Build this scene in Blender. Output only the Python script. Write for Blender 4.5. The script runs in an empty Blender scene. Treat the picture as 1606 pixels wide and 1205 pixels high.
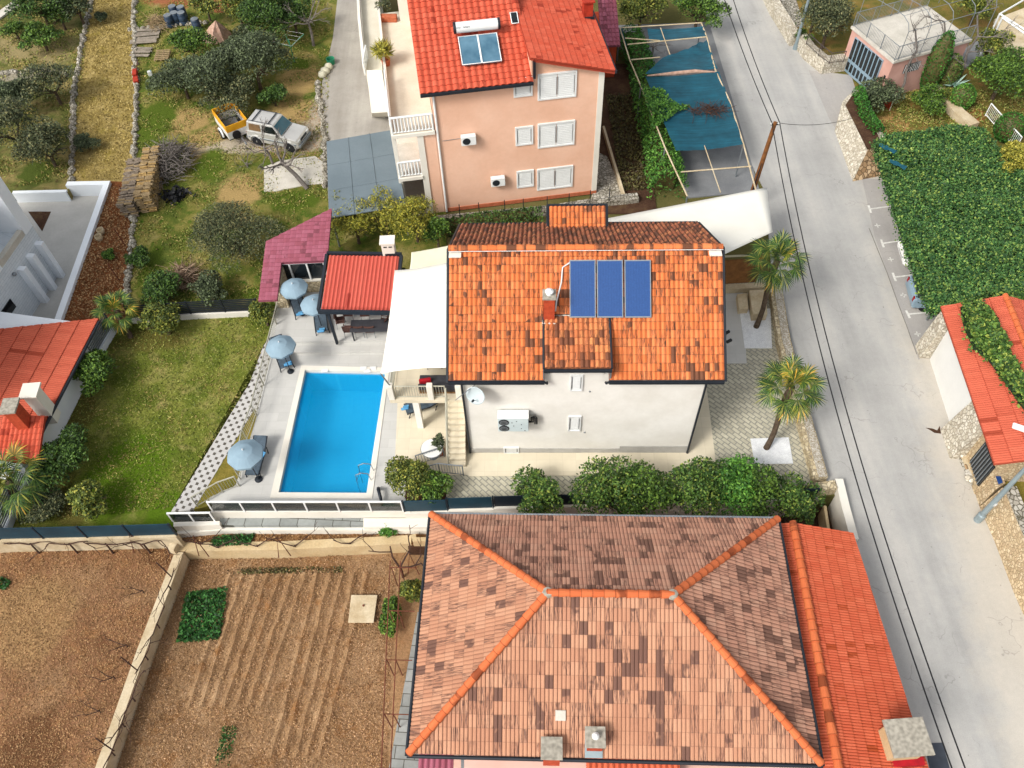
import bpy, bmesh, math, random
import numpy as np
from mathutils import Vector, Matrix
random.seed(7); RNG=np.random.default_rng(7)
PI=math.pi
sc=bpy.context.scene
COL=sc.collection
# ---------------------------------------------------------------- camera model
C0=(803.0,602.5); F=1300.0; NAD=(845.0,1555.0); H=33.0
dv=Vector((NAD[0]-C0[0],NAD[1]-C0[1],F)).normalized()
gv=(Vector((0,0,1))-dv.z*dv).normalized()
rv=gv.cross(dv)
if rv.x<0: rv=-rv
def A(px,py,z=0.0):
    v=Vector((px-C0[0],py-C0[1],F)); t=(H-z)/v.dot(dv)
    return Vector((v.dot(rv)*t,v.dot(gv)*t,z))
def ray(px,py):
    v=Vector((px-C0[0],py-C0[1],F)); return Vector((v.dot(rv),v.dot(gv),-v.dot(dv)))
def OP(px,py,P,N):
    o=Vector((0,0,H)); d=ray(px,py); return o+d*((P-o).dot(N)/d.dot(N))
def mpp(px,py,z=0):   # metres per photo pixel, horizontally
    return (A(px+1,py,z)-A(px,py,z)).length
cam=bpy.data.cameras.new('camera'); co=bpy.data.objects.new('camera',cam); COL.objects.link(co)
X=Vector((rv.x,gv.x,-dv.x)); Y=-Vector((rv.y,gv.y,-dv.y)); Z=-Vector((rv.z,gv.z,-dv.z))
co.matrix_world=Matrix(((X.x,Y.x,Z.x,0),(X.y,Y.y,Z.y,0),(X.z,Y.z,Z.z,H),(0,0,0,1)))
cam.sensor_width=36; cam.lens=36*F/1606; cam.clip_end=2000; cam.clip_start=.5
sc.camera=co
# ---------------------------------------------------------------- light
SUN_AZ=Vector((-0.78,-0.63,0)).normalized(); EL=math.radians(44)
sd=Vector((SUN_AZ.x*math.cos(EL),SUN_AZ.y*math.cos(EL),math.sin(EL)))
sl=bpy.data.lights.new('sun','SUN'); sl.energy=1.7; sl.angle=math.radians(14); sl.color=(1,.955,.89)
so=bpy.data.objects.new('sun',sl); COL.objects.link(so); so.rotation_euler=sd.to_track_quat('Z','Y').to_euler()
w=bpy.data.worlds.new("World"); sc.world=w; w.use_nodes=True
nt=w.node_tree; sk=nt.nodes.new('ShaderNodeTexSky'); sk.sky_type='NISHITA'; sk.sun_disc=False
sk.sun_elevation=EL; sk.sun_rotation=math.atan2(sd.x,sd.y); sk.dust_density=4; sk.air_density=1.0; sk.ozone_density=.6
hs=nt.nodes.new('ShaderNodeHueSaturation'); hs.inputs['Saturation'].default_value=.28; nt.links.new(sk.outputs[0],hs.inputs['Color']); nt.links.new(hs.outputs[0],nt.nodes['Background'].inputs[0]); nt.nodes['Background'].inputs[1].default_value=.15
sc.view_settings.view_transform='Standard'; sc.view_settings.look='None'; sc.view_settings.gamma=1
sc.view_settings.exposure=0.6
# ---------------------------------------------------------------- materials
MATS={}
def srgb(c):
    if isinstance(c,str):
        c=tuple(int(c[i:i+2],16)/255 for i in (0,2,4))
        c=tuple(x/12.92 if x<=.04045 else ((x+.055)/1.055)**2.4 for x in c)
    return (c[0],c[1],c[2],1)
class NG:
    def __init__(s,name,rough=.8,metal=0,spec=.3):
        s.m=bpy.data.materials.new(name); s.m.use_nodes=True; s.t=s.m.node_tree
        s.b=s.t.nodes['Principled BSDF']; s.b.inputs['Roughness'].default_value=rough
        s.b.inputs['Metallic'].default_value=metal; s.b.inputs['Specular IOR Level'].default_value=spec
    def n(s,ty,**k):
        x=s.t.nodes.new(ty)
        for a,b in k.items(): setattr(x,a,b)
        return x
    def l(s,a,b): s.t.links.new(a,b)
    def pos(s): return s.n('ShaderNodeNewGeometry').outputs['Position']
    def noise(s,sc_,det=3,rough=.55,vec=None,dist=0):
        x=s.n('ShaderNodeTexNoise'); x.inputs['Scale'].default_value=sc_; x.inputs['Detail'].default_value=det
        x.inputs['Roughness'].default_value=rough; x.inputs['Distortion'].default_value=dist
        s.l(vec if vec is not None else s.pos(),x.inputs['Vector']); return x.outputs['Fac']
    def ramp(s,fac,stops):
        x=s.n('ShaderNodeValToRGB'); e=x.color_ramp.elements
        while len(e)<len(stops): e.new(.5)
        for i,(p,c) in enumerate(stops): e[i].position=p; e[i].color=srgb(c)
        s.l(fac,x.inputs[0]); return x.outputs[0]
    def mr(s,v,a,b,c=0,d=1):
        x=s.n('ShaderNodeMapRange'); s.l(v,x.inputs[0])
        for i,q in enumerate((a,b,c,d)): x.inputs[1+i].default_value=q
        return x.outputs[0]
    def mix(s,f,a,b,mode='MIX'):
        x=s.n('ShaderNodeMix',data_type='RGBA',blend_type=mode)
        for inp,v in ((x.inputs[0],f),(x.inputs[6],a),(x.inputs[7],b)):
            if isinstance(v,(int,float)): inp.default_value=v
            elif isinstance(v,(tuple,str)): inp.default_value=srgb(v)
            else: s.l(v,inp)
        return x.outputs[2]
    def math(s,op,a,b=0.0):
        x=s.n('ShaderNodeMath',operation=op)
        for i,v in enumerate((a,b)):
            if isinstance(v,(int,float)): x.inputs[i].default_value=v
            else: s.l(v,x.inputs[i])
        return x.outputs[0]
    def hsvv(s,c,v):
        x=s.n('ShaderNodeHueSaturation'); s.l(c,x.inputs['Color']); s.l(v,x.inputs['Value']); return x.outputs[0]
    def bump(s,h,st=.3,dist=.02):
        x=s.n('ShaderNodeBump'); x.inputs['Strength'].default_value=st; x.inputs['Distance'].default_value=dist
        s.l(h,x.inputs['Height']); s.l(x.outputs[0],s.b.inputs['Normal'])
    def col(s,c):
        if isinstance(c,(tuple,str)): s.b.inputs['Base Color'].default_value=srgb(c)
        else: s.l(c,s.b.inputs['Base Color'])
    def blob(s,blobs,nz):
        "mask of irregular round patches at world (x,y,rx,ry)"
        acc=None; p=s.pos()
        for (x,y,rx,ry) in blobs:
            m=s.n('ShaderNodeMapping'); m.inputs['Location'].default_value=(-x/rx,-y/ry,0); m.inputs['Scale'].default_value=(1/rx,1/ry,0)
            s.l(p,m.inputs[0]); L=s.n('ShaderNodeVectorMath',operation='LENGTH'); s.l(m.outputs[0],L.inputs[0])
            v=s.math('ADD',L.outputs['Value'],nz); v=s.mr(v,.8,1.2,1,0)
            acc=v if acc is None else s.math('MAXIMUM',acc,v)
        return acc
def mat(name,col,col2=None,rough=.8,metal=0,ns=1.2,grain=30,ga=.12,bump=.15,spec=.3,contrast=(.35,.65)):
    g=NG(name,rough,metal,spec)
    if col2 is None:
        c=srgb(col); col2=tuple(x*.82 for x in c[:3]); 
    c=g.ramp(g.noise(ns,5,.6),[(contrast[0],col),(contrast[1],col2)])
    gr=g.noise(grain,3,.6); c=g.hsvv(c,g.mr(gr,.25,.75,1-ga,1+ga)); g.col(c)
    if bump: g.bump(gr,bump,.01)
    MATS[name]=g.m; return g.m
def leafmat(name,dark,mid,light,yellow=None,rough=.6):
    g=NG(name,rough,0,.25)
    r=g.n('ShaderNodeNewGeometry').outputs['Random Per Island']
    stops=[(0,dark),(.45,mid),(.9,light)]
    if yellow: stops=[(0,dark),(.4,mid),(.8,light),(.97,yellow)]
    c=g.ramp(r,stops); n=g.noise(1.3,3,.6); c=g.hsvv(c,g.mr(n,.3,.7,.85,1.4)); g.col(c)
    g.b.inputs['Subsurface Weight'].default_value=0
    MATS[name]=g.m; return g.m
def tilemat(name,stops,darkcol,full=.08,part=.3,bias=.25,grain=.1,big=.35,rough=.8,joint=.5,ju=1,jw=.07,jv=.09,streak=8):
    "clay tile: colour hashed per tile from the tile index in the UV map, with lichen-darkened tiles and gap shade painted dark at the joints"
    g=NG(name,rough,0,.2); uv=g.n('ShaderNodeUVMap').outputs[0]
    fl=g.n('ShaderNodeVectorMath',operation='FLOOR'); g.l(uv,fl.inputs[0])
    def wn(off):
        w_=g.n('ShaderNodeTexWhiteNoise',noise_dimensions='3D'); ad=g.n('ShaderNodeVectorMath',operation='ADD'); g.l(fl.outputs[0],ad.inputs[0]); ad.inputs[1].default_value=off; g.l(ad.outputs[0],w_.inputs['Vector']); return w_.outputs['Value']
    c=g.ramp(wn((0,0,0)),stops)
    v=g.math('ADD',wn((37.3,11.7,3.1)),g.mr(g.noise(big,4,.65),.3,.7,-bias,bias))
    fd=g.mr(v,1-full-.01,1-full+.01,0,.92)
    pd=g.mr(v,1-full-part-.02,1-full-part+.05,0,1)
    sx=g.n('ShaderNodeMapping'); sx.inputs['Scale'].default_value=(streak,.9,1); g.l(uv,sx.inputs[0]); st=g.mr(g.noise(1.0,3,.6,sx.outputs[0]),.47,.56,0,1)
    st=g.math('MULTIPLY',st,g.mr(g.noise(7,4,.7),.3,.6,.45,1))
    dk=g.math('MAXIMUM',fd,g.math('MULTIPLY',pd,st)); c=g.mix(dk,c,darkcol)
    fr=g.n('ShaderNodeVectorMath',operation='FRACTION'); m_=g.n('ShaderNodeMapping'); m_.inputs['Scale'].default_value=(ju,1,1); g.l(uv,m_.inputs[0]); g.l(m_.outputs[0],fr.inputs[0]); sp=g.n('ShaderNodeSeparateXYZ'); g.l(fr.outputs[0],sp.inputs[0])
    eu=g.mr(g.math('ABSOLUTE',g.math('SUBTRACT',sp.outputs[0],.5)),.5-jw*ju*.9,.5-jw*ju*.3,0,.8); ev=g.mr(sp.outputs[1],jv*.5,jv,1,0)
    c=g.mix(g.math('MULTIPLY',g.math('MAXIMUM',eu,ev),joint),c,darkcol)  # paints the shade of tile gaps and valleys into the colour
    gr=g.noise(22,4,.7); c=g.hsvv(c,g.mr(gr,.25,.75,1-grain,1+grain)); g.col(c); g.bump(gr,.25,.01)
    MATS[name]=g.m; return g.m
# ---------------------------------------------------------------- mesh builder
ORI={}
class MB:
    def __init__(s,T=None): s.v=[]; s.f=[]; s.uv=[]; s.T=T
    def vs(s,pts):
        i=len(s.v)
        for p in pts:
            p=Vector(p); s.v.append(s.T@p if s.T else p)
        return i
    def face(s,pts,uv=None):
        i=s.vs(pts); s.f.append(tuple(range(i,i+len(pts)))); s.uv.append(uv); return s
    def hexa(s,b,t):
        "two matching polygons: bottom and top"
        n=len(b); i=s.vs(list(b)+list(t))
        s.f.append(tuple(range(i+n-1,i-1,-1))); s.f.append(tuple(range(i+n,i+2*n)))
        for k in range(n):
            q=(k+1)%n; s.f.append((i+k,i+q,i+n+q,i+n+k))
        s.uv+= [None]*(n+2); return s
    def box(s,c,d,rz=0,ry=0):
        x,y,z=d[0]/2,d[1]/2,d[2]/2; R=Matrix.Rotation(rz,3,'Z')@Matrix.Rotation(ry,3,'Y'); c=Vector(c)
        q=lambda a,b,e:c+R@Vector((a,b,e))
        return s.hexa([q(-x,-y,-z),q(x,-y,-z),q(x,y,-z),q(-x,y,-z)],[q(-x,-y,z),q(x,-y,z),q(x,y,z),q(-x,y,z)])
    def prism(s,pts,z0,z1):
        pts=[Vector((p[0],p[1],0)) for p in pts]
        ar=sum(pts[k].x*pts[(k+1)%len(pts)].y-pts[(k+1)%len(pts)].x*pts[k].y for k in range(len(pts)))
        if ar<0: pts=pts[::-1]
        return s.hexa([(p.x,p.y,z0) for p in pts],[(p.x,p.y,z1) for p in pts])
    def tube(s,pts,rs,n=8,cap=True):
        pts=[Vector(p) for p in pts]
        if isinstance(rs,(int,float)): rs=[rs]*len(pts)
        rings=[]; up=None
        for k,p in enumerate(pts):
            d=(pts[min(k+1,len(pts)-1)]-pts[max(k-1,0)]).normalized()
            a=Vector((0,0,1)) if abs(d.z)<.9 else Vector((1,0,0))
            e=d.cross(a).normalized() if up is None else (up-d*up.dot(d)).normalized()
            up=e; g=d.cross(e)
            rings.append(s.vs([p+(e*math.cos(2*PI*j/n)+g*math.sin(2*PI*j/n))*rs[k] for j in range(n)]))
        for a,b in zip(rings,rings[1:]):
            for j in range(n):
                q=(j+1)%n; s.f.append((a+j,a+q,b+q,b+j)); s.uv.append(None)
        if cap:
            s.f.append(tuple(range(rings[0]+n-1,rings[0]-1,-1))); s.f.append(tuple(range(rings[-1],rings[-1]+n))); s.uv+=[None,None]
        return s
    def lathe(s,c,prof,n=16,axis=None):
        c=Vector(c); R=Matrix.Identity(3) if axis is None else Vector(axis).to_track_quat('Z','Y').to_matrix()
        rings=[s.vs([c+R@Vector((r*math.cos(2*PI*j/n),r*math.sin(2*PI*j/n),z)) for j in range(n)]) for r,z in prof]
        for a,b in zip(rings,rings[1:]):
            for j in range(n):
                q=(j+1)%n; s.f.append((a+j,a+q,b+q,b+j)); s.uv.append(None)
        s.f.append(tuple(range(rings[0]+n-1,rings[0]-1,-1))); s.f.append(tuple(range(rings[-1],rings[-1]+n))); s.uv+=[None,None]
        return s
    def wall(s,pts,t,z0,z1,closed=False,side=0):
        "mitred wall along a polyline; z0/z1 numbers; side 0 centre, 1 left, -1 right"
        P=[Vector((p[0],p[1],0)) for p in pts]; n=len(P); L=[];R_=[]
        for k in range(n):
            a=P[k-1] if (k>0 or closed) else None; b=P[(k+1)%n] if (k<n-1 or closed) else None
            d1=(P[k]-a).normalized() if a is not None else None; d2=(b-P[k]).normalized() if b is not None else None
            if d1 is None: d1=d2
            if d2 is None: d2=d1
            n1=Vector((-d1.y,d1.x,0)); n2=Vector((-d2.y,d2.x,0)); m=(n1+n2).normalized(); m=m/max(.35,m.dot(n1))
            l,r=(t/2,-t/2) if side==0 else ((t,0) if side>0 else (0,-t))
            L.append(P[k]+m*l); R_.append(P[k]+m*r)
        m=n if closed else n-1
        zt=lambda p,z: Vector((p.x,p.y,z))
        for k in range(m):
            q=(k+1)%n
            i=s.vs([zt(R_[k],z0),zt(R_[q],z0),zt(L[q],z0),zt(L[k],z0),zt(R_[k],z1),zt(R_[q],z1),zt(L[q],z1),zt(L[k],z1)])
            fs=[(3,2,1,0),(4,5,6,7),(0,1,5,4),(2,3,7,6)]
            if not closed and k==0: fs.append((3,0,4,7))
            if not closed and k==m-1: fs.append((1,2,6,5))
            s.f+=[tuple(i+j for j in f) for f in fs]; s.uv+=[None]*len(fs)
        return s
    def build(s,name,m,par=None,smooth=False,loc=None,bev=0,cuts=None,local=False,merge=False):
        if par is not None: o0=ORI.get(par,Vector((0,0,0)))
        elif loc is not None: o0=Vector(loc)
        elif s.v: 
            o0=Vector((sum(p.x for p in s.v)/len(s.v),sum(p.y for p in s.v)/len(s.v),min(p.z for p in s.v)))
        else: o0=Vector((0,0,0))
        if local: o0=Vector((0,0,0))
        me=bpy.data.meshes.new(name); me.from_pydata([tuple(p-o0) for p in s.v],[],s.f)
        if any(u is not None for u in s.uv):
            lay=me.uv_layers.new(name='UVMap'); arr=[]
            for f,u in zip(s.f,s.uv):
                arr+= u if u is not None else [(0,0)]*len(f)
            lay.data.foreach_set('uv',np.array(arr,dtype=np.float32).ravel())
        if cuts or bev or merge:
            bm=bmesh.new(); bm.from_mesh(me)
            if merge: bmesh.ops.remove_doubles(bm,verts=bm.verts,dist=1e-4)
            for (p,n) in (cuts or []):
                bmesh.ops.bisect_plane(bm,geom=bm.verts[:]+bm.edges[:]+bm.faces[:],plane_co=Vector(p)-o0,plane_no=n,clear_outer=True)
            if bev:
                es=[e for e in bm.edges if len(e.link_faces)==2 and e.calc_face_angle(0)>.5]
                bmesh.ops.bevel(bm,geom=es,offset=bev,segments=2,affect='EDGES',profile=.5)
            bm.to_mesh(me); bm.free()
        if smooth: 
            me.polygons.foreach_set('use_smooth',[True]*len(me.polygons))
        me.materials.append(MATS[m] if isinstance(m,str) else m)
        o=bpy.data.objects.new(name,me); COL.objects.link(o)
        if par is not None:
            o.parent=par; ORI[o]=o0 if not local else Vector((0,0,0))
        else:
            o.location=o0; ORI[o]=o0
        return o
def arrays_obj(name,V,Q,m,par=None,loc=None):
    o0=ORI.get(par) if par is not None else Vector(loc if loc is not None else (0,0,0))
    V=np.asarray(V,dtype=np.float32)-np.array(o0,dtype=np.float32); k=Q.shape[1]
    me=bpy.data.meshes.new(name); me.vertices.add(len(V)); me.vertices.foreach_set('co',V.ravel())
    me.loops.add(Q.size); me.loops.foreach_set('vertex_index',Q.astype(np.int32).ravel())
    me.polygons.add(len(Q)); me.polygons.foreach_set('loop_start',np.arange(0,Q.size,k,dtype=np.int32))
    me.update(calc_edges=True); me.materials.append(MATS[m])
    o=bpy.data.objects.new(name,me); COL.objects.link(o); o.location=o0 if par is None else (0,0,0)
    if par is not None: o.parent=par
    ORI[o]=Vector(o0); return o
def tag(o,label=None,cat=None,group=None,kind=None):
    for k,v in (('label',label),('category',cat),('group',group),('kind',kind)):
        if v: o[k]=v
    return o
def thing(name,label,cat,loc,group=None,rz=0):
    o=bpy.data.objects.new(name,None); COL.objects.link(o); o.location=loc; o.rotation_euler=(0,0,rz); o.empty_display_size=.3
    ORI[o]=Vector(loc) if rz==0 else Vector((0,0,0)); tag(o,label,cat,group); return o
def copytree(r,loc,rz,label,group=None,scale=None):
    def cp(o,par):
        c=o.copy(); COL.objects.link(c)
        if par is not None: c.parent=par
        for ch in o.children: cp(ch,c)
        return c
    n=cp(r,None); n.location=loc; n.rotation_euler=(0,0,rz); n['label']=label
    if scale: n.scale=(scale,)*3
    if group: n['group']=group
    return n
def struct(name,m,px,z,th=.3,**k):
    mb=MB().prism([A(x,y,z) for x,y in px],z-th,z); return tag(mb.build(name,m,**k),kind='structure')
def PX(l,z=0): return [A(x,y,z) for x,y in l]
# roof plane of real tiles
PROF={'barrel':[(0,.0),(.1,.012),(.25,.04),(.42,.052),(.6,.045),(.8,.018),(.9,.002),(1,0)],
      'twin':[(0,0),(.06,.022),(.2,.034),(.4,.034),(.47,.012),(.5,.0),(.56,.022),(.7,.034),(.9,.034),(.97,.012),(1,0)],
      'wave':[(0,0),(.2,.035),(.4,.05),(.55,.04),(.75,.012),(1,0)]}
def tiles(mb,O,U,V,W,L,pu,pv,prof='barrel',lift=.03,back=.1,seed=0,uoff=0,hs=1.0):
    O=Vector(O);U=Vector(U).normalized();V=Vector(V).normalized();N=U.cross(V).normalized()
    if N.z<0: N=-N
    pr=PROF[prof]; n=max(1,round(W/pu)); m=max(1,round(L/pv)); pu=W/n; pv=L/m; rnd=random.Random(seed)
    for j in range(m):
        lj=lift
        for i in range(n):
            dz=rnd.uniform(-.004,.004)
            lo=[];hi=[];und=[]
            for f,h in pr:
                u=(i+f)*pu; h=h*hs
                lo.append(O+U*u+V*(j*pv)+N*(h+lj+dz)); hi.append(O+U*u+V*((j+1)*pv+.0)+N*(h+dz)); und.append(O+U*u+V*(j*pv)+N*(h-.012))
            b=mb.vs(lo+hi+und); k=len(pr); uu=i+.5+uoff; 
            for q in range(k-1):
                f0,f1=i+pr[q][0]*.998+.001+uoff,i+pr[q+1][0]*.998+.001+uoff
                mb.f.append((b+q,b+q+1,b+k+q+1,b+k+q)); mb.uv.append([(f0,j+.02),(f1,j+.02),(f1,j+.98),(f0,j+.98)])
                mb.f.append((b+q,b+2*k+q,b+2*k+q+1,b+q+1)); mb.uv.append([(f0,j+.02),(f0,j+.02),(f1,j+.02),(f1,j+.02)])  # riser UVs sit in the dark joint band, painting shade under each course
    # deck under the tiles
    a=O-N*.03; mb.hexa([a-N*back,a+U*W-N*back,a+U*W+V*L-N*back,a+V*L-N*back],[a,a+U*W,a+U*W+V*L,a+V*L])
def ridgecaps(mb,p,q,r=.13,step=.4,arc=PI,n=7):
    p=Vector(p);q=Vector(q); d=(q-p); L=d.length; d.normalize(); s=d.cross(Vector((0,0,1))).normalized(); u=s.cross(d)
    if u.z<0: u=-u
    m=max(1,round(L/step)); st=L/m
    for k in range(m):
        a=p+d*(k*st-.03); b=p+d*((k+1)*st+.02); ra=r*1.18; rb=r*.9
        i=mb.vs([a+(s*math.cos(PI*j/(n-1))*ra+u*math.sin(PI*j/(n-1))*ra) for j in range(n)]+[b+(s*math.cos(PI*j/(n-1))*rb+u*math.sin(PI*j/(n-1))*rb) for j in range(n)])
        for j in range(n-1):
            mb.f.append((i+j,i+j+1,i+n+j+1,i+n+j)); mb.uv.append([(k+.5,.03),(k+.5,.03),(k+.5,.97),(k+.5,.97)])
        mb.f.append(tuple(range(i+n-1,i-1,-1))); mb.uv.append([(k+.5,.5)]*n)
# foliage ------------------------------------------------------------------
def leafquads(C,size,asp=.5,up=.5,rng=RNG,dirs=None):
    n=len(C); N=rng.normal(size=(n,3)); N[:,2]=np.abs(N[:,2])+up; N/=np.linalg.norm(N,axis=1)[:,None]
    T=rng.normal(size=(n,3)) if dirs is None else dirs+rng.normal(size=(n,3))*.25
    T-=N*(T*N).sum(1)[:,None]; T/=np.linalg.norm(T,axis=1)[:,None]; B=np.cross(N,T)
    s=(size*(.6+.8*rng.random(n)))[:,None]
    V=np.stack([C-T*s*.5,C+B*s*asp*.5-N*s*.06,C+T*s*.5,C-B*s*asp*.5-N*s*.06],1).reshape(-1,3)
    return V,np.arange(4*n).reshape(-1,4)
def crown_points(c,rad,n,lobes=9,rng=RNG,shell=.5,gap=.0):
    c=np.array(c);rad=np.array(rad,float)
    d=rng.normal(size=(lobes,3)); d/=np.linalg.norm(d,axis=1)[:,None]; d[:,2]=np.abs(d[:,2])*.9-.15
    lc=c+d*rad*(.48+.34*rng.random((lobes,1))); lr=rad*(.22+.36*rng.random((lobes,1)))
    lc=np.vstack([lc,c]); lr=np.vstack([lr,rad*.62])
    w=np.prod(lr,axis=1)**(2/3); k=rng.choice(len(lc),n,p=w/w.sum())
    u=rng.normal(size=(n,3)); u/=np.linalg.norm(u,axis=1)[:,None]; u[:,2]=np.where(u[:,2]<-.3,-u[:,2],u[:,2])
    r=1-(1-rng.random(n)**shell)*.55; r+=rng.normal(size=n)*.05
    return lc[k]+u*lr[k]*r[:,None]
def tree(name,label,cat,px,py,wpx,z0=0,h=2.2,leaf='leaf_green',n=None,size=.15,asp=.5,group=None,flat=.8,trunk=True,ratio=1.0,lobes=9,stick=False,up=.5,shell=.5):
    zc=z0+h*.5; c=A(px,py,zc); r=wpx*.6*mpp(px,py,zc); rz=h*.5
    base=Vector((c.x,c.y,z0)); t=thing(name,label,cat,base,group)
    n=int((n or 1150)*max(1,r*r)*1.7*(.15/size)**2*.8); n=min(n,16000)
    P=crown_points(c,(r,r*ratio,max(rz,.25)),n,lobes,shell=shell); P[:,2]=np.maximum(P[:,2],z0+.05)
    V,Q=leafquads(P,size,asp,up); arrays_obj('crown' if trunk else 'foliage',V,Q,leaf,t)
    mb=MB(); tr=.05+.035*r
    if trunk:
        mb.tube([base-Vector((0,0,.1)),base+Vector((.03,.05,h*.3)),c+Vector((0,0,-rz*.3))],[tr,tr*.8,tr*.5],7)
        for k in range(7):
            a=random.uniform(0,2*PI); s=base+Vector((.02,.03,h*.3)); e=c+Vector((math.cos(a)*r*.7,math.sin(a)*r*.7,random.uniform(-.2,.5)*rz))
            mb.tube([s,(s+e)/2+Vector((0,0,.15)),e],[tr*.5,tr*.3,tr*.12],5)
        mb.build('trunk','bark',t)
    return t
def branchy(mb,p,d,l,r,depth,rng,spread=.6,up=.15,kids=(2,3),sides=5):
    q=p+d*l*.5+Vector([rng.uniform(-1,1)*l*.08 for _ in range(3)]); e=p+d*l+Vector([rng.uniform(-1,1)*l*.1 for _ in range(3)])
    mb.tube([p,q,e],[r,r*.85,r*.65],sides,cap=False)
    if depth==0: return
    for k in range(rng.randint(*kids)):
        nd=(d+Vector([rng.uniform(-1,1)*spread for _ in range(3)])+Vector((0,0,up))).normalized()
        branchy(mb,e if k else (q+e)/2,nd,l*rng.uniform(.6,.85),r*.62,depth-1,rng,spread,up,kids,sides)
# ================================================================ MATERIALS
mat('floor_cream','CFC8B6','C2BAA6',.92,ns=.8,grain=12,ga=.06,bump=.1)
mat('white_paint','D9D5CA','CFCABD',.85,ns=.5,grain=8,ga=.03,bump=.05)
mat('plaster_cream','E0DED7','D3D0C7',.9,ns=.55,grain=5,ga=.025,bump=.1)
mat('plaster_peach','DFB69D','D6A98E',.9,ns=.5,grain=5,ga=.03,bump=.1)
mat('plaster_pink','D8B7AA','CFA99B',.9,ns=.6,grain=40,ga=.04)
mat('garage_pink','C39A8D','B58B7E',.9,ns=.8,grain=40,ga=.05)
mat('blue_white','E2E7EA','DADFE4',.85,ns=.5,grain=30,ga=.03)
mat('grey_plinth','AEACA6','A09E98',.9,ns=2,grain=20,ga=.06)
mat('white_metal','DADCDA','D2D4D2',.5,ns=2,grain=10,ga=.02,bump=0)
mat('dark_metal','2A2F36','23282E',.5,.3,ns=2,grain=20,ga=.1,bump=0)
mat('grey_metal','8A9094','7C8388',.45,.5,ns=2,grain=20,ga=.06,bump=0)
mat('steel','B8BDC0','A8ADB0',.25,.9,ns=2,grain=20,ga=.05,bump=0)
mat('black','16171A','101114',.6,ns=3,grain=30,ga=.1,bump=0)
mat('rubber','1C1C1E','17171A',.85,ns=6,grain=40,ga=.15,bump=.1)
mat('concrete','9C988E','8A867C',.92,ns=.7,grain=14,ga=.12,bump=.3)
mat('concrete_pale','C0BBB0','AFAA9E',.92,ns=1.1,grain=14,ga=.1,bump=.25)
mat('concrete_dark','7B7D7E','6C6E70',.92,ns=.8,grain=14,ga=.1,bump=.2)
mat('wall_beige','C2B498','AC9A7A',.92,ns=1.3,grain=12,ga=.14,bump=.35)
mat('wall_ochre','C3B08C','AF966C',.92,ns=.9,grain=12,ga=.14,bump=.3,contrast=(.3,.7))
mat('bark','5A4C3E','423629',.95,ns=6,grain=25,ga=.3,bump=.6)
mat('bark_grey','77706A','5A544F',.95,ns=6,grain=25,ga=.25,bump=.6)
mat('vine_brown','4A352C','382720',.95,ns=6,grain=25,ga=.25,bump=.5)
mat('rust','6E3F30','54301F',.9,ns=5,grain=30,ga=.2,bump=.2)
mat('canvas_white','DEDCD2','D8D5C9',.9,ns=.6,grain=80,ga=.015,bump=.05)
mat('canvas_cream','C9C5AE','BFBAA2',.9,ns=.6,grain=60,ga=.02,bump=.05)
mat('canvas_blue','8399A6','788E9B',.9,ns=1.2,grain=60,ga=.03,bump=.05)
mat('lounger_fabric','4C5A66','3A464F',.85,ns=5,grain=30,ga=.2,bump=.3)
mat('towel_blue','5E9CC4','4583B0',.95,ns=6,grain=30,ga=.12,bump=.4)
mat('charcoal_fabric','3C3D42','323338',.95,ns=4,grain=40,ga=.12)
mat('red_fabric','A51320','8C0E1A',.9,ns=4,grain=40,ga=.1)
mat('rattan','8D6B45','6F5233',.8,ns=8,grain=50,ga=.3,bump=.5)
mat('wicker_brown','5C4038','4A322B',.8,ns=8,grain=50,ga=.25,bump=.5)
mat('reed','8A5F35','6F4A28',.9,ns=3,grain=50,ga=.3,bump=.6)
mat('brick_red','B0482A','963A20',.9,ns=6,grain=20,ga=.15,bump=.4)
mat('chimney_cap','A8A294','7C776C',.95,ns=9,grain=18,ga=.22,bump=.5)
mat('fence_blue','173B4A','12303D',.5,ns=.8,grain=6,ga=.08,bump=0)
mat('fence_navy','14222E','101C26',.5,ns=.8,grain=6,ga=.08,bump=0)
mat('dirt_furrow','9C7B54','876543',.98,ns=2.2,grain=9,ga=.4,bump=.9)
mat('yellow_paint','E0A526','D0921A',.6,ns=2,grain=14,ga=.06)
mat('car_silver','C2C1BC','B8B7B2',.3,.35,ns=1,grain=10,ga=.02,bump=0,spec=.5)
mat('car_white','DADAD6','D4D4D0',.3,0,ns=1,grain=10,ga=.02,bump=0,spec=.5)
mat('car_blue','8FA7B6','859DAC',.3,.3,ns=1,grain=10,ga=.02,bump=0,spec=.5)
mat('lamp_red','8E1014','780C10',.3,ns=2,grain=10,ga=.02,bump=0)
mat('glass_dark','1B2226','14191C',.08,ns=1,grain=6,ga=.1,bump=0,spec=.6)
mat('glass_teal','1B5566','124656',.12,ns=2.5,grain=5,ga=.15,bump=0,spec=.6)
mat('barrel_blue','2F3F52','243243',.5,ns=3,grain=15,ga=.12)
mat('wood_grey','8F8577','746B5F',.95,ns=3,grain=20,ga=.2,bump=.5)
mat('wood_pale','9C8867','7E6A4C',.95,ns=3,grain=20,ga=.2,bump=.5)
mat('log_cut','B0935F','8A6E44',.95,ns=9,grain=25,ga=.25,bump=.5)
mat('log_grey','8C7F70','665A4C',.95,ns=9,grain=25,ga=.3,bump=.6)
mat('pole_wood','7A4E28','5F3B1D',.9,ns=4,grain=18,ga=.25,bump=.4)
mat('lamp_grey','8E9CA0','7F8D92',.5,.3,ns=1,grain=14,ga=.05,bump=0)
mat('cover_grey','68747A','5F6B71',.75,ns=.5,grain=10,ga=.04,bump=.05)
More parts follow.
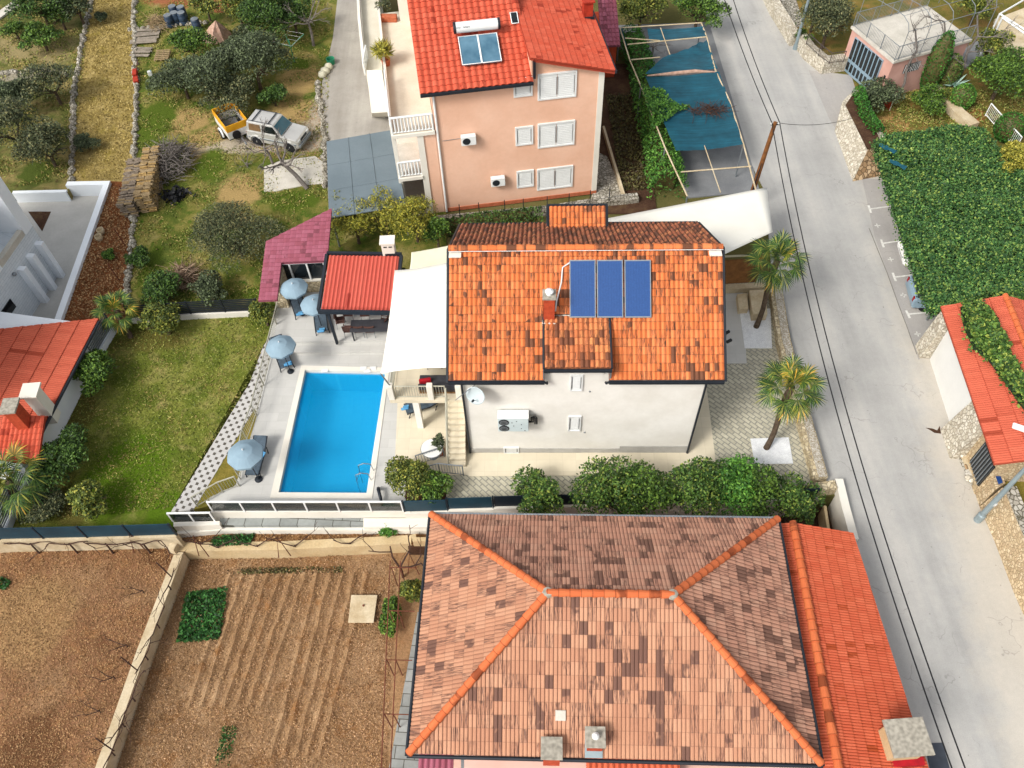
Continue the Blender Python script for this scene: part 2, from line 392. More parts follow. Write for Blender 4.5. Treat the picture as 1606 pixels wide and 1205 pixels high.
mat('cloth_pink','BFA08D','9C7B6A',.95,ns=6,grain=12,ga=.15,bump=.4)
mat('tarp_teal','3F7F86','2C6A72',.8,ns=5,grain=20,ga=.15)
mat('plastic_white','D0D2D0','C4C6C4',.5,ns=2,grain=10,ga=.03,bump=0)
mat('tool_red','A8341E','8A2716',.7,ns=4,grain=20,ga=.15)
mat('green_plastic','2F8A66','257253',.5,ns=2,grain=10,ga=.06)
mat('sign_blue','17407A','12356A',.5,ns=2,grain=10,ga=.04,bump=0)
mat('terracotta','B5694A','9E5638',.85,ns=4,grain=20,ga=.1)
mat('line_paint','D6D5CF','BEBDB6',.85,ns=6,grain=14,ga=.14,bump=.1)
mat('crack','6F6B66','7F7B75',.95,ns=5,grain=20,ga=.2)
mat('iron_fence','4E4440','3C3532',.8,ns=4,grain=20,ga=.1)
mat('solar_line','22477A','1F4272',.4,ns=2,grain=12,ga=.05,bump=0)
mat('manhole','474C55','3B4048',.8,ns=3,grain=12,ga=.15,bump=.4)
leafmat('leaf_green','1B2C10','37531D','5F7A2C')
leafmat('leaf_deep','16260F','2C4519','4C6628')
leafmat('leaf_olive','222B1C','3B452E','5D6848')
leafmat('leaf_oliveb','242B1C','3B432B','585E3F','7C7850')
leafmat('leaf_yellow','263314','455322','6C742F','8E8A3A')
leafmat('leaf_bamboo','3E431C','6C6E28','94902F','AB9C3C')
leafmat('leaf_gold','464A1A','77752A','98913A','A89C44')
leafmat('leaf_bright','214018','3A6624','5F8A34')
leafmat('leaf_hedge','1C3013','34501F','56722E','7F8A3C')
leafmat('leaf_ivy','18321A','2E4F26','4C6E34','76883F')
mat('ivy_under','20321C','1A2A16',.95,ns=2,grain=20,ga=.3)
mat('pump_blue','C2CFD0','B6C4C6',.6,ns=2,grain=12,ga=.03,bump=0)
mat('rail_beige','A9A797','9A9888',.6,ns=2,grain=12,ga=.04,bump=0)
mat('dish_grey','B4BFC1','A9B4B6',.6,ns=1.5,grain=12,ga=.04,bump=0)
leafmat('leaf_topiary','15300F','285418','3F7226')
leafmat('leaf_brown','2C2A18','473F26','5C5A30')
leafmat('leaf_agave','6A8578','87A396','A3BDB0')
leafmat('leaf_chard','10260E','20451B','38682C')
leafmat('palm_leaf','1C3216','33501F','536B2C','7E8038')
leafmat('palm_yellow','3A4C1B','5F6C26','8C8834','B08E38')
leafmat('dry_grass','6E5F35','8F7D48','B09C62')
leafmat('twig','5A4538','7A6350','94806C')
leafmat('clod','644628','856240','A8865C')
leafmat('clod_pale','80624A','967654','B09070')
leafmat('grass_blade','444F1E','656F2C','8C8E48')
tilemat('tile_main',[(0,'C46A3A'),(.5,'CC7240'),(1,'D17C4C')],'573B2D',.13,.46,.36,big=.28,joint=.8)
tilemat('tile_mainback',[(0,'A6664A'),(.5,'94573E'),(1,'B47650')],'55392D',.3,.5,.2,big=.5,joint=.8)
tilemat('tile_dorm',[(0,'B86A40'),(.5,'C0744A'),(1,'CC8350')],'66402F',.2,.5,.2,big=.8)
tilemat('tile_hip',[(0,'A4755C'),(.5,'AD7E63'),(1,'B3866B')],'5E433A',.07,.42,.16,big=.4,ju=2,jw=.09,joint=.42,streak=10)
tilemat('tile_hip_shadeside',[(0,'BC8C74'),(.5,'B4846E'),(1,'C0947C')],'6C4E42',.1,.45,.22,big=.4,ju=2,jw=.09,joint=.5,streak=10)  # hip tile recoloured lighter to offset shade on slopes facing away from the sun
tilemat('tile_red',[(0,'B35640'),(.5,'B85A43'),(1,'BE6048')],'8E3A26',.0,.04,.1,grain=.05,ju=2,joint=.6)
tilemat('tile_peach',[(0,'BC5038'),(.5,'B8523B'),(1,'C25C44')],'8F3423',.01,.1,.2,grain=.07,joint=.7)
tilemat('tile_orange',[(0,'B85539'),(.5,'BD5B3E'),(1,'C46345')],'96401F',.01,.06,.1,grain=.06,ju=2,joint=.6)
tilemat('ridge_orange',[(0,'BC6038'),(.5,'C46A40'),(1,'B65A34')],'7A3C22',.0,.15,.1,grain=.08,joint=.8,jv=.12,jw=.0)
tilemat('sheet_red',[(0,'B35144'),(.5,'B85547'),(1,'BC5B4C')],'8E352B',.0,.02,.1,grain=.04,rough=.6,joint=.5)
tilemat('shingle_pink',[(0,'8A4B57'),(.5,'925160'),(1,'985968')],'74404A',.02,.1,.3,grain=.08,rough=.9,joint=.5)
# net: slightly see-through woven shade
g=NG('shade_net',.8); c=g.ramp(g.noise(1.1,5,.6),[(.3,'0A3F4E'),(.7,'145466')]); m=g.n('ShaderNodeMapping'); m.inputs['Scale'].default_value=(.6,9,1); g.l(g.pos(),m.inputs[0])
st=g.noise(1,3,.6,m.outputs[0]); c=g.hsvv(c,g.mr(st,.3,.7,.75,1.25)); g.col(c); g.b.inputs['Alpha'].default_value=.9; MATS['shade_net']=g.m
# solar panels
g=NG('solar_blue',.35,0,.5); c=g.ramp(g.noise(14,4,.7),[(.3,'1D3F73'),(.7,'254B82')]); g.col(c); MATS['solar_blue']=g.m
g=NG('solar_dark',.15,0,.7); c=g.ramp(g.noise(.8,3,.6),[(.3,'2D5368'),(.7,'5C7F92')]); g.col(c); MATS['solar_dark']=g.m
# pool
g=NG('pool_tile',.4); p=g.pos(); br=g.n('ShaderNodeTexBrick'); br.offset=0; br.inputs['Scale'].default_value=1; br.inputs['Brick Width'].default_value=.25; br.inputs['Row Height'].default_value=.25; br.inputs['Mortar Size'].default_value=.006
g.l(p,br.inputs['Vector']); 
for i,cc in enumerate(('28A6D4','24A1D0','36B0DA')): br.inputs[1+i].default_value=srgb(cc)
g.col(br.outputs[0]); MATS['pool_tile']=g.m
g=NG('water',.06,0,.5); g.b.inputs['Base Color'].default_value=srgb('0C9CD2'); g.b.inputs['IOR'].default_value=1.33; g.b.inputs['Alpha'].default_value=.42
nz=g.noise(3.4,4,.6,dist=.8); g.bump(nz,.35,.06); MATS['water']=g.m
g=NG('clear_glass',.05,0,.5); g.b.inputs['Base Color'].default_value=srgb('20282A'); g.b.inputs['Alpha'].default_value=.62; MATS['clear_glass']=g.m
# ---- grounds
def gmat(name,stops,ns=.5,grain=16,ga=.25,bump=.6,blobs=None,stripes=None,mid=None,rough=.97,fine=45):
    g=NG(name,rough,0,.1); n1=g.noise(ns,6,.62,dist=.3); c=g.ramp(n1,stops)
    if mid: 
        n2=g.noise(mid[0],5,.6); c=g.mix(g.mr(n2,mid[2],mid[3],0,1),c,mid[1])
    if blobs:
        nz=g.math('MULTIPLY',g.math('SUBTRACT',g.noise(1.3,5,.65),.5),1.3)
        for colr,bl in blobs:
            c=g.mix(g.blob(bl,nz),c,colr)
    a=g.noise(grain,5,.75); b=g.noise(fine,3,.7)
    c=g.hsvv(c,g.mr(a,.3,.7,1-ga,1+ga)); c=g.hsvv(c,g.mr(b,.3,.7,1-ga*.6,1+ga*.6)); g.col(c)
    g.bump(g.math('ADD',a,g.math('MULTIPLY',b,.5)),bump,.05); MATS[name]=g.m
def bl(px,py,w,h): 
    c=A(px,py); return (c.x,c.y,w*.5*mpp(px,py),h*.5*mpp(px,py)*1.25)
gmat('ground_far',[(.3,'4C4E2A'),(.5,'5E5A33'),(.7,'6E6440')],.2)
gmat('ground_meadow',[(.3,'3C4A1E'),(.44,'566026'),(.54,'757038'),(.68,'8A8050')],.6,12,.34,.8,mid=(1.9,'3E5A18',.55,.66),
  blobs=[('9C8455',[bl(470,120,60,90),bl(460,175,80,50),bl(330,225,70,70),bl(375,300,70,60),bl(290,190,80,50),bl(360,345,60,30)]),
         ('A89C88',[bl(480,215,70,60),bl(505,180,40,90),bl(400,228,170,30)]),
         ('8F5A3C',[bl(300,-5,140,44),bl(350,10,50,30)]),
         ('4C5C1C',[bl(245,190,60,90),bl(330,260,50,60),bl(460,100,70,26),bl(235,420,30,80),bl(460,315,80,40),bl(240,40,60,40),bl(400,460,60,20)])])
gmat('ground_field',[(.3,'3F4A22'),(.46,'5C6030'),(.58,'84774A'),(.7,'8F8050')],.45,11,.3,.8,mid=(1.4,'4A3F26',.56,.7),
  blobs=[('8C7F58',[bl(40,75,150,60),bl(90,80,60,60)]),('8D8674',[bl(45,118,130,28)]),('46521F',[bl(60,270,60,50)])])
gmat('ground_drygrass',[(.3,'7C6A38'),(.5,'92804A'),(.66,'A8945F')],1.0,10,.3,.8,mid=(.9,'8A7B35',.55,.7))
gmat('ground_redsoil',[(.3,'5F3A22'),(.5,'724528'),(.7,'84583A')],.8,11,.32,.9,mid=(3.5,'8E6A48',.6,.75))
gmat('ground_lawn',[(.3,'4C5A1E'),(.45,'5E6826'),(.56,'747835'),(.7,'868248')],.6,14,.26,.7,mid=(1.1,'8F8750',.54,.7),
  blobs=[('5F5A2A',[bl(230,530,110,36),bl(120,640,60,60),bl(70,740,80,80),bl(130,600,50,60),bl(110,800,60,40)]),('4E6714',[bl(195,745,130,130),bl(255,800,60,60)])])
gmat('ground_wedge',[(.3,'5F5F28'),(.5,'74692E'),(.7,'87783A')],1.2,14,.3,.7)
gmat('soil_left',[(.3,'775239'),(.5,'8A6549'),(.7,'A0805F')],.42,10,.34,.9,fine=30,mid=(1.6,'99704A',.52,.7),
  blobs=[('A08058',[bl(20,960,140,120)]),('6B4A32',[bl(20,1180,120,110),bl(250,850,70,40)])])
gmat('soil_right',[(.3,'826447'),(.5,'957655'),(.7,'AA8C6A')],.5,10,.32,.9,fine=30,mid=(1.1,'8C6540',.54,.68))
gmat('soil_bed',[(.3,'6A4A2E'),(.5,'7C5A3A'),(.7,'947049')],1.3,10,.32,.9)
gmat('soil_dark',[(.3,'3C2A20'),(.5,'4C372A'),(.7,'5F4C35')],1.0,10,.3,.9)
gmat('garden_right',[(.3,'4B521E'),(.5,'6B6230'),(.7,'8A6A3C')],.9,12,.3,.8,blobs=[('A07E4E',[bl(1400,195,60,36)]),('8E5A35',[bl(1520,180,50,30)])])
gmat('paving_light',[(.35,'B6B4AE'),(.65,'AAA8A2')],.7,8,.05,.1,rough=.75,fine=20)
gmat('gravel_white',[(.4,'DCDEDE'),(.6,'D0D2D3')],3,26,.22,.5,rough=.9,fine=50)
def roadmat(name,c1,c2,c3,tyre=True):
    g=NG(name,.93,0,.15); p=g.pos(); m=g.n('ShaderNodeMapping'); m.inputs['Rotation'].default_value=(0,0,math.radians(4)); m.inputs['Scale'].default_value=(1.0,.07,1); g.l(p,m.inputs[0])
    n1=g.noise(.9,4,.6,m.outputs[0]); n2=g.noise(.35,5,.6); c=g.ramp(g.math('ADD',g.math('MULTIPLY',n1,.55),g.math('MULTIPLY',n2,.45)),[(.33,c1),(.5,c2),(.67,c3)])
    if name=='asphalt':
        for (q1,q2,off,colr) in ((A(1440,560),A(1600,1205),0.0,'BDB4A4'),(A(1160,60),A(1330,560),-4.6,'B5AFA4')):
            d_=(q2-q1).normalized(); n_=Vector((-d_.y,d_.x,0)); n_=n_ if n_.x>0 else -n_
            dt=g.n('ShaderNodeVectorMath',operation='DOT_PRODUCT'); g.l(p,dt.inputs[0]); dt.inputs[1].default_value=n_; v=g.math('ADD',g.math('SUBTRACT',dt.outputs['Value'],q1.dot(n_)),g.math('MULTIPLY',g.math('SUBTRACT',g.noise(.8,5,.65),.5),2.6))
            k=g.mr(v,-1.1,.2,0,.5) if off==0 else g.mr(v,-4.4,-3.4,.0,.0)
            c=g.mix(k,c,colr)
    a=g.noise(26,4,.7); c=g.hsvv(c,g.mr(a,.3,.7,.92,1.08)); b=g.noise(4,5,.7); c=g.hsvv(c,g.mr(b,.3,.7,.95,1.04))
    sp_=g.noise(5.5,2,.5); c=g.mix(g.mr(sp_,.735,.75,0,.5),c,'6A6864')
    vo=g.n('ShaderNodeTexVoronoi',feature='DISTANCE_TO_EDGE'); vo.inputs['Scale'].default_value=.33; dn=g.n('ShaderNodeVectorMath',operation='ADD'); g.l(p,dn.inputs[0]); nn=g.n('ShaderNodeTexNoise'); nn.inputs['Scale'].default_value=1.5; g.l(p,nn.inputs['Vector']); g.l(nn.outputs['Color'],dn.inputs[1]); g.l(dn.outputs[0],vo.inputs['Vector']); c=g.mix(g.math('MULTIPLY',g.mr(vo.outputs['Distance'],.0,.006,.45,0),g.mr(g.noise(.6,3,.6),.52,.56,0,1)),c,'6E6C68')
    g.col(c); g.bump(a,.2,.01); MATS[name]=g.m
roadmat('asphalt','93928F','A2A19D','B0ADA7',True); roadmat('bay_surface','8E8B87','9B9894','A6A29C')
roadmat('drive_concrete','857F76','97928A','A8A49A')
def brickmat(name,c1,c2,mo,bw,rh,ms,rot=0,off=.5,ns=2,ga=.1,bump=.3,vert=None,sq=1.0):
    g=NG(name,.9,0,.15); p=g.pos()
    if vert is not None:   # wall coords: (along, z)
        d=g.n('ShaderNodeVectorMath',operation='DOT_PRODUCT'); g.l(p,d.inputs[0]); d.inputs[1].default_value=(math.cos(vert),math.sin(vert),0)
        sp=g.n('ShaderNodeSeparateXYZ'); g.l(p,sp.inputs[0]); cb=g.n('ShaderNodeCombineXYZ'); g.l(d.outputs['Value'],cb.inputs[0]); g.l(sp.outputs[2],cb.inputs[1]); v=cb.outputs[0]
    else:
        m=g.n('ShaderNodeMapping'); m.inputs['Rotation'].default_value=(0,0,rot); g.l(p,m.inputs[0]); v=m.outputs[0]
    br=g.n('ShaderNodeTexBrick'); br.offset=off; br.inputs['Scale'].default_value=1; br.inputs['Brick Width'].default_value=bw; br.inputs['Row Height'].default_value=rh
    br.inputs['Mortar Size'].default_value=ms; br.inputs['Mortar Smooth'].default_value=.3; g.l(v,br.inputs['Vector'])
    br.inputs['Color1'].default_value=srgb(c1); br.inputs['Color2'].default_value=srgb(c2); br.inputs['Mortar'].default_value=srgb(mo)
    n=g.noise(ns,5,.65); c=g.hsvv(br.outputs[0],g.mr(n,.3,.7,1-ga,1+ga)); g.col(c); g.bump(g.math('SUBTRACT',n,br.outputs['Fac']),bump,.01); MATS[name]=g.m
brickmat('slab_grey','B9B8B3','B2B1AC','A8A7A1',1.0,.5,.006,rot=.05,ga=.05,ns=1.2,bump=.1)
brickmat('slab_beige','CFC5AE','C8BEA7','BDB39C',.6,.6,.006,rot=.05,off=0,ga=.05,ns=1.5,bump=.1)
brickmat('slab_path','8F9390','7D817E','4E4E48',.8,.5,.02,rot=.1,ga=.14,ns=3)
brickmat('ivy_terrace_slab','9FA0A6','97989E','8B8C90',.5,.5,.012,rot=.3,off=.5,ga=.06,ns=2)
brickmat('brick_clad','CDD3D7','C6CDD2','AEB8BF',.6,.16,.012,vert=1.0,ga=.04,ns=2)
def cobblemat(name,stops,scale=6,edge=(.02,.1),mortar='8B7F6A',bump=.8,rnd=1):
    g=NG(name,.93,0,.15); v=g.n('ShaderNodeTexVoronoi'); v.inputs['Scale'].default_value=scale; g.l(g.pos(),v.inputs['Vector']); v.inputs['Randomness'].default_value=rnd
    e=g.n('ShaderNodeTexVoronoi',feature='DISTANCE_TO_EDGE'); e.inputs['Scale'].default_value=scale; g.l(g.pos(),e.inputs['Vector']); e.inputs['Randomness'].default_value=rnd
    s=g.n('ShaderNodeSeparateColor'); g.l(v.outputs['Color'],s.inputs[0]); c=g.ramp(s.outputs[0],stops)
    k=g.mr(e.outputs['Distance'],edge[0],edge[1],0,1); c=g.mix(k,mortar,c); n=g.noise(1.2,4,.6); c=g.hsvv(c,g.mr(n,.3,.7,.88,1.1)); g.col(c); g.bump(k,bump,.03); MATS[name]=g.m
cobblemat('stone_wall',[(0,'A8997A'),(.5,'BDAE8E'),(1,'CFC2A4')],5.5)
cobblemat('stone_white',[(0,'ADA492'),(.5,'C3BBA9'),(1,'D3CDBE')],5.5,mortar='958B7A',edge=(.0,.12))
cobblemat('stone_brown',[(0,'8A6F50'),(.5,'A18665'),(1,'BFA684')],4.0,mortar='5F4E3C')
cobblemat('stone_ochre',[(0,'B0997A'),(.5,'C0AA88'),(1,'CFBD9E')],7,mortar='9E8A6A',edge=(.0,.12))
cobblemat('rubble',[(0,'8A8478'),(.5,'9F998C'),(1,'B4AFA3')],5,mortar='55503F')
cobblemat('pebble_top',[(0,'A9A395'),(.5,'C0BBAE'),(1,'D2CDC2')],14,mortar='8E7A5A')
# patterned concrete pavers: light flakes on darker interlock
g=NG('pavers',.9,0,.15); p=g.pos(); m=g.n('ShaderNodeMapping'); m.inputs['Rotation'].default_value=(0,0,math.radians(47)); g.l(p,m.inputs[0])
br=g.n('ShaderNodeTexBrick'); br.offset=.5; br.inputs['Scale'].default_value=1; br.inputs['Brick Width'].default_value=.42; br.inputs['Row Height'].default_value=.2; br.inputs['Mortar Size'].default_value=.035; br.inputs['Mortar Smooth'].default_value=.6
g.l(m.outputs[0],br.inputs['Vector'])
for i,cc in enumerate(('B9B49F','A5A18E','85837A')): br.inputs[1+i].default_value=srgb(cc)
n=g.noise(5,4,.7); c=g.hsvv(br.outputs[0],g.mr(n,.3,.7,.85,1.12)); g.col(c); g.bump(n,.3,.01); MATS['pavers']=g.m
# checker path: white slabs with dark square openings
g=NG('checker_path',.9,0,.15); m=g.n('ShaderNodeMapping'); m.inputs['Rotation'].default_value=(0,0,math.radians(18)); m.inputs['Scale'].default_value=(1/.42,1/.42,1); g.l(g.pos(),m.inputs[0])
f=g.n('ShaderNodeVectorMath',operation='FRACTION'); g.l(m.outputs[0],f.inputs[0]); s=g.n('ShaderNodeSeparateXYZ'); g.l(f.outputs[0],s.inputs[0])
def box01(g,s,cx,cy,r):
    a=g.math('LESS_THAN',g.math('ABSOLUTE',g.math('SUBTRACT',s.outputs[0],cx)),r); b=g.math('LESS_THAN',g.math('ABSOLUTE',g.math('SUBTRACT',s.outputs[1],cy)),r); return g.math('MULTIPLY',a,b)
k=g.math('MAXIMUM',box01(g,s,.25,.25,.17),box01(g,s,.75,.75,.17)); c=g.mix(k,'B0AEAA','55514A'); c=g.hsvv(c,g.mr(g.noise(6,4,.6),.3,.7,.92,1.06)); g.col(c); MATS['checker_path']=g.m
# ================================================================ GROUND
# one sheet to the horizon, with the lower garden let into it
def base_ground():
    ins=lambda x,y: (-300<x<13.0) and (y<16.4)
    xs=[-600,-300,-100,-60,-30,-22.4,-22.399,13.0,13.001,15.2,15.201,60,100,600]; ys=[-600,-100,0,17.3,17.301,30.2,30.201,45,45.001,70,200,600]
    mb=MB(); V={}
    def zz(x,y): return -2.35 if ((x<=13.0 and y<=30.2) or (x<=15.2 and y<=17.3) or (x<=-22.4 and y<=45)) else -.07
    for a in range(len(xs)-1):
        for b in range(len(ys)-1):
            mb.face([(xs[i],ys[j],zz(xs[i],ys[j])) for i,j in ((a,b),(a+1,b),(a+1,b+1),(a,b+1))])
    return tag(mb.build('ground','ground_far',loc=(0,0,0),merge=True),kind='structure')
base_ground()
struct('meadow','ground_meadow',[(207,-60),(560,-60),(560,120),(640,330),(700,330),(700,420),(420,480),(205,500),(205,340),(208,130)],0,.4)
struct('field','ground_field',[(-120,-60),(155,-60),(126,90),(112,286),(106,302),(-120,306)],.0,.9)
struct('grass_track','ground_drygrass',[(155,-60),(205,-60),(212,110),(207,290),(172,287),(112,288),(126,90)],.004,1.2)
struct('red_soil_strip','ground_redsoil',[(169,284),(206,286),(203,340),(206,420),(196,505),(150,520),(86,512)],.01,1.2)
struct('lawn','ground_lawn',[(140,505),(205,492),(432,478),(428,515),(268,803),(278,826),(-60,842),(-60,700)],-.3,.8)
struct('checker_path','checker_path',[(432,515),(434,560),(402,650),(400,640),(303,800),(268,803),(392,600),(412,545)],-.27,.5)
struct('grass_wedge','ground_wedge',[(434,560),(402,655),(372,765),(340,790),(303,800),(400,640)],-.288,.5)
# driveway west of the peach house
struct('driveway','drive_concrete',[(536,-60),(575,-60),(582,100),(604,170),(640,190),(640,335),(516,335),(505,130),(522,60)],.012,.4)
struct('concrete_pad','concrete_pale',[(414,262),(440,252),(494,245),(517,262),(517,287),(480,290),(432,300),(414,300)],.05,.3)
struct('dark_yard','concrete_dark',[(960,40),(1112,35),(1192,300),(1080,310),(1045,232)],.008,.4)
struct('side_strip','soil_dark',[(940,100),(1000,100),(1030,330),(1000,335),(930,335)],.004,.4)
struct('garden_bed','garden_right',[(1245,-60),(1640,-60),(1640,300),(1400,290),(1345,250),(1312,130),(1240,60)],.0,.4)
struct('road','asphalt',[(1095,-60),(1175,-60),(1243,65),(1290,120),(1335,150),(1330,205),(1386,285),(1640,300),(1640,1400),(1500,1400),(1400,1080),(1328,838),(1318,775),(1283,752),(1214,470),(1200,300),(1150,200),(1110,40)],.004,2.4)
struct('parking_bay','bay_surface',[(1352,280),(1560,290),(1560,500),(1475,520),(1441,565),(1400,450),(1372,372)],.009,.3)
struct('drive_apron','bay_surface',[(1268,110),(1335,118),(1345,150),(1330,165),(1309,200),(1300,185)],.009,.3)
def strip(name,m,p,q,w,z):
    a=A(*p,z);b=A(*q,z); d=(b-a).normalized(); s=Vector((-d.y,d.x,0))*w/2
    return MB().face([a-s,b-s,b+s,a+s])
for k,(b0,b1,l0,l1) in enumerate([((1362,322),(1366,334),(1364,328),(1402,323)),((1382,376),(1386,388),(1384,382),(1417,377)),((1400,428),(1405,441),(1402,435),(1442,430)),((1421,487),(1427,499),(1424,493),(1456,490))]):
    mb=strip('',0,b0,b1,.12,.014); m2=strip('',0,l0,l1,.09,.0145); i=len(mb.v); mb.v+=m2.v; mb.f.append(tuple(j+i for j in m2.f[0])); mb.uv.append(None)
    tag(mb.build('road_marking','line_paint'),kind='structure')
mb=MB()
for (x,y) in ((1376,354),(1397,407),(1417,463),(1439,524)):
    a=A(x,y,.013)
    for d in ((.16,.03),(.03,.16)): mb.face([a+Vector((sx*d[0],sy*d[1],0)) for sx,sy in((-1,-1),(1,-1),(1,1),(-1,1))])
tag(mb.build('bay_centre_marks','line_paint'),kind='structure')
mb=MB(); P=[A(1363,358,.012),A(1375,388,.012),A(1392,430,.012),A(1410,480,.012),A(1425,520,.012),A(1438,556,.012)]
for a,b in zip(P,P[1:]):
    d=(b-a).normalized(); s=Vector((-d.y,d.x,0))*.025; mb.face([a-s,b-s*random.uniform(.5,1.4),b+s,a+s])
tag(mb.build('road_seam','crack'),kind='structure')
mb=MB(); mb.prism([A(x,y,.02) for x,y in((1452,671),(1462,672),(1470,675),(1474,668),(1476,680),(1466,679),(1458,674))],-.1,.014); tag(mb.build('pothole','soil_dark'),kind='structure')
# pool terrace with the pool let into it -----------------------------------
pc=[A(*p,0) for p in ((472.5,573.7),(611,577.5),(583.7,782.5),(423.7,781))]
wc=[A(*p,0) for p in ((477.5+1,581),(604.5,584),(575,773.7),(437,772.7))]
Tz=0.0
outer=[(446,470),(402,655),(370,760),(335,792),(636,792),(636,420),(446,430)]
def ring(mb,out,inn,z0,z1):
    "quad ring between two 4-gons"
    for k in range(4):
        q=(k+1)%4; mb.prism([out[k],out[q],inn[q],inn[k]],z0,z1)
TL,TR,BR,BL=pc
o=[A(*p) for p in outer]
mb=MB()
mb.prism([o[6],o[5],TR,TL],-.6,Tz)                   # north
mb.prism([o[0],o[6],TL,BL,o[2],o[1]],-.6,Tz)    # west
mb.prism([o[2],BL,BR,o[4],o[3]],-.6,Tz)
mb.prism([o[5],o[4],BR,TR],-.6,Tz)
tag(mb.build('pool_deck','slab_grey'),kind='structure')
pool=thing('swimming_pool','rectangular swimming pool with bright blue water and a white stone edge','swimming pool',(pc[0]+pc[2])/2)
mb=MB(); ring(mb,pc,wc,-.25,.03); mb.build('coping','white_paint',pool)
cen=sum(wc,Vector())/4; ot=[p+(p-cen).normalized()*.12 for p in wc]
mb=MB(); ring(mb,ot,wc,-1.7,-.252); mb.prism(ot,-1.85,-1.7); mb.build('basin','pool_tile',pool)
mb=MB(); mb.face([(p.x,p.y,-.17) for p in wc][::-1]); wobj=mb.build('water','water',pool)
for (a,b) in (((505,577),(514,586)),((567,576),(573,580)),((572,577),(581,587)),((582,576),(588,580))):
    c=(A(*a,.03)+A(*b,.03))/2; MB().box(c+Vector((0,0,.012)),(.32,.2,.025)).build('skimmer_lid','white_metal',pool)
lad=thing('pool_ladder','chrome ladder with two curved handrails at the corner of the pool','pool ladder',A(582,738,0))
for p in ((586,738),(582,753)):
    c=A(*p,.03); MB().tube([c,c+Vector((-.05,0,.55)),c+Vector((-.35,0,.65)),c+Vector((-.62,0,.5)),c+Vector((-.68,0,-.3)),c+Vector((-.68,0,-1.1))],.024,8).build('handrail','steel',lad)
for k in range(3): MB().tube([A(586,738,-.3-.25*k)+Vector((-.66,0,0)),A(582,753,-.3-.25*k)+Vector((-.66,0,0))],.022,6).build('rung','steel',lad)
# upper patio and steps
up=[(447,436),(420,537),(608,534),(700,534),(700,430)]
mb=MB().prism([A(x,y,.32) for x,y in up],-.1,.32); tag(mb.build('upper_patio','slab_grey'),kind='structure')
mb=MB().prism([A(x,y,.16) for x,y in((418,538),(608,536),(608,551),(414,553))],-.1,.16); tag(mb.build('patio_step','slab_grey'),kind='structure')
struct('beige_patio','slab_beige',[(636,430),(700,430),(1135,430),(1135,560),(1106,590),(1122,720),(1122,745),(700,745),(636,752)],.0,.5)
struct('beige_patio_edge','slab_beige',[(636,560),(625,600),(618,752),(636,752)],.004,.05)
struct('paved_yard','pavers',[(1095,430),(1218,430),(1286,752),(1286,762),(1100,762),(1090,600)],-.012,.5)
struct('paved_strip','pavers',[(700,744),(1285,744),(1285,784),(700,784)],-.016,.5)
struct('planting_corner','soil_dark',[(600,750),(700,740),(700,792),(634,795)],-.02,.5)
struct('side_walk','slab_grey',[(1133,452),(1165,452),(1171,570),(1138,570)],.02,.3)
struct('white_gravel','gravel_white',[(1160,487),(1208,484),(1211,546),(1168,546)],.03,.3)
struct('white_gravel','gravel_white',[(1177,688),(1237,686),(1244,727),(1184,728)],.03,.3)
struct('front_walk','slab_beige',[(735,716),(1100,704),(1122,745),(735,747)],.012,.3)
# lower gardens ---------------------------------------------------------------
struct('left_plot','soil_left',[(-100,846),(290,846),(150,1240),(60,1500),(-200,1500)],-1.1,1.5)
struct('right_plot','soil_right',[(270,862),(700,862),(700,1000),(640,1240),(120,1240)],-1.9,1.0)
struct('upper_bed','soil_bed',[(285,826),(700,820),(700,853),(285,861)],-1.1,1.0)
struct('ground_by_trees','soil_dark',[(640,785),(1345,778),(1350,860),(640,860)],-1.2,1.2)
struct('concrete_path','slab_path',[(655,960),(690,960),(690,1300),(600,1300),(610,1205)],-1.85,.6)
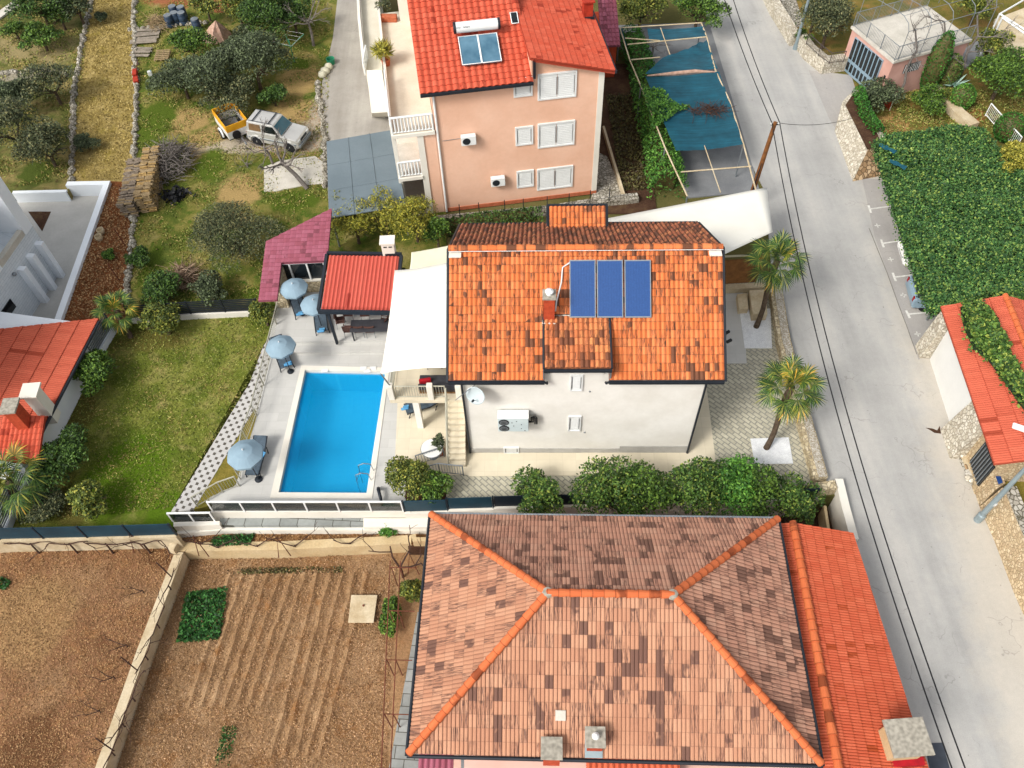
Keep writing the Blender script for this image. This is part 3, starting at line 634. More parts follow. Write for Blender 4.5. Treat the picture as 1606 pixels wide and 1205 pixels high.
# furrows
mb=MB(); rr=random.Random(3)
for k in range(12):
    xt=362+k*19.5; xb=xt-66-k*1.0
    pts=[]
    for s in range(15):
        t=s/14; x=xt+(xb-xt)*t; y=900+t*((1110 if k<7 else 1190)-900); p=A(x+rr.uniform(-1.6,1.6),y,-1.9-rr.uniform(0,.05)); pts.append(p)
    L=[];n=7
    prof=[(-.3,-.02),(-.16,.05),(-.05,.13),(.04,.14),(.14,.06),(.26,-.02)]
    for j in range(14):
        a,b=pts[j],pts[j+1]
        for q in range(5):
            h=lambda s: Vector((s[0],0,s[1]))
            mb.face([a+h(prof[q]),a+h(prof[q+1]),b+h(prof[q+1]),b+h(prof[q])])
tag(mb.build('furrows','soil_right',loc=(0,0,0),merge=True),kind='structure')
def scatter(name,m,poly,z,n,size,asp=.7,up=.3,zj=.03,seed=1,label=None,cat=None,clump=0,dens=None):
    "scatter small flakes over a photo-pixel polygon laid on the ground"
    rng=np.random.default_rng(seed); P=[A(x,y,z) for x,y in poly]; xs=[p.x for p in P]; ys=[p.y for p in P]
    pts=[]; 
    X=rng.uniform(min(xs),max(xs),n*4); Y=rng.uniform(min(ys),max(ys),n*4)
    ins=np.zeros(len(X),bool); j=len(P)-1
    for i in range(len(P)):
        c=((P[i].y>Y)!=(P[j].y>Y)); c&=X<(P[j].x-P[i].x)*(Y-P[i].y)/((P[j].y-P[i].y) or 1e-9)+P[i].x; ins^=c; j=i
    X=X[ins];Y=Y[ins]
    if clump:
        f=np.sin(X*1.7+np.sin(Y*1.3)*2)+np.sin(Y*2.1+np.sin(X*.9)*2)+np.sin(X*4.1+Y*3.3)*.6; k=f+rng.normal(size=len(X))*.7>clump-1; X=X[k];Y=Y[k]
    X=X[:n];Y=Y[:n]
    C=np.stack([X,Y,z+rng.random(len(X))*zj+.01],1); V,Q=leafquads(C,size,asp,up,rng)
    o=arrays_obj(name,V,Q,m,loc=(P[0].x,P[0].y,z)); return tag(o,kind='stuff')
scatter('lawn_grass','grass_blade',[(175,505),(428,485),(400,590),(268,798),(0,825),(60,700)],-.3,16000,.11,.35,.0,.05,1)
scatter('dry_lawn_grass','dry_grass',[(175,505),(428,485),(400,590),(268,798),(0,825),(60,700)],-.3,3500,.11,.3,.0,.05,2,clump=1.6)
scatter('meadow_grass','grass_blade',[(212,0),(520,0),(512,330),(420,470),(208,480),(208,340)],0,16000,.15,.35,.0,.07,3,clump=1)
scatter('dry_meadow_grass','dry_grass',[(212,0),(520,0),(512,330),(420,470),(208,480),(208,340)],0,7000,.14,.3,.0,.07,4,clump=1.2)
scatter('track_grass','dry_grass',[(150,-40),(205,-40),(212,110),(207,284),(116,284),(126,90)],0,9000,.16,.3,.0,.08,5)
scatter('field_grass','grass_blade',[(-20,-40),(150,-40),(110,284),(-20,298)],0,9000,.16,.35,.0,.08,6,clump=1)
scatter('field_dry_grass','dry_grass',[(-20,-40),(150,-40),(110,284),(-20,298)],0,6000,.16,.3,.0,.08,7,clump=1.2)
scatter('soil_clods','clod',[(0,856),(280,856),(165,1205),(0,1240)],-1.1,34000,.05,.8,.6,.03,8)
scatter('soil_clods','clod_pale',[(290,872),(622,872),(605,1210),(170,1210)],-1.9,24000,.05,.8,.6,.14,9)
scatter('soil_clods','clod',[(290,872),(622,872),(605,1210),(170,1210)],-1.9,30000,.05,.8,.6,.14,10)
scatter('soil_clods','clod',[(170,295),(206,290),(200,500),(95,500)],.01,5000,.09,.8,.6,.05,11)
scatter('soil_clods','clod',[(290,833),(640,830),(640,850),(290,858)],-1.1,1800,.08,.8,.6,.04,12)
scatter('garden_plants','grass_blade',[(1345,150),(1400,130),(1606,150),(1606,210),(1400,215)],0,4500,.16,.4,.2,.15,13,clump=.6)
scatter('garden_plants','dry_grass',[(1345,150),(1400,130),(1606,150),(1606,210),(1400,215)],0,2500,.14,.4,.2,.1,14,clump=.9)
scatter('dry_seedlings','leaf_brown',[(355,893),(537,890),(537,899),(355,902)],-1.88,900,.12,.5,.4,.12,41,clump=.8)
scatter('chard_patch','leaf_chard',[(293,932),(357,922),(346,1003),(278,1009)],-1.85,2600,.15,.6,.5,.16,15)
scatter('weeds','leaf_chard',[(350,1140),(372,1140),(365,1205),(335,1205)],-1.88,500,.1,.5,.4,.08,16,clump=1.2)
scatter('weeds','leaf_chard',[(335,843),(400,838),(392,856),(330,858)],-1.05,900,.12,.5,.4,.12,17)
scatter('gravel_stones','clod_pale',[(395,228),(505,150),(512,250),(420,250)],0.01,1500,.07,.8,.6,.02,18)
scatter('verge_weeds','leaf_brown',[(950,150),(1003,150),(1012,300),(975,300)],0,4000,.16,.5,.3,.25,19)
scatter('weeds','leaf_chard',[(0,905),(18,912),(10,925),(0,925)],-1.08,160,.14,.5,.4,.12,20)
# ================================================================ BUILDING HELPERS
def PJ(P):
    v=Vector((rv.x*P[0]+gv.x*P[1]+dv.x*(H-P[2]),rv.y*P[0]+gv.y*P[1]+dv.y*(H-P[2]),rv.z*P[0]+gv.z*P[1]+dv.z*(H-P[2])))
    return (C0[0]+v.x*F/v.z,C0[1]+v.y*F/v.z)
def HT(P,py,lo=None,hi=30):
    lo=P[2] if lo is None else lo
    for _ in range(40):
        m=(lo+hi)/2
        if PJ((P[0],P[1],m))[1]>py: lo=m
        else: hi=m
    return lo
def Vz(p,z): return Vector((p[0],p[1],z))
def rail(name,label,pts,h=.95,m='white_metal',style='bars',group=None,post_every=1.8,bar=.13,rr=.022,zs=None,cat='railing'):
    "railing along 3D points: posts, top rail, bottom rail, bar infill"
    pts=[Vector(p) for p in pts]; t=thing(name,label,cat,pts[0],group)
    up=Vector((0,0,h)); MB().tube([p+up for p in pts],rr*1.5,6).build('top_rail',m,t); MB().tube([p+Vector((0,0,.1)) for p in pts],rr,6).build('bottom_rail',m,t)
    mb=MB()
    for a,b in zip(pts,pts[1:]):
        L=(b-a).length; n=max(1,round(L/post_every))
        for k in range(n+1):
            if k==n and b is not pts[-1]: continue
            p=a.lerp(b,k/n); MB().tube([p,p+up*1.02],rr*1.4,6).build('post',m,t)
        nb=max(2,int(L/bar))
        for k in range(1,nb):
            p=a.lerp(b,k/nb); mb.tube([p+Vector((0,0,.1)),p+up],rr*.55 if style=='bars' else rr*1.3,4 if style=='bars' else 6,cap=False)
    if mb.v: mb.build('bar_panel',m,t)
    return t
def winrect(P,N,U,px):
    x0,y0,x1,y1=px; xm,ym=(x0+x1)/2,(y0+y1)/2
    a=OP(x0,ym,P,N);b=OP(x1,ym,P,N);zt=OP(xm,y0,P,N).z;zb=OP(xm,y1,P,N).z
    w=abs((b-a).dot(U)); c=(a+b)/2; return Vector((c.x,c.y,(zt+zb)/2)),w,zt-zb
def window(par,P,N,U,px,leaves=2,fr='white_metal',sh='white_metal',fw=.09,label=None):
    "shuttered window standing proud of a wall; N points outwards"
    c,w,h=winrect(P,N,U,px); rz=math.atan2(U.y,U.x); mb=MB(); D=N*.03
    for s in (-1,1):
        mb.box(c+D+U*(s*(w/2-fw/2)),(fw,.08,h),rz); mb.box(c+D+Vector((0,0,s*(h/2-fw/2))),(w-2*fw-.002,.075,fw),rz)
    f=mb.build('window',fr,par); f['label']=label or 'white framed window with closed shutters'
    lw=(w-2*fw)/leaves
    for k in range(leaves):
        q=c+U*((k+.5)*lw-(w-2*fw)/2); mb=MB().box(q+N*.012,(lw-.03,.03,h-2*fw-.02),rz)
        n=max(4,int((h-2*fw)/.11))
        for j in range(n): mb.box(q+N*.024+Vector((0,0,(j+.5)*(h-2*fw-.06)/n-(h-2*fw-.06)/2)),(lw-.14,.02,.05),rz)
        mb.build('shutter',sh,f)
        for s in (-1,1): MB().box(q+N*.035+U*(s*(lw/2-.035)),(.022,.02,(h-2*fw)*.75),rz).build('hinge_strip','grey_metal',f)
    return f
def acunit(name,label,c,U,N,w=.8,h=.55,d=.3,fans=1,group=None):
    rz=math.atan2(U.y,U.x); t=thing(name,label,'air conditioner',c-Vector((0,0,h/2)),group)
    MB().box(c+N*(d/2+.08),(w,d,h),rz).build('casing','white_metal',t,bev=.02)
    for k in range(fans):
        q=c+N*(d+.085)+U*(-w*.15)
        MB().lathe(q,[(.2,0),(.21,.01),(.17,.02),(.04,.02)],16,axis=N).build('fan_grille','dark_metal',t)
    MB().box(c+N*.1-Vector((0,0,h/2+.03)),(w*.9,.3,.04),rz).build('bracket','grey_metal',t)
    return t
def dish(name,label,c,N,r,m='dish_grey',arm=True,par=None):
    t=thing(name,label,'satellite dish',c); N=Vector(N).normalized()
    MB().lathe(c,[(.01,0),(r*.5,.03),(r*.85,.1),(r,.15),(r,.17),(r*.83,.125),(r*.5,.06),(.01,.03)],24,axis=N).build('reflector',m,t,smooth=True)
    q=c+N*(r*.9)-Vector((0,0,r*.35)); MB().tube([c-Vector((0,0,r*.95))+N*.1,q],.015,5).build('feed_arm','grey_metal',t); MB().lathe(q,[(.05,0),(.05,.1)],10,axis=N).build('feed_horn','dark_metal',t)
    MB().tube([c-N*.02,c-N*.3],.03,6).build('mount','dark_metal',t)
    return t
def chimney(par,name,base,w,d,h,rz=0,body='brick_red',cap='chimney_cap',capz=.08,over=.08,gap=True,flash=None):
    c=Vector(base); MB().box(c+Vector((0,0,h/2-.3)),(w,d,h+.6),rz).build(name,body,par)
    ch=[o for o in par.children if o.name.startswith(name)][-1]
    if gap:
        mb=MB()
        for sx in (-1,1):
            for sy in (-1,1): mb.box(c+Matrix.Rotation(rz,3,'Z')@Vector((sx*(w/2-.06),sy*(d/2-.06),0))+Vector((0,0,h+.09)),(.1,.1,.18),rz)
        mb.build('cap_support',body,ch); z=h+.18
    else: z=h
    MB().box(c+Vector((0,0,z+capz/2)),(w+2*over,d+2*over,capz),rz).build('chimney_cap',cap,ch,bev=.01)
    if flash: MB().box(c+Vector((0,0,.02)),(w+.16,d+.16,.2),rz).build('flashing',flash,ch)
    return ch
# ================================================================ MAIN HOUSE
yaw=math.radians(-3.0); U=Vector((math.cos(yaw),math.sin(yaw),0)); V=Vector((-math.sin(yaw),math.cos(yaw),0)); up=Vector((0,0,1))
O=A(703.5,597,6.0); Wd=11.12; run=4.55; rise=2.9; LS=math.hypot(run,rise); S=(V*run+up*rise).normalized(); Nf=U.cross(S).normalized()
mh=thing('detached_house','cream two storey house under a mottled orange tiled roof with three blue solar panels',"house",Vz(O+U*5.5+V*.3,0))
x0,x1=3.9,6.5
ov=.28
wl=.42; wr=Wd-.55
f0=O+V*ov
# walls with dormer gable standing flush
W0=lambda u,v,z: Vz(O+U*u+V*v,z)
zr=lambda v:6.0+v*rise/run-.12
mb=MB(); n=[W0(wl,ov,0),W0(wr,ov,0),W0(wr,ov,zr(ov)),W0(wl,ov,zr(ov))]; m=2*run-ov
mb.hexa([W0(wl,ov,0),W0(wr,ov,0),W0(wr,m,0),W0(wl,m,0)],[W0(wl,ov,zr(ov)),W0(wr,ov,zr(ov)),W0(wr,m,zr(ov)),W0(wl,m,zr(ov))])
for u in (wl,wr-.2):
    mb.hexa([W0(u,ov,zr(ov)),W0(u+.2,ov,zr(ov)),W0(u+.2,m,zr(ov)),W0(u,m,zr(ov))],[W0(u,run,zr(run)),W0(u+.2,run,zr(run)),W0(u+.2,run+.01,zr(run)),W0(u,run+.01,zr(run))])
mb.build('wall','plaster_cream',mh)
mb=MB().box(W0((wl+wr)/2-1.6,ov-.015,.18),(wr-wl-3.2,.03,.36),yaw).box(W0(wr-1.6,ov-.015,.28),(3.18,.034,.56),yaw); mb.build('plinth','grey_plinth',mh)
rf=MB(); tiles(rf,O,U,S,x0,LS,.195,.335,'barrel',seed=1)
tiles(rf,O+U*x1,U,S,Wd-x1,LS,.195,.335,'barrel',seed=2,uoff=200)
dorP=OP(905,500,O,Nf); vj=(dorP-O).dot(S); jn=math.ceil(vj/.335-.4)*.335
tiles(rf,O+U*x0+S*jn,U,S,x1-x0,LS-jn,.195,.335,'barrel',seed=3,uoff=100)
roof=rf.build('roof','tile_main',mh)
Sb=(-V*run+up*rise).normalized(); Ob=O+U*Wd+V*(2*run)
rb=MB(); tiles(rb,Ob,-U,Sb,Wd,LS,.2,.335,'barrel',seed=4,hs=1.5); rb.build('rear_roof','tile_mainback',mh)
rc=MB(); ridgecaps(rc,W0(0,run,8.93),W0(Wd,run,8.93),.15,.4); rc.build('ridge_tiles','tile_main',roof)
MB().tube([W0(0,run-.25,9.02),W0(Wd,run-.22,9.0)],.015,5).build('ridge_cable','plastic_white',roof)
MB().box(W0(.25,run-.28,8.86),(.5,.3,.05),yaw).build('mortar_patch','white_paint',roof)
MB().box(W0(Wd-.3,run-.28,8.86),(.5,.3,.05),yaw).build('mortar_patch','white_paint',roof)
# gutters, verges, downpipes
gm=MB()
gm.box(W0(x0/2,-.07,5.93),(x0,.13,.11),yaw).box(W0((x1+Wd)/2,-.07,5.93),(Wd-x1,.13,.11),yaw); gm.build('gutter','dark_metal',mh)
for u in (-.05,Wd+.05):
    MB().tube([W0(u,-.05,5.95),W0(u,run,8.9),W0(u,2*run+.05,5.98)],.06,6).build('verge_trim','dark_metal',mh)
MB().box(W0(Wd/2,2*run+.07,5.95),(Wd,.13,.12),yaw).build('gutter','dark_metal',mh)
for u in (wl+.06,wr-.06): MB().tube([W0(u,-.05,5.9),W0(u,ov-.1,5.6),W0(u,ov-.06,.05)],.05,8).build('downpipe','dark_metal',mh)
for u,s in ((x0-.02,1),(x1+.02,-1)):
    MB().tube([W0(u,-.05,5.95),W0(u+s*.12,-.02,5.8),W0(u+s*.12,ov-.06,5.55)],.05,6).build('gutter_outlet','dark_metal',mh)
# front dormer
zE=OP(905,579,W0(0,-.12,0),V).z
dw0,dw1=x0+.22,x1-.22
dm=MB().hexa([W0(dw0,ov-.012,5.7),W0(dw1,ov-.012,5.7),W0(dw1,run*.6,5.7),W0(dw0,run*.6,5.7)],[W0(dw0,ov-.012,zE-.03),W0(dw1,ov-.012,zE-.03),W0(dw1,run*.55,zE+.5),W0(dw0,run*.55,zE+.5)])
dor=dm.build('dormer','plaster_cream',mh)
top=OP(905,499,O,Nf); Do=W0(x0-.0,-.12,zE+.02); vt=(top-O).dot(V); Dd=(V*(vt+.12)+up*(top.z-zE-.02)); LD=Dd.length
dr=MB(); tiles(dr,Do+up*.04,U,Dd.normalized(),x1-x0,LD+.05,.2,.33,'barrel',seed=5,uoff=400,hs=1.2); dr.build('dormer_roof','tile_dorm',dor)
for u in (x0-.04,x1+.04):
    a=W0(u,-.12,zE+.02); MB().tube([a,a+Dd+up*.03],.06,5).build('dormer_flashing','dark_metal',dor)
    # cheek
    MB().hexa([W0(u-.03,0,6.0),W0(u+.03,0,6.0),W0(u+.03,vt,6.0+vt*rise/run-.05),W0(u-.03,vt,6.0+vt*rise/run-.05)],[W0(u-.03,0,zE),W0(u+.03,0,zE),W0(u+.03,vt,top.z),W0(u-.03,vt,top.z)]).build('dormer_cheek','grey_metal',dor)
MB().box(W0((x0+x1)/2,-.2,zE-.02),(x1-x0+.1,.12,.1),yaw).build('gutter','dark_metal',dor)
# rear dormer
Nb=(-U).cross(Sb).normalized()
vb=2*run+.15; zB=OP(903,324,W0(0,vb,0),V).z
pj=OP(903,358,Ob,Nb); uu0=(OP(861,340,W0(0,vb,0),V)-O).dot(U); uu1=(OP(948,340,W0(0,vb,0),V)-O).dot(U)
vv=(pj-O).dot(V); E2=Vector(W0(uu1,vb,zB)); D2=(-V*(vb-vv)+up*(pj.z-zB))
rd=MB().hexa([W0(uu0+.1,vv,6.2),W0(uu1-.1,vv,6.2),W0(uu1-.1,vb-.3,6.2),W0(uu0+.1,vb-.3,6.2)],[W0(uu0+.1,vv,pj.z-.15),W0(uu1-.1,vv,pj.z-.15),W0(uu1-.1,vb-.3,zB-.12),W0(uu0+.1,vb-.3,zB-.12)]).build('dormer','plaster_cream',mh)
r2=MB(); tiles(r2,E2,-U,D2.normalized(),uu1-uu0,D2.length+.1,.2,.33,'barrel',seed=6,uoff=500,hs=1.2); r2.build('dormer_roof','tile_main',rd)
for u in (uu0-.06,uu1+.06): MB().tube([W0(u,vb+.05,zB+.03),W0(u,vv,pj.z+.03)],.07,5).build('dormer_flashing','dark_metal',rd)
MB().box(W0((uu0+uu1)/2,vb+.06,zB),(uu1-uu0+.2,.12,.12),yaw).build('gutter','dark_metal',rd)
# chimney on the front slope
cb=OP(861,495,O,Nf); ctop=HT(Vz(cb,cb.z),456); chimney(mh,'chimney',Vz(cb,cb.z),.44,.44,ctop-cb.z-.28,yaw,over=.05,gap=False)
cc=Vz(cb,ctop-.2); MB().lathe(cc,[(.12,0),(.12,.12),(.17,.14),(.17,.17),(.05,.25)],14).build('chimney_cowl','white_metal',mh)
MB().box(cb-V*.3+up*(-.1),(.56,.2,.12),yaw).build('mortar_patch','white_paint',mh)
# windows + vents on the facade
Wp=W0(0,ov,0); No=-V
window(mh,Wp,No,U,(894,587,914,612),1,fw=.05,label='small shuttered window under the dormer'); window(mh,Wp,No,U,(891,652,911,675),1,fw=.05,label='small shuttered window of the middle storey'); window(mh,Wp,No,U,(790,701,814,710),1,fw=.05,label='low wide basement window by the plinth')
for p in ((925,614),(917,678)): MB().lathe(OP(*p,Wp,No),[(.04,0),(.04,.03)],8,axis=No).build('wall_vent','grey_metal',mh)
for k,(xa,xb) in enumerate(((893.5,934.5),(936.5,977.5),(980,1021.5))):
    Pp=O+Nf*.16; a=OP(xa,498.5,Pp,Nf);b=OP(xb,498.5,Pp,Nf);d=OP(xa+.3,408,Pp,Nf)
    w_=(b-a).dot(U); l_=(d-a).dot(S); q=lambda u,v,n: a+U*u+S*v+Nf*n
    def slabm(u0,u1,v0,v1,n0,n1): return MB().hexa([q(u0,v0,n0),q(u1,v0,n0),q(u1,v1,n0),q(u0,v1,n0)],[q(u0,v0,n1),q(u1,v0,n1),q(u1,v1,n1),q(u0,v1,n1)])
    mb=slabm(0,w_,0,.05,-.07,.02)
    for z in ((0,w_,l_-.05,l_),(0,.04,.05,l_-.05),(w_-.04,w_,.05,l_-.05)):
        e=slabm(*z,-.07,.02); i=len(mb.v); mb.v+=e.v; mb.f+=[tuple(j+i for j in f) for f in e.f]; mb.uv+=e.uv
    s=mb.build('solar_panel','grey_metal',mh); cl=slabm(.04,w_-.04,.05,l_-.05,-.06,.008).build('collector','solar_blue',s)
    mb=MB()
    for j in range(1,9): u=.04+(w_-.08)*j/9; mb.tube([q(u,.07,.008),q(u,l_-.07,.008)],.004,4)
    mb.build('absorber_tubes','solar_line',s)
    for u in (.1,w_-.1): MB().tube([q(u,.2,-.06),q(u,.2,-.2)],.03,5).build('bracket','grey_metal',s)
p=lambda u,v,n:O+U*u+S*v+Nf*n
u_=(OP(890,430,O,Nf)-O).dot(U)
tag(MB().tube([p(u_+.1,LS-.6,.12),p(u_-.2,LS-.8,.1),p(u_-.25,LS-1.4,.1),p(u_-.45,LS-2.2,.1),p(u_-.5,LS-2.6,.1)],.03,6).build('solar_pipe','plastic_white'),'thin pale pipe snaking down the tiles beside the blue solar panels','pipe')
for a,b in (((1140,552),(1135,558)),((1140,546),(1144,543))): pass
# heat pump on facade
c,w_,h_=winrect(Wp+No*.45,No,U,(779,646,831,683)); c=c-No*.45
hp=thing('heat_pump','large pale heat pump with two black fans one above the other on the cream facade','heat pump',c-up*.4)
MB().box(c+No*.32,(1.32,.42,1.0),yaw).build('casing','pump_blue',hp,bev=.02); MB().box(c+No*.31+up*.51,(1.34,.44,.03),yaw).build('lid','white_metal',hp)
for k in (-1,1):
    q=c+No*.535+U*(-.4)+up*(k*.23); MB().lathe(q,[(.22,0),(.22,.015),(.2,.02),(.02,.02)],24,axis=No).build('fan_grille','black',hp)
    mb=MB()
    for r in (.06,.12,.17): mb.lathe(q+No*.02,[(r,0),(r+.008,.006)],20,axis=No)
    mb.build('grille_rings','grey_metal',hp)
for du,dz in ((-.05,.2),(.02,-.05),(.35,.05),(.35,-.25),(.15,.3),(-.5,-.42),(.5,-.42)): MB().lathe(c+No*.53+U*du+up*dz,[(.025,0),(.025,.01)],8,axis=No).build('bolt','dark_metal',hp)
for k,dx in enumerate((.78,.86)): 
    e=c+U*dx+No*.25; MB().tube([c+U*.66+No*.3+up*(.0-.1*k),e+up*(-.15),e+up*(.2+.05*k),e+U*(.1)+up*(.25+.05*k),e+U*.16+up*(.1),e+U*.16+up*(-.3)],.035,8).build('insulated_pipe','black',hp)
for s in (-.55,.55): MB().box(c+No*.2+U*s-up*.54,(.05,.5,.06),yaw).build('bracket','grey_metal',hp)
q=OP(748,618,Wp+No*.35,No); dish('satellite_dish','round pale satellite dish on the cream facade left of the heat pump',q,(-.35,-.75,.35),.42)
a=OP(750,600,Wp,No);b=OP(714,628,Wp+No*.8,No); tag(MB().tube([a,b],.018,6).build('awning_strut','grey_metal'),'thin slanting metal rod above the satellite dish','rod')
q=W0(Wd+.1,1.6,6.8); t=thing('security_camera','small black twin floodlight on the right roof verge','floodlight',q)
for dy in (0,.45): MB().box(q+Vector((.22,dy,-.3)),(.24,.1,.1),.5).build('lamp_head','black',t)
MB().tube([q+Vector((-.05,.2,-.4)),q+Vector((.12,.2,-.35))],.02,5).build('arm','black',t)
# ---- west balcony, stairs, sails
ZB=2.35
bl_=A(611,628,ZB); br_=W0(wl,1.3,ZB); bw=(br_-bl_); 
xl=(bl_-O).dot(U); vf=(bl_-O).dot(V)
bal=thing('balcony','raised stone balcony with pale balustrade and columns between the pool and the house','balcony',Vz(bl_,0))
MB().hexa([W0(xl,vf,ZB-.22),W0(wl-.01,vf,ZB-.22),W0(wl-.01,8.4,ZB-.22),W0(xl,8.4,ZB-.22)],[W0(xl,vf,ZB),W0(wl-.01,vf,ZB),W0(wl-.01,8.4,ZB),W0(xl,8.4,ZB)]).build('slab','slab_beige',bal)
for (u,v) in ((xl+1.15,vf+.15),(xl+1.15,6.5),(xl+.2,8.0)): MB().box(W0(u,v,(ZB-.22)/2),(.28,.3,ZB-.24),yaw).build('column','plaster_cream',bal)
for (u,v) in ((xl+.12,vf+.13),(xl+1.9,vf+.13),(xl+.12,4.4),(wl-.35,vf+.13)): MB().box(W0(u,v,ZB+.5),(.26,.26,1.0),yaw).build('pier','white_paint',bal,bev=.015)
stair_u=wl-.95
rail('balcony_railing','pale metal railing along the front of the raised balcony',[W0(xl+.26,vf+.13,ZB),W0(xl+1.76,vf+.13,ZB)],.9,'rail_beige',bar=.11)
rail('balcony_railing','pale metal railing along the pool side of the raised balcony',[W0(xl+.12,vf+.3,ZB),W0(xl+.12,4.2,ZB)],.9,'rail_beige',bar=.11)
rail('balcony_railing','short pale railing piece between balcony pier and stair head',[W0(xl+2.04,vf+.13,ZB),W0(stair_u-.02,vf+.13,ZB)],.9,'rail_beige',bar=.11)
MB().box(W0(xl+2.6,5.5,ZB+1.0),(.1,.1,.1)) 
st=MB(); ns=11; v0=vf; v1=v0-2.1
for k in range(ns):
    z=ZB*(1-(k+1)/(ns+1)); va=v0-(v0-v1)*k/ns; vb_=v0-(v0-v1)*(k+1)/ns
    st.hexa([W0(stair_u,vb_,0),W0(wl-.12,vb_,0),W0(wl-.12,va,0),W0(stair_u,va,0)],[W0(stair_u,vb_,z),W0(wl-.12,vb_,z),W0(wl-.12,va,z),W0(stair_u,va,z)])
tag(st.build('outdoor_stairs','slab_beige'),'narrow stone stairs climbing along the house wall to the balcony','stairs')
rail('stair_handrail','thin metal handrail on the left of the narrow stone stairs',[W0(stair_u+.05,v1,.1),W0(stair_u+.05,v0,ZB)],.9,'rail_beige',bar=.25)
# landing railings and round table
rail('terrace_railing','grey metal railing left of the round table below the stairs',[A(655,730,0),A(697,716,0)],.85,'grey_metal',bar=.12)
rail('terrace_railing','grey metal railing along the ramp right of the round bush',[A(668,748,0),A(690,742,0),A(727,746,0)],.85,'grey_metal',bar=.12)
c=A(680,716,0); t=thing('round_table','white round garden table with a wire frame below the stairs','table',c)
MB().lathe(c+up*.7,[(.48,0),(.5,.015),(.5,.03),(.47,.035)],28).build('tabletop','car_white',t); MB().lathe(c,[(.22,0),(.04,.05),(.04,.7)],12).build('pedestal','grey_metal',t)
MB().tube([c+Vector((.52*math.cos(a),.52*math.sin(a),.69)) for a in [2*PI*k/20 for k in range(21)]],.014,5).build('rim','grey_metal',t)
t=thing('potted_plant','leafy plant beside the white round garden table','plant',A(692,712,0)); c=A(692,712,0); MB().lathe(c,[(.14,0),(.2,.35),(.19,.35),(.17,.3)],14).build('pot','terracotta',t)
Vv,Q=leafquads(crown_points((c.x,c.y,.95),(.4,.4,.42),420,5),.17,.35,.4); arrays_obj('foliage',Vv,Q,'leaf_olive',t)
# sofa on balcony
sf=thing('corner_sofa','charcoal corner sofa with red cushions on the balcony','sofa',W0(wl-1.0,vf+.9,ZB))
ua=wl-2.2; MB().box(W0((ua+wl-.25)/2,vf+.72,ZB+.14),(wl-.25-ua,.72,.26),yaw).box(W0(wl-.55,vf+1.8,ZB+.14),(.66,1.3,.26),yaw).build('base','rattan',sf)
MB().box(W0((ua+wl-.25)/2,vf+.76,ZB+.36),(wl-.27-ua,.7,.16),yaw).build('seat_cushion','charcoal_fabric',sf,bev=.03); MB().box(W0(wl-.55,vf+1.78,ZB+.355),(.62,1.3,.15),yaw).build('seat_cushion','charcoal_fabric',sf,bev=.03)
MB().box(W0((ua+wl-.25)/2,vf+.42,ZB+.36),(wl-.25-ua,.12,.5),yaw).build('backrest','charcoal_fabric',sf,bev=.03)
for (u,v,a) in ((ua+.3,vf+.68,.2),(wl-.55,vf+.65,.5),(wl-.35,vf+1.7,1.4)): MB().box(W0(u,v,ZB+.52),(.55,.16,.36),yaw+a,0).build('cushion','red_fabric',sf,bev=.05)
t=thing('glass_side_table','small glass table on the balcony beside the charcoal sofa','table',W0(wl-1.6,vf+2.1,ZB)); c=W0(wl-1.6,vf+2.0,ZB+.4); MB().box(c,(.8,.6,.03),yaw).build('tabletop','clear_glass',t)
for sx in (-1,1):
    for sy in (-1,1): MB().tube([c+Vector((sx*.33,sy*.24,-.01)),c+Vector((sx*.33,sy*.24,-.4))],.015,5).build('leg','dark_metal',t)
def sail(name,label,corners,m,sag=.25,n=14,cat='shade sail',cc_=1.0):
    a,b,c,d=[Vector(x) for x in corners]; mb=MB(); idx={}
    for i in range(n+1):
        for j in range(n+1):
            u=i/n;v=j/n; p=a.lerp(b,u).lerp(d.lerp(c,u),v); s=sag*(16*u*(1-u)*v*(1-v))**.5*.6; s2=.03*math.sin(9*u+5*v)*(u*(1-u)*v*(1-v))**.5
            # concave edges
            ctr=(a+b+c+d)/4; k=.035*(4*max(u*(1-u),0)*(1-min(1,4*min(v,1-v)*2))+4*v*(1-v)*(1-min(1,4*min(u,1-u)*2)))
            p=p.lerp(Vector((ctr.x,ctr.y,p.z)),max(0,k*cc_)); p.z-=s+s2; idx[i,j]=mb.vs([p])
    for i in range(n):
        for j in range(n): mb.f.append((idx[i,j],idx[i+1,j],idx[i+1,j+1],idx[i,j+1])); mb.uv.append(None)
    o=mb.build(name,m,smooth=True); md=o.modifiers.new('thick','SOLIDIFY'); md.thickness=.012; tag(o,label,cat); return o
sail('shade_sail','white awning stretched from the roof edge over the balcony',[A(597,586,4.7),A(703.5,577,5.7),A(704.5,411,6.2),A(619,424,5.2)],'canvas_white',.1)
sail('shade_sail','small cream canopy behind the white balcony awning',[A(641,428,4.4),A(706,418,4.6),A(706,385,4.9),A(645,396,4.7)],'canvas_cream',.05)
for p,z in ((A(597,586,4.7),4.7),(A(620,424,5.2),5.2)):
    tag(MB().tube([Vz(p,.32) if p.y>25 else W0(xl+.12,vf+.13,ZB+1.0),Vz(p,z-.02)],.035,8).build('sail_post','grey_metal'),'slim grey post holding the far corner of the balcony awning' if p.y>25 else 'slim grey post holding the poolside corner of the balcony awning','post')
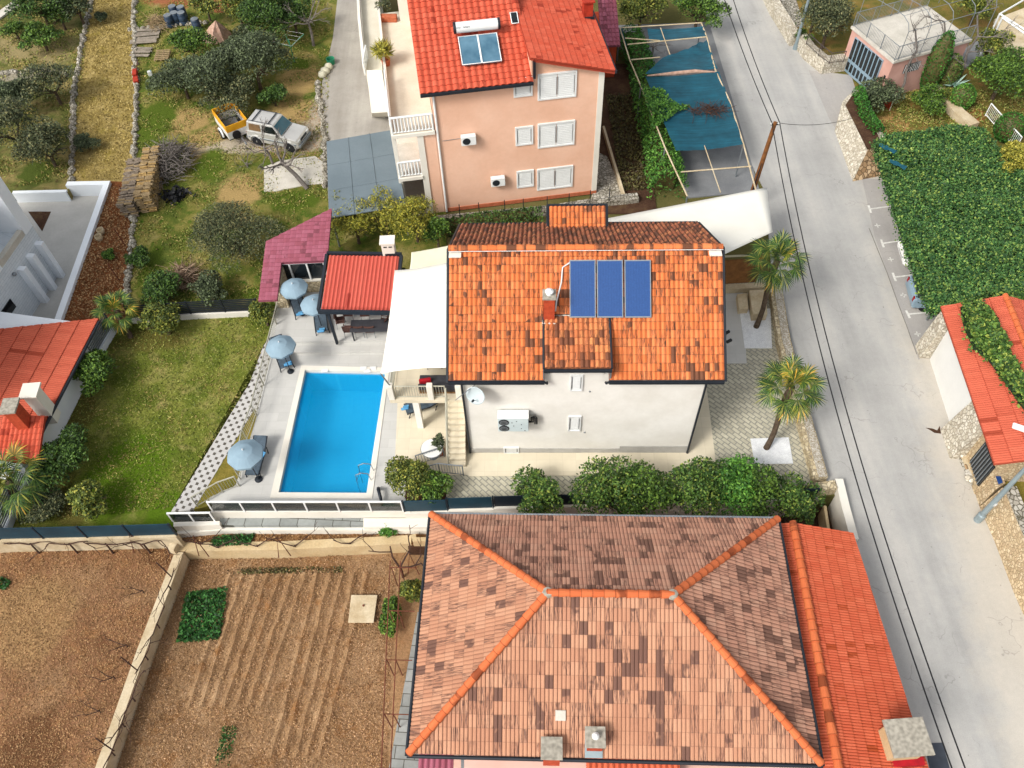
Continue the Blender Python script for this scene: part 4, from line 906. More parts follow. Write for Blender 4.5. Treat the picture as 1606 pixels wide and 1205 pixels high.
# big sail right of the rear
S4=[W0(6.9,2*run-1.0,5.4),A(1212,364,3.6),A(1204,297,3.6),W0(7.0,2*run+1.4,4.0)]
S4=[A(1136,399,4.2),A(1212,364,3.4),A(1203,294,3.4),A(930,347,4.2)]
sail('shade_sail','large white shade sail behind the house beside the road',S4,'canvas_white',.06,cc_=.15)
tag(MB().hexa([A(1060,408,2.2),A(1178,402,2.2),A(1178,399,2.25),A(1060,404,2.25)],[A(1060,408,2.3),A(1178,402,2.3),A(1178,399,2.33),A(1060,404,2.33)]).build('canopy_edge','canvas_cream'),'pale band edging the reed fence under the large white sail','trim')
# reed screen fence and steps right of the house
a=A(1120,446,.35);b=A(1186,442,.35); tag(MB().wall([a,b],.06,.35,HT(a,409,.35)).build('reed_screen','reed',bev=.0),'brown reed screen fence under the large white sail','fence')
a=A(1120,458,0);b=A(1196,454,0); tag(MB().wall([a,b],.35,0,.35).build('low_wall','wall_beige'),'low pinkish wall under the brown reed screen','wall')
tag(MB().prism([A(x,y,.4) for x,y in((1156,461),(1172,460),(1174,484),(1159,485))],0,.4).build('stone_planter','wall_beige',bev=.02),'pale rectangular stone block left of the taller block beside the palm','stone block','pale stone blocks at the gravel bed')
tag(MB().prism([A(x,y,.55) for x,y in((1175,455),(1200,454),(1204,492),(1181,493))],0,.55).build('stone_planter','wall_beige',bev=.02),'taller pale stone block behind the leaning palm trunk','stone block','pale stone blocks at the gravel bed')
# road side stone wall
t=thing('stone_wall','rough stone wall with pebbled top between paved yard and road','wall',A(1240,600,0))
WP=PX([(1214,462),(1226,540),(1246,620),(1268,700),(1283,757)])
MB().wall(WP,.62,-.1,.5).build('wall_body','stone_wall',t); MB().wall([p+Vector((.06,0,0)) for p in WP],.36,.5,.56).build('pebble_top','pebble_top',t)
struct('gutter_strip','concrete_dark',[(1222,462),(1227,462),(1243,540),(1262,620),(1281,700),(1293,752),(1284,755)],.03,.2)
# ================================================================ PAVILION
ZP=2.75
Pa,Pb,Pd=A(499,489,ZP+.3),A(613,491,ZP+.3),A(521,398,3.75)
Up=(Pb-Pa).normalized(); Wp_=(A(645,398,3.75)-A(521,398,3.75)).length; Wp_=max(Wp_,(Pb-Pa).length)
Sp=(Pd-Pa); Sp=Sp-Up*Sp.dot(Up); LP=Sp.length; Sp.normalize(); Wp_=3.75
pv=thing('pavilion','open dining pavilion with corrugated orange roof, dark frame and white chimney','pavilion',Vz(Pa,.32))
mb=MB(); tiles(mb,Pa+Up*.12+Sp*.12,Up,Sp,Wp_-.24,LP-.24,.195,LP,'wave',seed=9,hs=1.3,lift=0); mb.build('roof','sheet_red',pv)
def beam(a,b,w,h,m,name,par): 
    d=(b-a).normalized(); s=d.cross(up).normalized()*w/2; u2=s.cross(d).normalized()*h/2
    return MB().hexa([a-s-u2,a+s-u2,a+s+u2,a-s+u2],[b-s-u2,b+s-u2,b+s+u2,b-s+u2]).build(name,m,par)
q=lambda u,v,n=0: Pa+Up*u+Sp*v+up*n
beam(q(0,0),q(Wp_,0),.14,.2,'dark_metal','fascia',pv); beam(q(0,LP),q(Wp_,LP),.14,.2,'dark_metal','fascia',pv); beam(q(.0,.07),q(.0,LP-.07),.14,.2,'dark_metal','fascia',pv); beam(q(Wp_,.07),q(Wp_,LP-.07),.14,.2,'dark_metal','fascia',pv)
for (u,v) in ((.35,.25),(Wp_-.3,.25),(.35,LP-.3),(Wp_-.3,LP-.3)):
    pz=q(u,v); MB().box(Vector((pz.x,pz.y,(pz.z+.32)/2-.06)),(.13,.13,pz.z-.32-.1)).build('post','dark_metal',pv)
for v in (LP*.3,LP*.6): beam(q(.1,v,-.18),q(Wp_-.1,v,-.18),.08,.12,'dark_metal','rafter',pv)
cq=A(611,396,3.7); pc_=MB().box(Vector((cq.x,cq.y,3.55)),(.62,.5,1.9)).build('chimney','white_paint',pv,bev=.02)
MB().box(Vector((cq.x,cq.y,4.53)),(.74,.6,.08)).build('chimney_cap','white_paint',pc_)
for dx in (-.12,.13): MB().box(Vector((cq.x+dx,cq.y-.25,4.3)),(.17,.03,.07)).build('vent_slot','black',pc_)
# red shed with glazed front
sh=thing('garden_shed','low shed with a faded pink shingle roof beside the patio','shed',A(440,450,0))
a=A(405,472,2.35);b=A(530,438,2.35); 
Ush=(A(545,466,2.35)-A(405,472,2.35)).normalized(); Vsh=Vector((-Ush.y,Ush.x,.14)).normalized()
mb=MB(); tiles(mb,a,Ush,Vsh,4.9,7.2,.3,.26,'wave',seed=12,hs=.25,lift=.02)
c1=A(405,381,3.0);c2=A(513,329,3.2); e=(c2-c1).normalized(); n1=Vector((-e.y,e.x,0)).normalized()
g1=A(440,413,2.35);g2=A(441,468,2.35)
mb.build('roof','shingle_pink',sh,cuts=[(c1,n1),(A(440,440,2.35),Vector((1,0,0)))])
mb=MB(); tiles(mb,a,Ush,Vsh,4.9,7.2,.3,.26,'wave',seed=12,hs=.25,lift=.02); mb.build('roof','shingle_pink',sh,cuts=[(c1,n1),(A(440,440,2.35)-Vector((.0,0,0)),Vector((-1,0,0))),(A(518,380,2.6),Vector((1,0,0))),(A(480,412,2.6),Vector((0,-1,0)))])
# cut-out for the patio is handled by a shorter roof: wall under it
MB().prism([Vz(a,0)+Ush*.25+Vsh*1.3,Vz(a,0)+Ush*.9+Vsh*1.3,Vz(a,0)+Ush*.9+Vsh*4.2,Vz(a,0)+Ush*.25+Vsh*4.2],0,2.25).build('wall','stone_wall',sh)
# ================================================================ PEACH HOUSE
B0=A(698,332,0);B1=A(935,303,0); Uh=(B1-B0).normalized(); Vh=Vector((-Uh.y,Uh.x,0)); yh=math.atan2(Uh.y,Uh.x); Nh=-Vh
ph=thing('apartment_house','peach three storey house with white shuttered windows and bright orange roofs','house',(B0+B1)/2)
pt=lambda x,y: OP(x,y,B0,Nh)
poly=[B0,B1,pt(951,107),pt(833,92),pt(833,122),pt(681,139)]
WU=(B1-B0).length
poly[2]=Vz(B1,pt(951,107).z); poly[5]=Vz(B0,pt(681,139).z); poly[3]=Vz(poly[3],poly[3].z);poly[4]=Vz(poly[3],poly[4].z)
MB().hexa(poly,[p+Vh*11 for p in poly]).build('wall','plaster_peach',ph)
print('peach z',[round(p.z,2) for p in poly])
def slabplane(o,U_,V_,w,l,t,m,name,par,z=0):
    return MB().hexa([o,o+U_*w,o+U_*w+V_*l,o+V_*l],[o+up*t,o+U_*w+up*t,o+U_*w+V_*l+up*t,o+V_*l+up*t]).build(name,m,par)
# left roof: slopes to the front
zf=poly[5].z; uj=(poly[3]-B0).dot(Uh)
Ol=Vz(B0,zf)+Uh*(-.55)-Vh*.35+up*(-.02); Sl=(Vh*6.8+up*2.3).normalized()
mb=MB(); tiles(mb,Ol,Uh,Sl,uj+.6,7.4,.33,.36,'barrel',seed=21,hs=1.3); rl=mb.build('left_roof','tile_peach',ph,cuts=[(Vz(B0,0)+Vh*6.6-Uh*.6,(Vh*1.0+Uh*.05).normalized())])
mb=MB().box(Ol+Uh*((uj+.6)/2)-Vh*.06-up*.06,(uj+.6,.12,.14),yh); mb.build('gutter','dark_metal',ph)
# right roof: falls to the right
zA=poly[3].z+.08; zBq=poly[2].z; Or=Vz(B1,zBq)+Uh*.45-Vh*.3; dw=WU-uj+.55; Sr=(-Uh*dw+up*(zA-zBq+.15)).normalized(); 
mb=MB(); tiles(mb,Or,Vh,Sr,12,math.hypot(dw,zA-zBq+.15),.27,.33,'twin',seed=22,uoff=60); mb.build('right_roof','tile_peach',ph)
MB().box(Vz(Or,Or.z-.1)+Vh*6+Uh*.06,(12,.12,.14),yh+PI/2).build('gutter','dark_metal',ph)
MB().hexa([Or-up*.2,Or+Sr*dw-up*.2,Or+Sr*dw-up*.2+Vh*.05,Or-up*.2+Vh*.05],[Or,Or+Sr*dw,Or+Sr*dw+Vh*.05,Or+Vh*.05]).build('bargeboard','tile_peach',ph)
MB().hexa([Vz(Or+Sr*dw,zf+.1),Vz(Or+Sr*dw,zf+.1)+Uh*.12,Vz(Or+Sr*dw,zf+.1)+Uh*.12+Vh*11,Vz(Or+Sr*dw,zf+.1)+Vh*11],[Vz(Or+Sr*dw,zA),Vz(Or+Sr*dw,zA)+Uh*.12,Vz(Or+Sr*dw,zA)+Uh*.12+Vh*11,Vz(Or+Sr*dw,zA)+Vh*11]).build('step_wall','dark_metal',ph)
for px in ((843,113,904,154),(843,191,901,229),(842,262,898,295)): window(ph,B0,Nh,Uh,px,2,label='wide white window with two closed shutters')
for px in ((805,121,835,151),(808,198,836,227),(810,267,837,293)): window(ph,B0,Nh,Uh,px,1,label='small white window with one closed shutter')
MB().box((B1+up*4.1)+Nh*.012-Uh*.16,(.3,.05,8.2),yh).build('corner_strip','white_paint',ph)
MB().tube([B0+Nh*.07+Uh*.1+up*.05,B0+Nh*.07+Uh*.1+up*(zf-.1)],.06,8).build('downpipe','white_metal',ph)
MB().box((B0+B1)/2+Nh*.012+up*.12,(WU-.02,.06,.24),yh).build('plinth','terracotta',ph)
c=pt(734,215); acunit('air_conditioner','upper outdoor unit on the plain peach wall',c,Uh,Nh,group='air conditioners on the peach wall'); tag(MB().tube([c+Nh*.03,c-Uh*1.4+Nh*.03-up*.05],.012,5).build('cable','grey_metal'),'thin cable running left from the upper air conditioner','cable')
c=pt(780,280); acunit('air_conditioner','lower outdoor unit on the plain peach wall, near the small windows',c,Uh,Nh,group='air conditioners on the peach wall')
# solar water heater
Nl=Uh.cross(Sl).normalized()
a=OP(725,104,Ol+Nl*.2,Nl); sw=thing('solar_water_heater','solar water heater with white tank above two dark collectors on the orange roof','solar heater',a)
Sw=(Vh*.93+up*.36); Uw=Uh
b=OP(788,102,Ol+Nl*.2,Nl); d=OP(719,58,Ol+Nl*.3,Nl); ww=(b-a).dot(Uh); ll=(d-a).dot(Sl)+.0
q=lambda u,v,n: a+Uh*u+Sl*v+Nl*n
for k in range(2):
    u0=k*ww/2+.02;u1=(k+1)*ww/2-.02
    MB().hexa([q(u0,0,0),q(u1,0,0),q(u1,ll,0),q(u0,ll,0)],[q(u0,0,.08),q(u1,0,.08),q(u1,ll,.08),q(u0,ll,.08)]).build('collector','solar_dark',sw)
    MB().tube([q(u0,0,.09),q(u1,0,.09),q(u1,ll,.09),q(u0,ll,.09),q(u0,0,.09)],.03,5).build('frame','white_metal',sw)
tk=MB().lathe(q(-.15,ll+.35,.35),[(.05,0),(.24,.03),(.27,.1),(.27,ww+.2),(.24,ww+.27),(.05,ww+.3)],20,axis=Uh).build('tank','white_metal',sw)
for e in (-.17,ww+.08): MB().lathe(q(e,ll+.35,.35),[(.28,0),(.29,.02),(.29,.1),(.28,.12)],20,axis=Uh).build('end_cap','dark_metal',sw)
def text3d(body,size,o,xd,yd,m,name,par):
    cu=bpy.data.curves.new(name,'FONT'); cu.body=body; cu.size=size; cu.extrude=.003; tmp=bpy.data.objects.new(name,cu); COL.objects.link(tmp)
    bpy.context.view_layer.update(); dg=bpy.context.evaluated_depsgraph_get(); me=bpy.data.meshes.new_from_object(tmp.evaluated_get(dg)); bpy.data.objects.remove(tmp)
    zd=xd.cross(yd); M=Matrix((( xd.x,yd.x,zd.x,o.x),(xd.y,yd.y,zd.y,o.y),(xd.z,yd.z,zd.z,o.z),(0,0,0,1))); me.transform(Matrix.Translation(-ORI[par])@M if par is not None else M); me.materials.clear(); me.materials.append(MATS[m])
    ob=bpy.data.objects.new(name,me); COL.objects.link(ob); ob.parent=par; return ob
tn=(Nl*.8-Sl*.6).normalized(); ty=(Sl*.8+Nl*.6).normalized()
text3d('Solar',.15,q(-.1,ll+.35,.35)+tn*.275-ty*.06,Uh,ty,'grey_metal','tank_lettering',sw); text3d('Smart',.15,q(.3,ll+.35,.35)+tn*.275-ty*.06,Uh,ty,'dark_metal','tank_lettering',sw)
# roof window frames / chimney on right roof
cr=OP(921,26,Or,Vh.cross(Sr)); chimney(ph,'chimney',Vz(cr,cr.z),.5,.5,.9,yh,'tool_red',cap='tool_red',gap=False,flash='dark_metal')
cr=OP(803,40,Ol,Nl); f=MB().hexa([cr,cr+Uh*.35,cr+Uh*.35+Sl*.7,cr+Sl*.7],[x+Nl*.12 for x in (cr,cr+Uh*.35,cr+Uh*.35+Sl*.7,cr+Sl*.7)]).build('skylight','glass_dark',ph); MB().tube([cr+Nl*.13,cr+Uh*.35+Nl*.13,cr+Uh*.35+Sl*.7+Nl*.13,cr+Sl*.7+Nl*.13,cr+Nl*.13],.03,4).build('skylight_frame','white_metal',f)
# west wing: terrace over balconies
ZT=5.7; TW=A(612,201,ZT); tw=(B0-TW).dot(Uh); 
q=lambda u,v,z: Vz(B0+Uh*u+Vh*v,z)
uL=-(B0-Vz(TW,0)).dot(Uh); vF=(Vz(TW,0)-B0).dot(Vh); 
uM=(A(657,203,ZT)-B0).dot(Uh); ub=(A(672,337,0)-B0).dot(Uh)
uM=ub
wing=thing('terrace_wing','white edged wing of the peach house carrying a large bare terrace and balconies','terrace',q(uL,0,0))
MB().hexa([q(uM,.0,0),q(-.02,.0,0),q(-.02,12,0),q(uM,12,0)],[q(uM,.0,ZT-.2),q(-.02,.0,ZT-.2),q(-.02,12,ZT-.2),q(uM,12,ZT-.2)]).build('wall','plaster_peach',wing)
MB().box(q(uM+.14,-.03,ZT/2-.1),(.34,.06,ZT-.2),yh).build('corner_strip','white_paint',wing)
MB().hexa([q(uL+.2,3.0,0),q(uM-.01,3.0,0),q(uM-.01,12,0),q(uL+.2,12,0)],[q(uL+.2,3.0,ZT-.2),q(uM-.01,3.0,ZT-.2),q(uM-.01,12,ZT-.2),q(uL+.2,12,ZT-.2)]).build('back_wall','white_paint',wing)
for z,nm in ((ZT,'terrace_floor'),(2.85,'balcony_floor'),(.1,'patio_floor')):
    x1_=-.03 if z>5 else uM-.01
    MB().hexa([q(uL,-.05,z-.2),q(x1_,-.05,z-.2),q(x1_,12,z-.2),q(uL,12,z-.2)],[q(uL,-.05,z),q(x1_,-.05,z),q(x1_,12,z),q(uL,12,z)]).build(nm,'concrete_pale' if z<5 else 'floor_cream',wing)
    MB().box(q((uL+x1_)/2,-.1,z-.09),(x1_-uL,.08,.2),yh).build('slab_edge','white_paint',wing)
for z0,z1 in ((.1,2.65),(2.85,5.5)):
    MB().box(q(uL+.1,.1,(z0+z1)/2),(.22,.22,z1-z0),yh).build('column','white_paint',wing)
mb=MB().wall([q(uL+.06,.1,0),q(uL+.06,12,0)],.14,ZT,ZT+.45).build('parapet','white_paint',wing)
rail('balustrade','white balustrade at the front edge of the bare terrace',[q(uL+.1,0,ZT),q(-.1,0,ZT)],1.0,'white_metal',style='fat',bar=.17,rr=.04)
rail('balustrade','white balustrade of the middle balcony above the grey cover',[q(uL+.1,0,2.85),q(uM,0,2.85)],1.0,'white_metal',style='fat',bar=.17,rr=.04)
rail('balustrade','white balustrade along the side of the bare terrace near the yucca',[q(uL+.06,.3,ZT),q(uL+.06,4.4,ZT)],1.0,'white_metal',style='fat',bar=.2,rr=.035)
rail('balustrade','white balustrade at the left of the lower patio beside the grey cover',[q(uL+.1,0,.1),q(uL+.1,3,.1)],1.0,'white_metal',style='fat',bar=.2,rr=.035)
# outer lower passage and white stair wall
MB().prism([A(562,-60,3.0),A(574,116,3.0),A(600,114,3.0),A(590,-60,3.0)],0,3.0).build('passage','floor_cream',wing)
MB().wall([A(560,-60,3.0),A(565,40,3.0),A(573,116,3.0)],.18,2.9,3.5).build('parapet','white_paint',wing)
MB().hexa([A(576,117,0),A(604,117,0),A(612,184,0),A(584,184,0)],[Vz(A(576,117,3.0),3.3),Vz(A(600,117,3.0),3.3),Vz(A(610,178,1.2),1.3),Vz(A(583,180,1.2),1.3)]).build('stair_wall','white_paint',wing)
rail('balustrade','short white balustrade at the end of the outer passage',[A(573,116,3.0),A(577,92,3.0)],.9,'white_metal',style='fat',bar=.18,rr=.035)
tw_=thing('stair_tower','plain white block on the terrace behind the orange roof','building',A(640,32,ZT))
MB().prism([A(628,34,ZT),A(725,24,ZT),A(720,-50,ZT),A(622,-50,ZT)],ZT-.01,ZT+2.0).build('wall','white_paint',tw_)
dish('satellite_dish','large pale satellite dish on the white block at the top of the photo',A(678,4,8.2),(-.2,-.7,.5),.55)
bx=thing('flower_box','long terracotta planter with a straggly shrub on the bare terrace','planter',A(609,32,ZT)); c=A(609,33,ZT)
MB().box(c+up*.18,(1.1,.4,.36),yh-.2).build('box','terracotta',bx,bev=.03); Vv,Q=leafquads(crown_points((c.x,c.y+.1,ZT+.8),(.6,.5,.6),420,6),.14,.4,.4); arrays_obj('foliage',Vv,Q,'leaf_oliveb',bx)
yu=thing('yucca_plant','spiky yellow green yucca in a pot on the bare terrace','plant',A(604,100,ZT)); c=A(606,102,ZT)
MB().lathe(c,[(.2,0),(.28,.4),(.26,.4),(.22,.34)],14).build('pot','terracotta',yu)
n=420; d=RNG.normal(size=(n,3)); d[:,2]=np.abs(d[:,2])*.9+.1; d/=np.linalg.norm(d,axis=1)[:,None]; Cc=np.array([c.x-.1,c.y,ZT+.75])+d*(.25+.4*RNG.random((n,1))); Vv,Q=leafquads(Cc,.55,.1,.4,dirs=d); arrays_obj('foliage',Vv,Q,'leaf_gold',yu)
# low wall and fence in front of the peach house
t=thing('stone_wall','rough low stone wall with thin fence posts below the peach house','wall',A(820,330,0))
FP=PX([(684,350),(760,343),(860,334),(958,318),(1000,314)]); MB().wall(FP,.5,0,.35).build('wall_body','rubble',t)
for x,y in ((722,345),(752,342),(792,338),(821,336),(858,332),(892,328),(925,323),(955,318)):
    p=A(x,y-3,.35); MB().tube([p-up*.1,p+up*1.0],.028,6).build('fence_post','dark_metal',t)
MB().tube([A(690,347,.35)+up*.3,A(860,330,.35)+up*.3,A(990,311,.35)+up*.3],.012,5).build('fence_wire','dark_metal',t)
struct('rubble_strip','rubble',[(940,240),(952,245),(985,320),(925,325)],.03,.3)
tag(MB().wall(PX([(946,205),(962,260),(978,312)]),.14,0,.35).build('edging_wall','wall_beige'),'thin concrete edging running down the strip right of the peach house','edging')
# annex roof right of the peach house, top edge
t=thing('outbuilding','small dark red roofed outbuilding at the top edge behind the peach house','outbuilding',A(958,50,0)); Oq=A(968,72,2.6)
mb=MB(); tiles(mb,Oq-Vector((1.0,0,0)),Vector((1,0,0)),Vector((0,.9,.35)),1.2,4.5,.24,.33,seed=31); mb.build('roof','shingle_pink',t)
MB().box(Vector((Oq.x-.5,Oq.y+2.5,1.2)),(1.1,4,2.4)).build('wall','brick_red',t); MB().box(A(951,14,2.8),(.5,.5,1.5)).build('chimney','brick_red',t)
# grey carport cover
cv=thing('carport','large flat grey sheet cover over the yard beside the peach house','carport',A(570,280,0))
cs=[A(512,222,2.75),A(614,204,2.75),A(636,322,2.35),A(516,342,2.35)]
MB().hexa([p-up*.06 for p in cs[::-1]],[p for p in cs[::-1]]).build('cover','cover_grey',cv)
for i in (.33,.66):
    MB().tube([cs[0].lerp(cs[1],i)+up*.01,cs[3].lerp(cs[2],i)+up*.01],.02,4).build('seam','cover_grey',cv); MB().tube([cs[0].lerp(cs[3],i)+up*.01,cs[1].lerp(cs[2],i)+up*.01],.012,4).build('seam','cover_grey',cv)
for p in cs: 
    c=(cs[0]+cs[2])/2; p2=p.lerp(Vector((c.x,c.y,p.z)),.06); MB().tube([Vz(p2,0),Vz(p2,p.z-.06)],.05,8).build('post','grey_metal',cv)
# ================================================================ NET PERGOLA
pg=thing('pergola','long metal pergola half covered with torn teal shade netting','pergola',A(1070,180,0))
ZN=2.4
fl=[(972,44),(988,95),(1005,135),(1043,232),(1078,308)]; fr=[(1100,36),(1109,60),(1122,110),(1145,160),(1166,226),(1186,300)]
Lp=[A(x,y,ZN) for x,y in fl]; Rp=[A(x,y,ZN) for x,y in fr]
MB().tube(Lp,.045,6).build('frame_tube','wall_beige',pg); MB().tube(Rp,.045,6).build('frame_tube','wall_beige',pg)
for a,b in (((972,44),(1100,36)),((984,70),(1108,58)),((1068,270),(1178,261)),((990,94),(1035,90)),((980,60),(1035,64))): MB().tube([A(*a,ZN),A(*b,ZN)],.04,6).build('cross_tube','wall_beige',pg)
MB().tube([A(1036,44,ZN),A(1050,84,ZN),A(1056,98,ZN-.22),A(1104,226,ZN-.2),A(1106,232,ZN),A(1130,302,ZN)],.03,6).build('frame_tube','wall_beige',pg)
for p in ((972,44),(1005,135),(1043,232),(1078,308),(1100,36),(1125,115),(1166,226),(1186,300)):
    c=A(*p,ZN); MB().tube([Vz(c,0),c],.045,6).build('post','grey_metal',pg)
def net(poly2,name='shade_net',z=ZN+.03):
    "netting between two edge lists, with ripples"
    Lq,Rq=poly2; n=len(Lq); mb=MB(); idx=[]; m=16; sub=6
    rows=[]
    for k in range(n-1):
        for s in range(sub+(k==n-2)):
            t=s/sub; rows.append((A(Lq[k][0]+(Lq[k+1][0]-Lq[k][0])*t,Lq[k][1]+(Lq[k+1][1]-Lq[k][1])*t,z),A(Rq[k][0]+(Rq[k+1][0]-Rq[k][0])*t,Rq[k][1]+(Rq[k+1][1]-Rq[k][1])*t,z)))
    for i,(a,b) in enumerate(rows):
        r=[]
        for j in range(m+1):
            u=j/m; p=a.lerp(b,u); p=p+up*(-.12*math.sin(PI*u)+.035*math.sin(i*1.9+u*2)+random.uniform(-.015,.015)); r.append(mb.vs([p]))
        idx.append(r)
    for i in range(len(idx)-1):
        for j in range(m): mb.f.append((idx[i][j],idx[i][j+1],idx[i+1][j+1],idx[i+1][j])); mb.uv.append(None)
    return mb.build(name,'shade_net',pg,smooth=True)
net(([(1012,120),(1040,190),(1060,236)],[(1128,113),(1146,165),(1166,226)]))
net(([(1012,116),(1040,90),(1080,76),(1098,66)],[(1126,108),(1124,104),(1118,90),(1110,60)]))
net(([(1015,45),(1018,64)],[(1103,42),(1108,57)]))
net(([(970,44),(980,70)],[(976,44),(988,95)]))
# torn edge roll
MB().tube([A(1015,119,2.46),A(1060,115,2.5),A(1090,112,2.5),A(1122,113,2.46)],[.04,.12,.12,.03],8).build('rolled_edge','cloth_pink',pg)
# ================================================================ PINK GARAGE
ZG=2.9
g0,g1,g2=A(1335,41,ZG),A(1402,97,ZG),A(1524,61,ZG); Ug=(g1-g0).normalized(); Ug.z=0; Vg=Vector((-Ug.y,Ug.x,0)); Lg=(g1-g0).length; Wg=(g2-g1).dot(Vg); ag=math.atan2(Ug.y,Ug.x)
gr=thing('garage','pink garage with a flat railed roof terrace and arched barred door','garage',Vz(g0,0)); q=lambda u,v,z: Vz(g0+Ug*u+Vg*v,z)
MB().hexa([q(.1,.1,0),q(Lg-.1,.1,0),q(Lg-.1,Wg-.1,0),q(.1,Wg-.1,0)],[q(.1,.1,ZG-.16),q(Lg-.1,.1,ZG-.16),q(Lg-.1,Wg-.1,ZG-.16),q(.1,Wg-.1,ZG-.16)]).build('wall','garage_pink',gr)
MB().hexa([q(0,0,ZG-.16),q(Lg,0,ZG-.16),q(Lg,Wg,ZG-.16),q(0,Wg,ZG-.16)],[q(0,0,ZG),q(Lg,0,ZG),q(Lg,Wg,ZG),q(0,Wg,ZG)]).build('roof_slab','concrete_pale',gr)
dw_=Lg*.66; dc=.47*Lg
dr=MB().box(q(dc,.06,1.25),(dw_,.08,2.4),ag).build('garage_door','car_blue',gr)
for k in range(8):
    u=dc-dw_/2+dw_*(k+.5)/8; hh=1.35+.12*math.sin(PI*(k%4+.5)/4)
    MB().box(q(u,.015,1.0+hh/2),(dw_/8-.1,.02,hh),ag).build('window_bar','glass_dark',dr,bev=.0)
    MB().box(q(u,.015,.5),(dw_/8-.12,.02,.55),ag).build('window_bar','glass_dark',dr)
MB().box(q(Lg-.35,.09,1.6),(.16,.02,.2),ag).build('number_plate','dark_metal',gr); MB().box(q(Lg-.35,.09,.9),(.25,.06,.3),ag).build('letterbox','brick_red',gr)
bm_=MB().box(q(Lg-.09,Wg*.3,2.0),(.03,1.2,.6),ag).build('barred_window','glass_dark',gr)
for k in range(9): MB().box(q(Lg-.06,Wg*.3-.55+.137*k,2.0),(.02,.02,.6),ag).build('bar','white_metal',bm_)
e=.08
rail('roof_railing','grey railing around the flat roof terrace of the pink garage',[q(e,Wg-e,ZG),q(e,e,ZG),q(Lg-e,e,ZG),q(Lg-e,Wg-e,ZG)],.95,'grey_metal',bar=.12,rr=.018,post_every=1.6)
t=thing('arched_pergola','thin arched tube pergola over the garage roof terrace','pergola frame',q(Lg,Wg/2,ZG))
for k in range(5):
    v=.3+k*(Wg+1.2)/4.4
    MB().tube([q(Lg-.02,v,ZG),q(Lg-.02,v,ZG+1.9),q(Lg-.25,v,ZG+2.3),q(Lg-.8,v,ZG+2.5),q(Lg-1.4,v,ZG+2.5),q(.4,v,ZG+2.2),q(.06,v,ZG+1.9),q(.06,v,ZG)],.022,5).build('hoop','grey_metal',t)
MB().tube([q(Lg-.02,.3,ZG+1.9),q(Lg-.02,Wg+1,ZG+1.9)],.02,5).build('purlin','grey_metal',t); MB().tube([q(Lg-.8,.3,ZG+2.5),q(Lg-.8,Wg+1,ZG+2.5)],.015,5).build('purlin','grey_metal',t)
r=random.Random(5)
for lab,uv in (('bare twisting grapevine beside the garage terrace, nearest the road',(Lg+.25,1.2)),('bare twisting grapevine beside the garage terrace, in the middle',(Lg+.3,3.3)),('bare twisting grapevine beside the garage terrace, farthest right',(Lg+.5,5.6))):
    b=q(uv[0],uv[1],0); mb=MB(); p=[b,b+Vector((.1,0,1.2)),b+Vector((-.05,.2,2.2)),b+Vector((.1,.1,3.4)),b+Vector((-.3,.5,4.6))]
    mb.tube(p,[.09,.08,.07,.06,.05],7,cap=False)
    for j in range(4): branchy(mb,p[2+j%3],Vector((r.uniform(-1,1),r.uniform(-1,1),.35)).normalized(),.9,.045,3,r,.9,.05)
    tag(mb.build('grapevine','bark_grey'),lab,'vine','bare grapevines by the garage terrace')
# side arched gate
a=q(Lg+.1,.1,0);t=thing('arched_gate','brown arched gate beside the pink garage','gate',a)
pts=[a+Ug*(.9*k/10)+up*(.9+.55*math.sin(PI*k/10)) for k in range(11)]
MB().tube([a]+pts+[a+Ug*.9],.03,6).build('frame','canvas_cream',t); MB().wall([a+Ug*.03,a+Ug*.87],.03,.05,1.0).build('panel','brick_red',t)
# terrace with white frame at far top right
t=thing('white_pergola','white tubular pergola frame over a sandy terrace in the top right corner','pergola',A(1590,50,0))
for a,b in (((1568,22),(1606,0)),((1572,28),(1606,52)),((1568,22),(1606,46))): MB().tube([A(*a,3.0),A(*b,3.0)+(A(*b,3.0)-A(*a,3.0))*.4],.06,6).build('beam','white_metal',t)
for x,y in ((1568,22),(1572,28)): c=A(x,y,3.0); MB().tube([Vz(c,0),c],.06,6).build('post','white_metal',t)
struct('sandy_terrace','wall_beige',[(1560,30),(1640,0),(1640,110),(1575,75)],.25,.3); struct('tiled_patch','concrete_dark',[(1480,95),(1540,60),(1560,75),(1502,115)],.1,.2)
# garden walls on the right
t=thing('stone_wall','white stone retaining wall beside the road below the garage drive','wall',A(1345,240,0))
W1=PX([(1322,160),(1310,205),(1338,282)]); W1=[A(1334,150),A(1310,208),A(1338,283),A(1384,272)]
mb=MB(); z=1.35
pi=[A(1345,165,z),A(1333,175,z),A(1352,225,z),A(1384,252,z)]
mb.hexa([A(1326,158,0),A(1309,206,0),A(1337,284,0),A(1388,274,0),A(1388,235,0),A(1345,150,0)],[A(1330,150,z),A(1321,160,z),A(1361,235,z),A(1388,228,z),A(1388,215,z),A(1345,140,z)]); mb.build('wall_body','stone_white',t)
MB().hexa([A(1337,285,0),A(1388,275,0),A(1388,268,0),A(1340,277,0)],[A(1361,236,z+.01),A(1390,229,z+.01),A(1390,226,z+.01),A(1361,232,z+.01)]).build('wall_corner','stone_brown',t)
tag(MB().hexa(PX([(1336,150),(1326,165),(1360,235),(1384,228),(1350,150)],1.36),PX([(1336,150),(1326,165),(1360,235),(1384,228),(1350,150)],1.42)).build('soil_bed','soil_dark',par=None),kind='structure')
t=thing('stone_wall','curved pale stone wall with iron fence left of the garage drive','wall',A(1290,110,0))
W2=PX([(1240,60),(1258,86),(1285,118),(1318,118)]); mb=MB(); mb.wall([p for p in PX([(1248,66),(1266,92),(1290,112),(1322,108)])],.6,0,.95); mb.build('wall_body','stone_white',t)
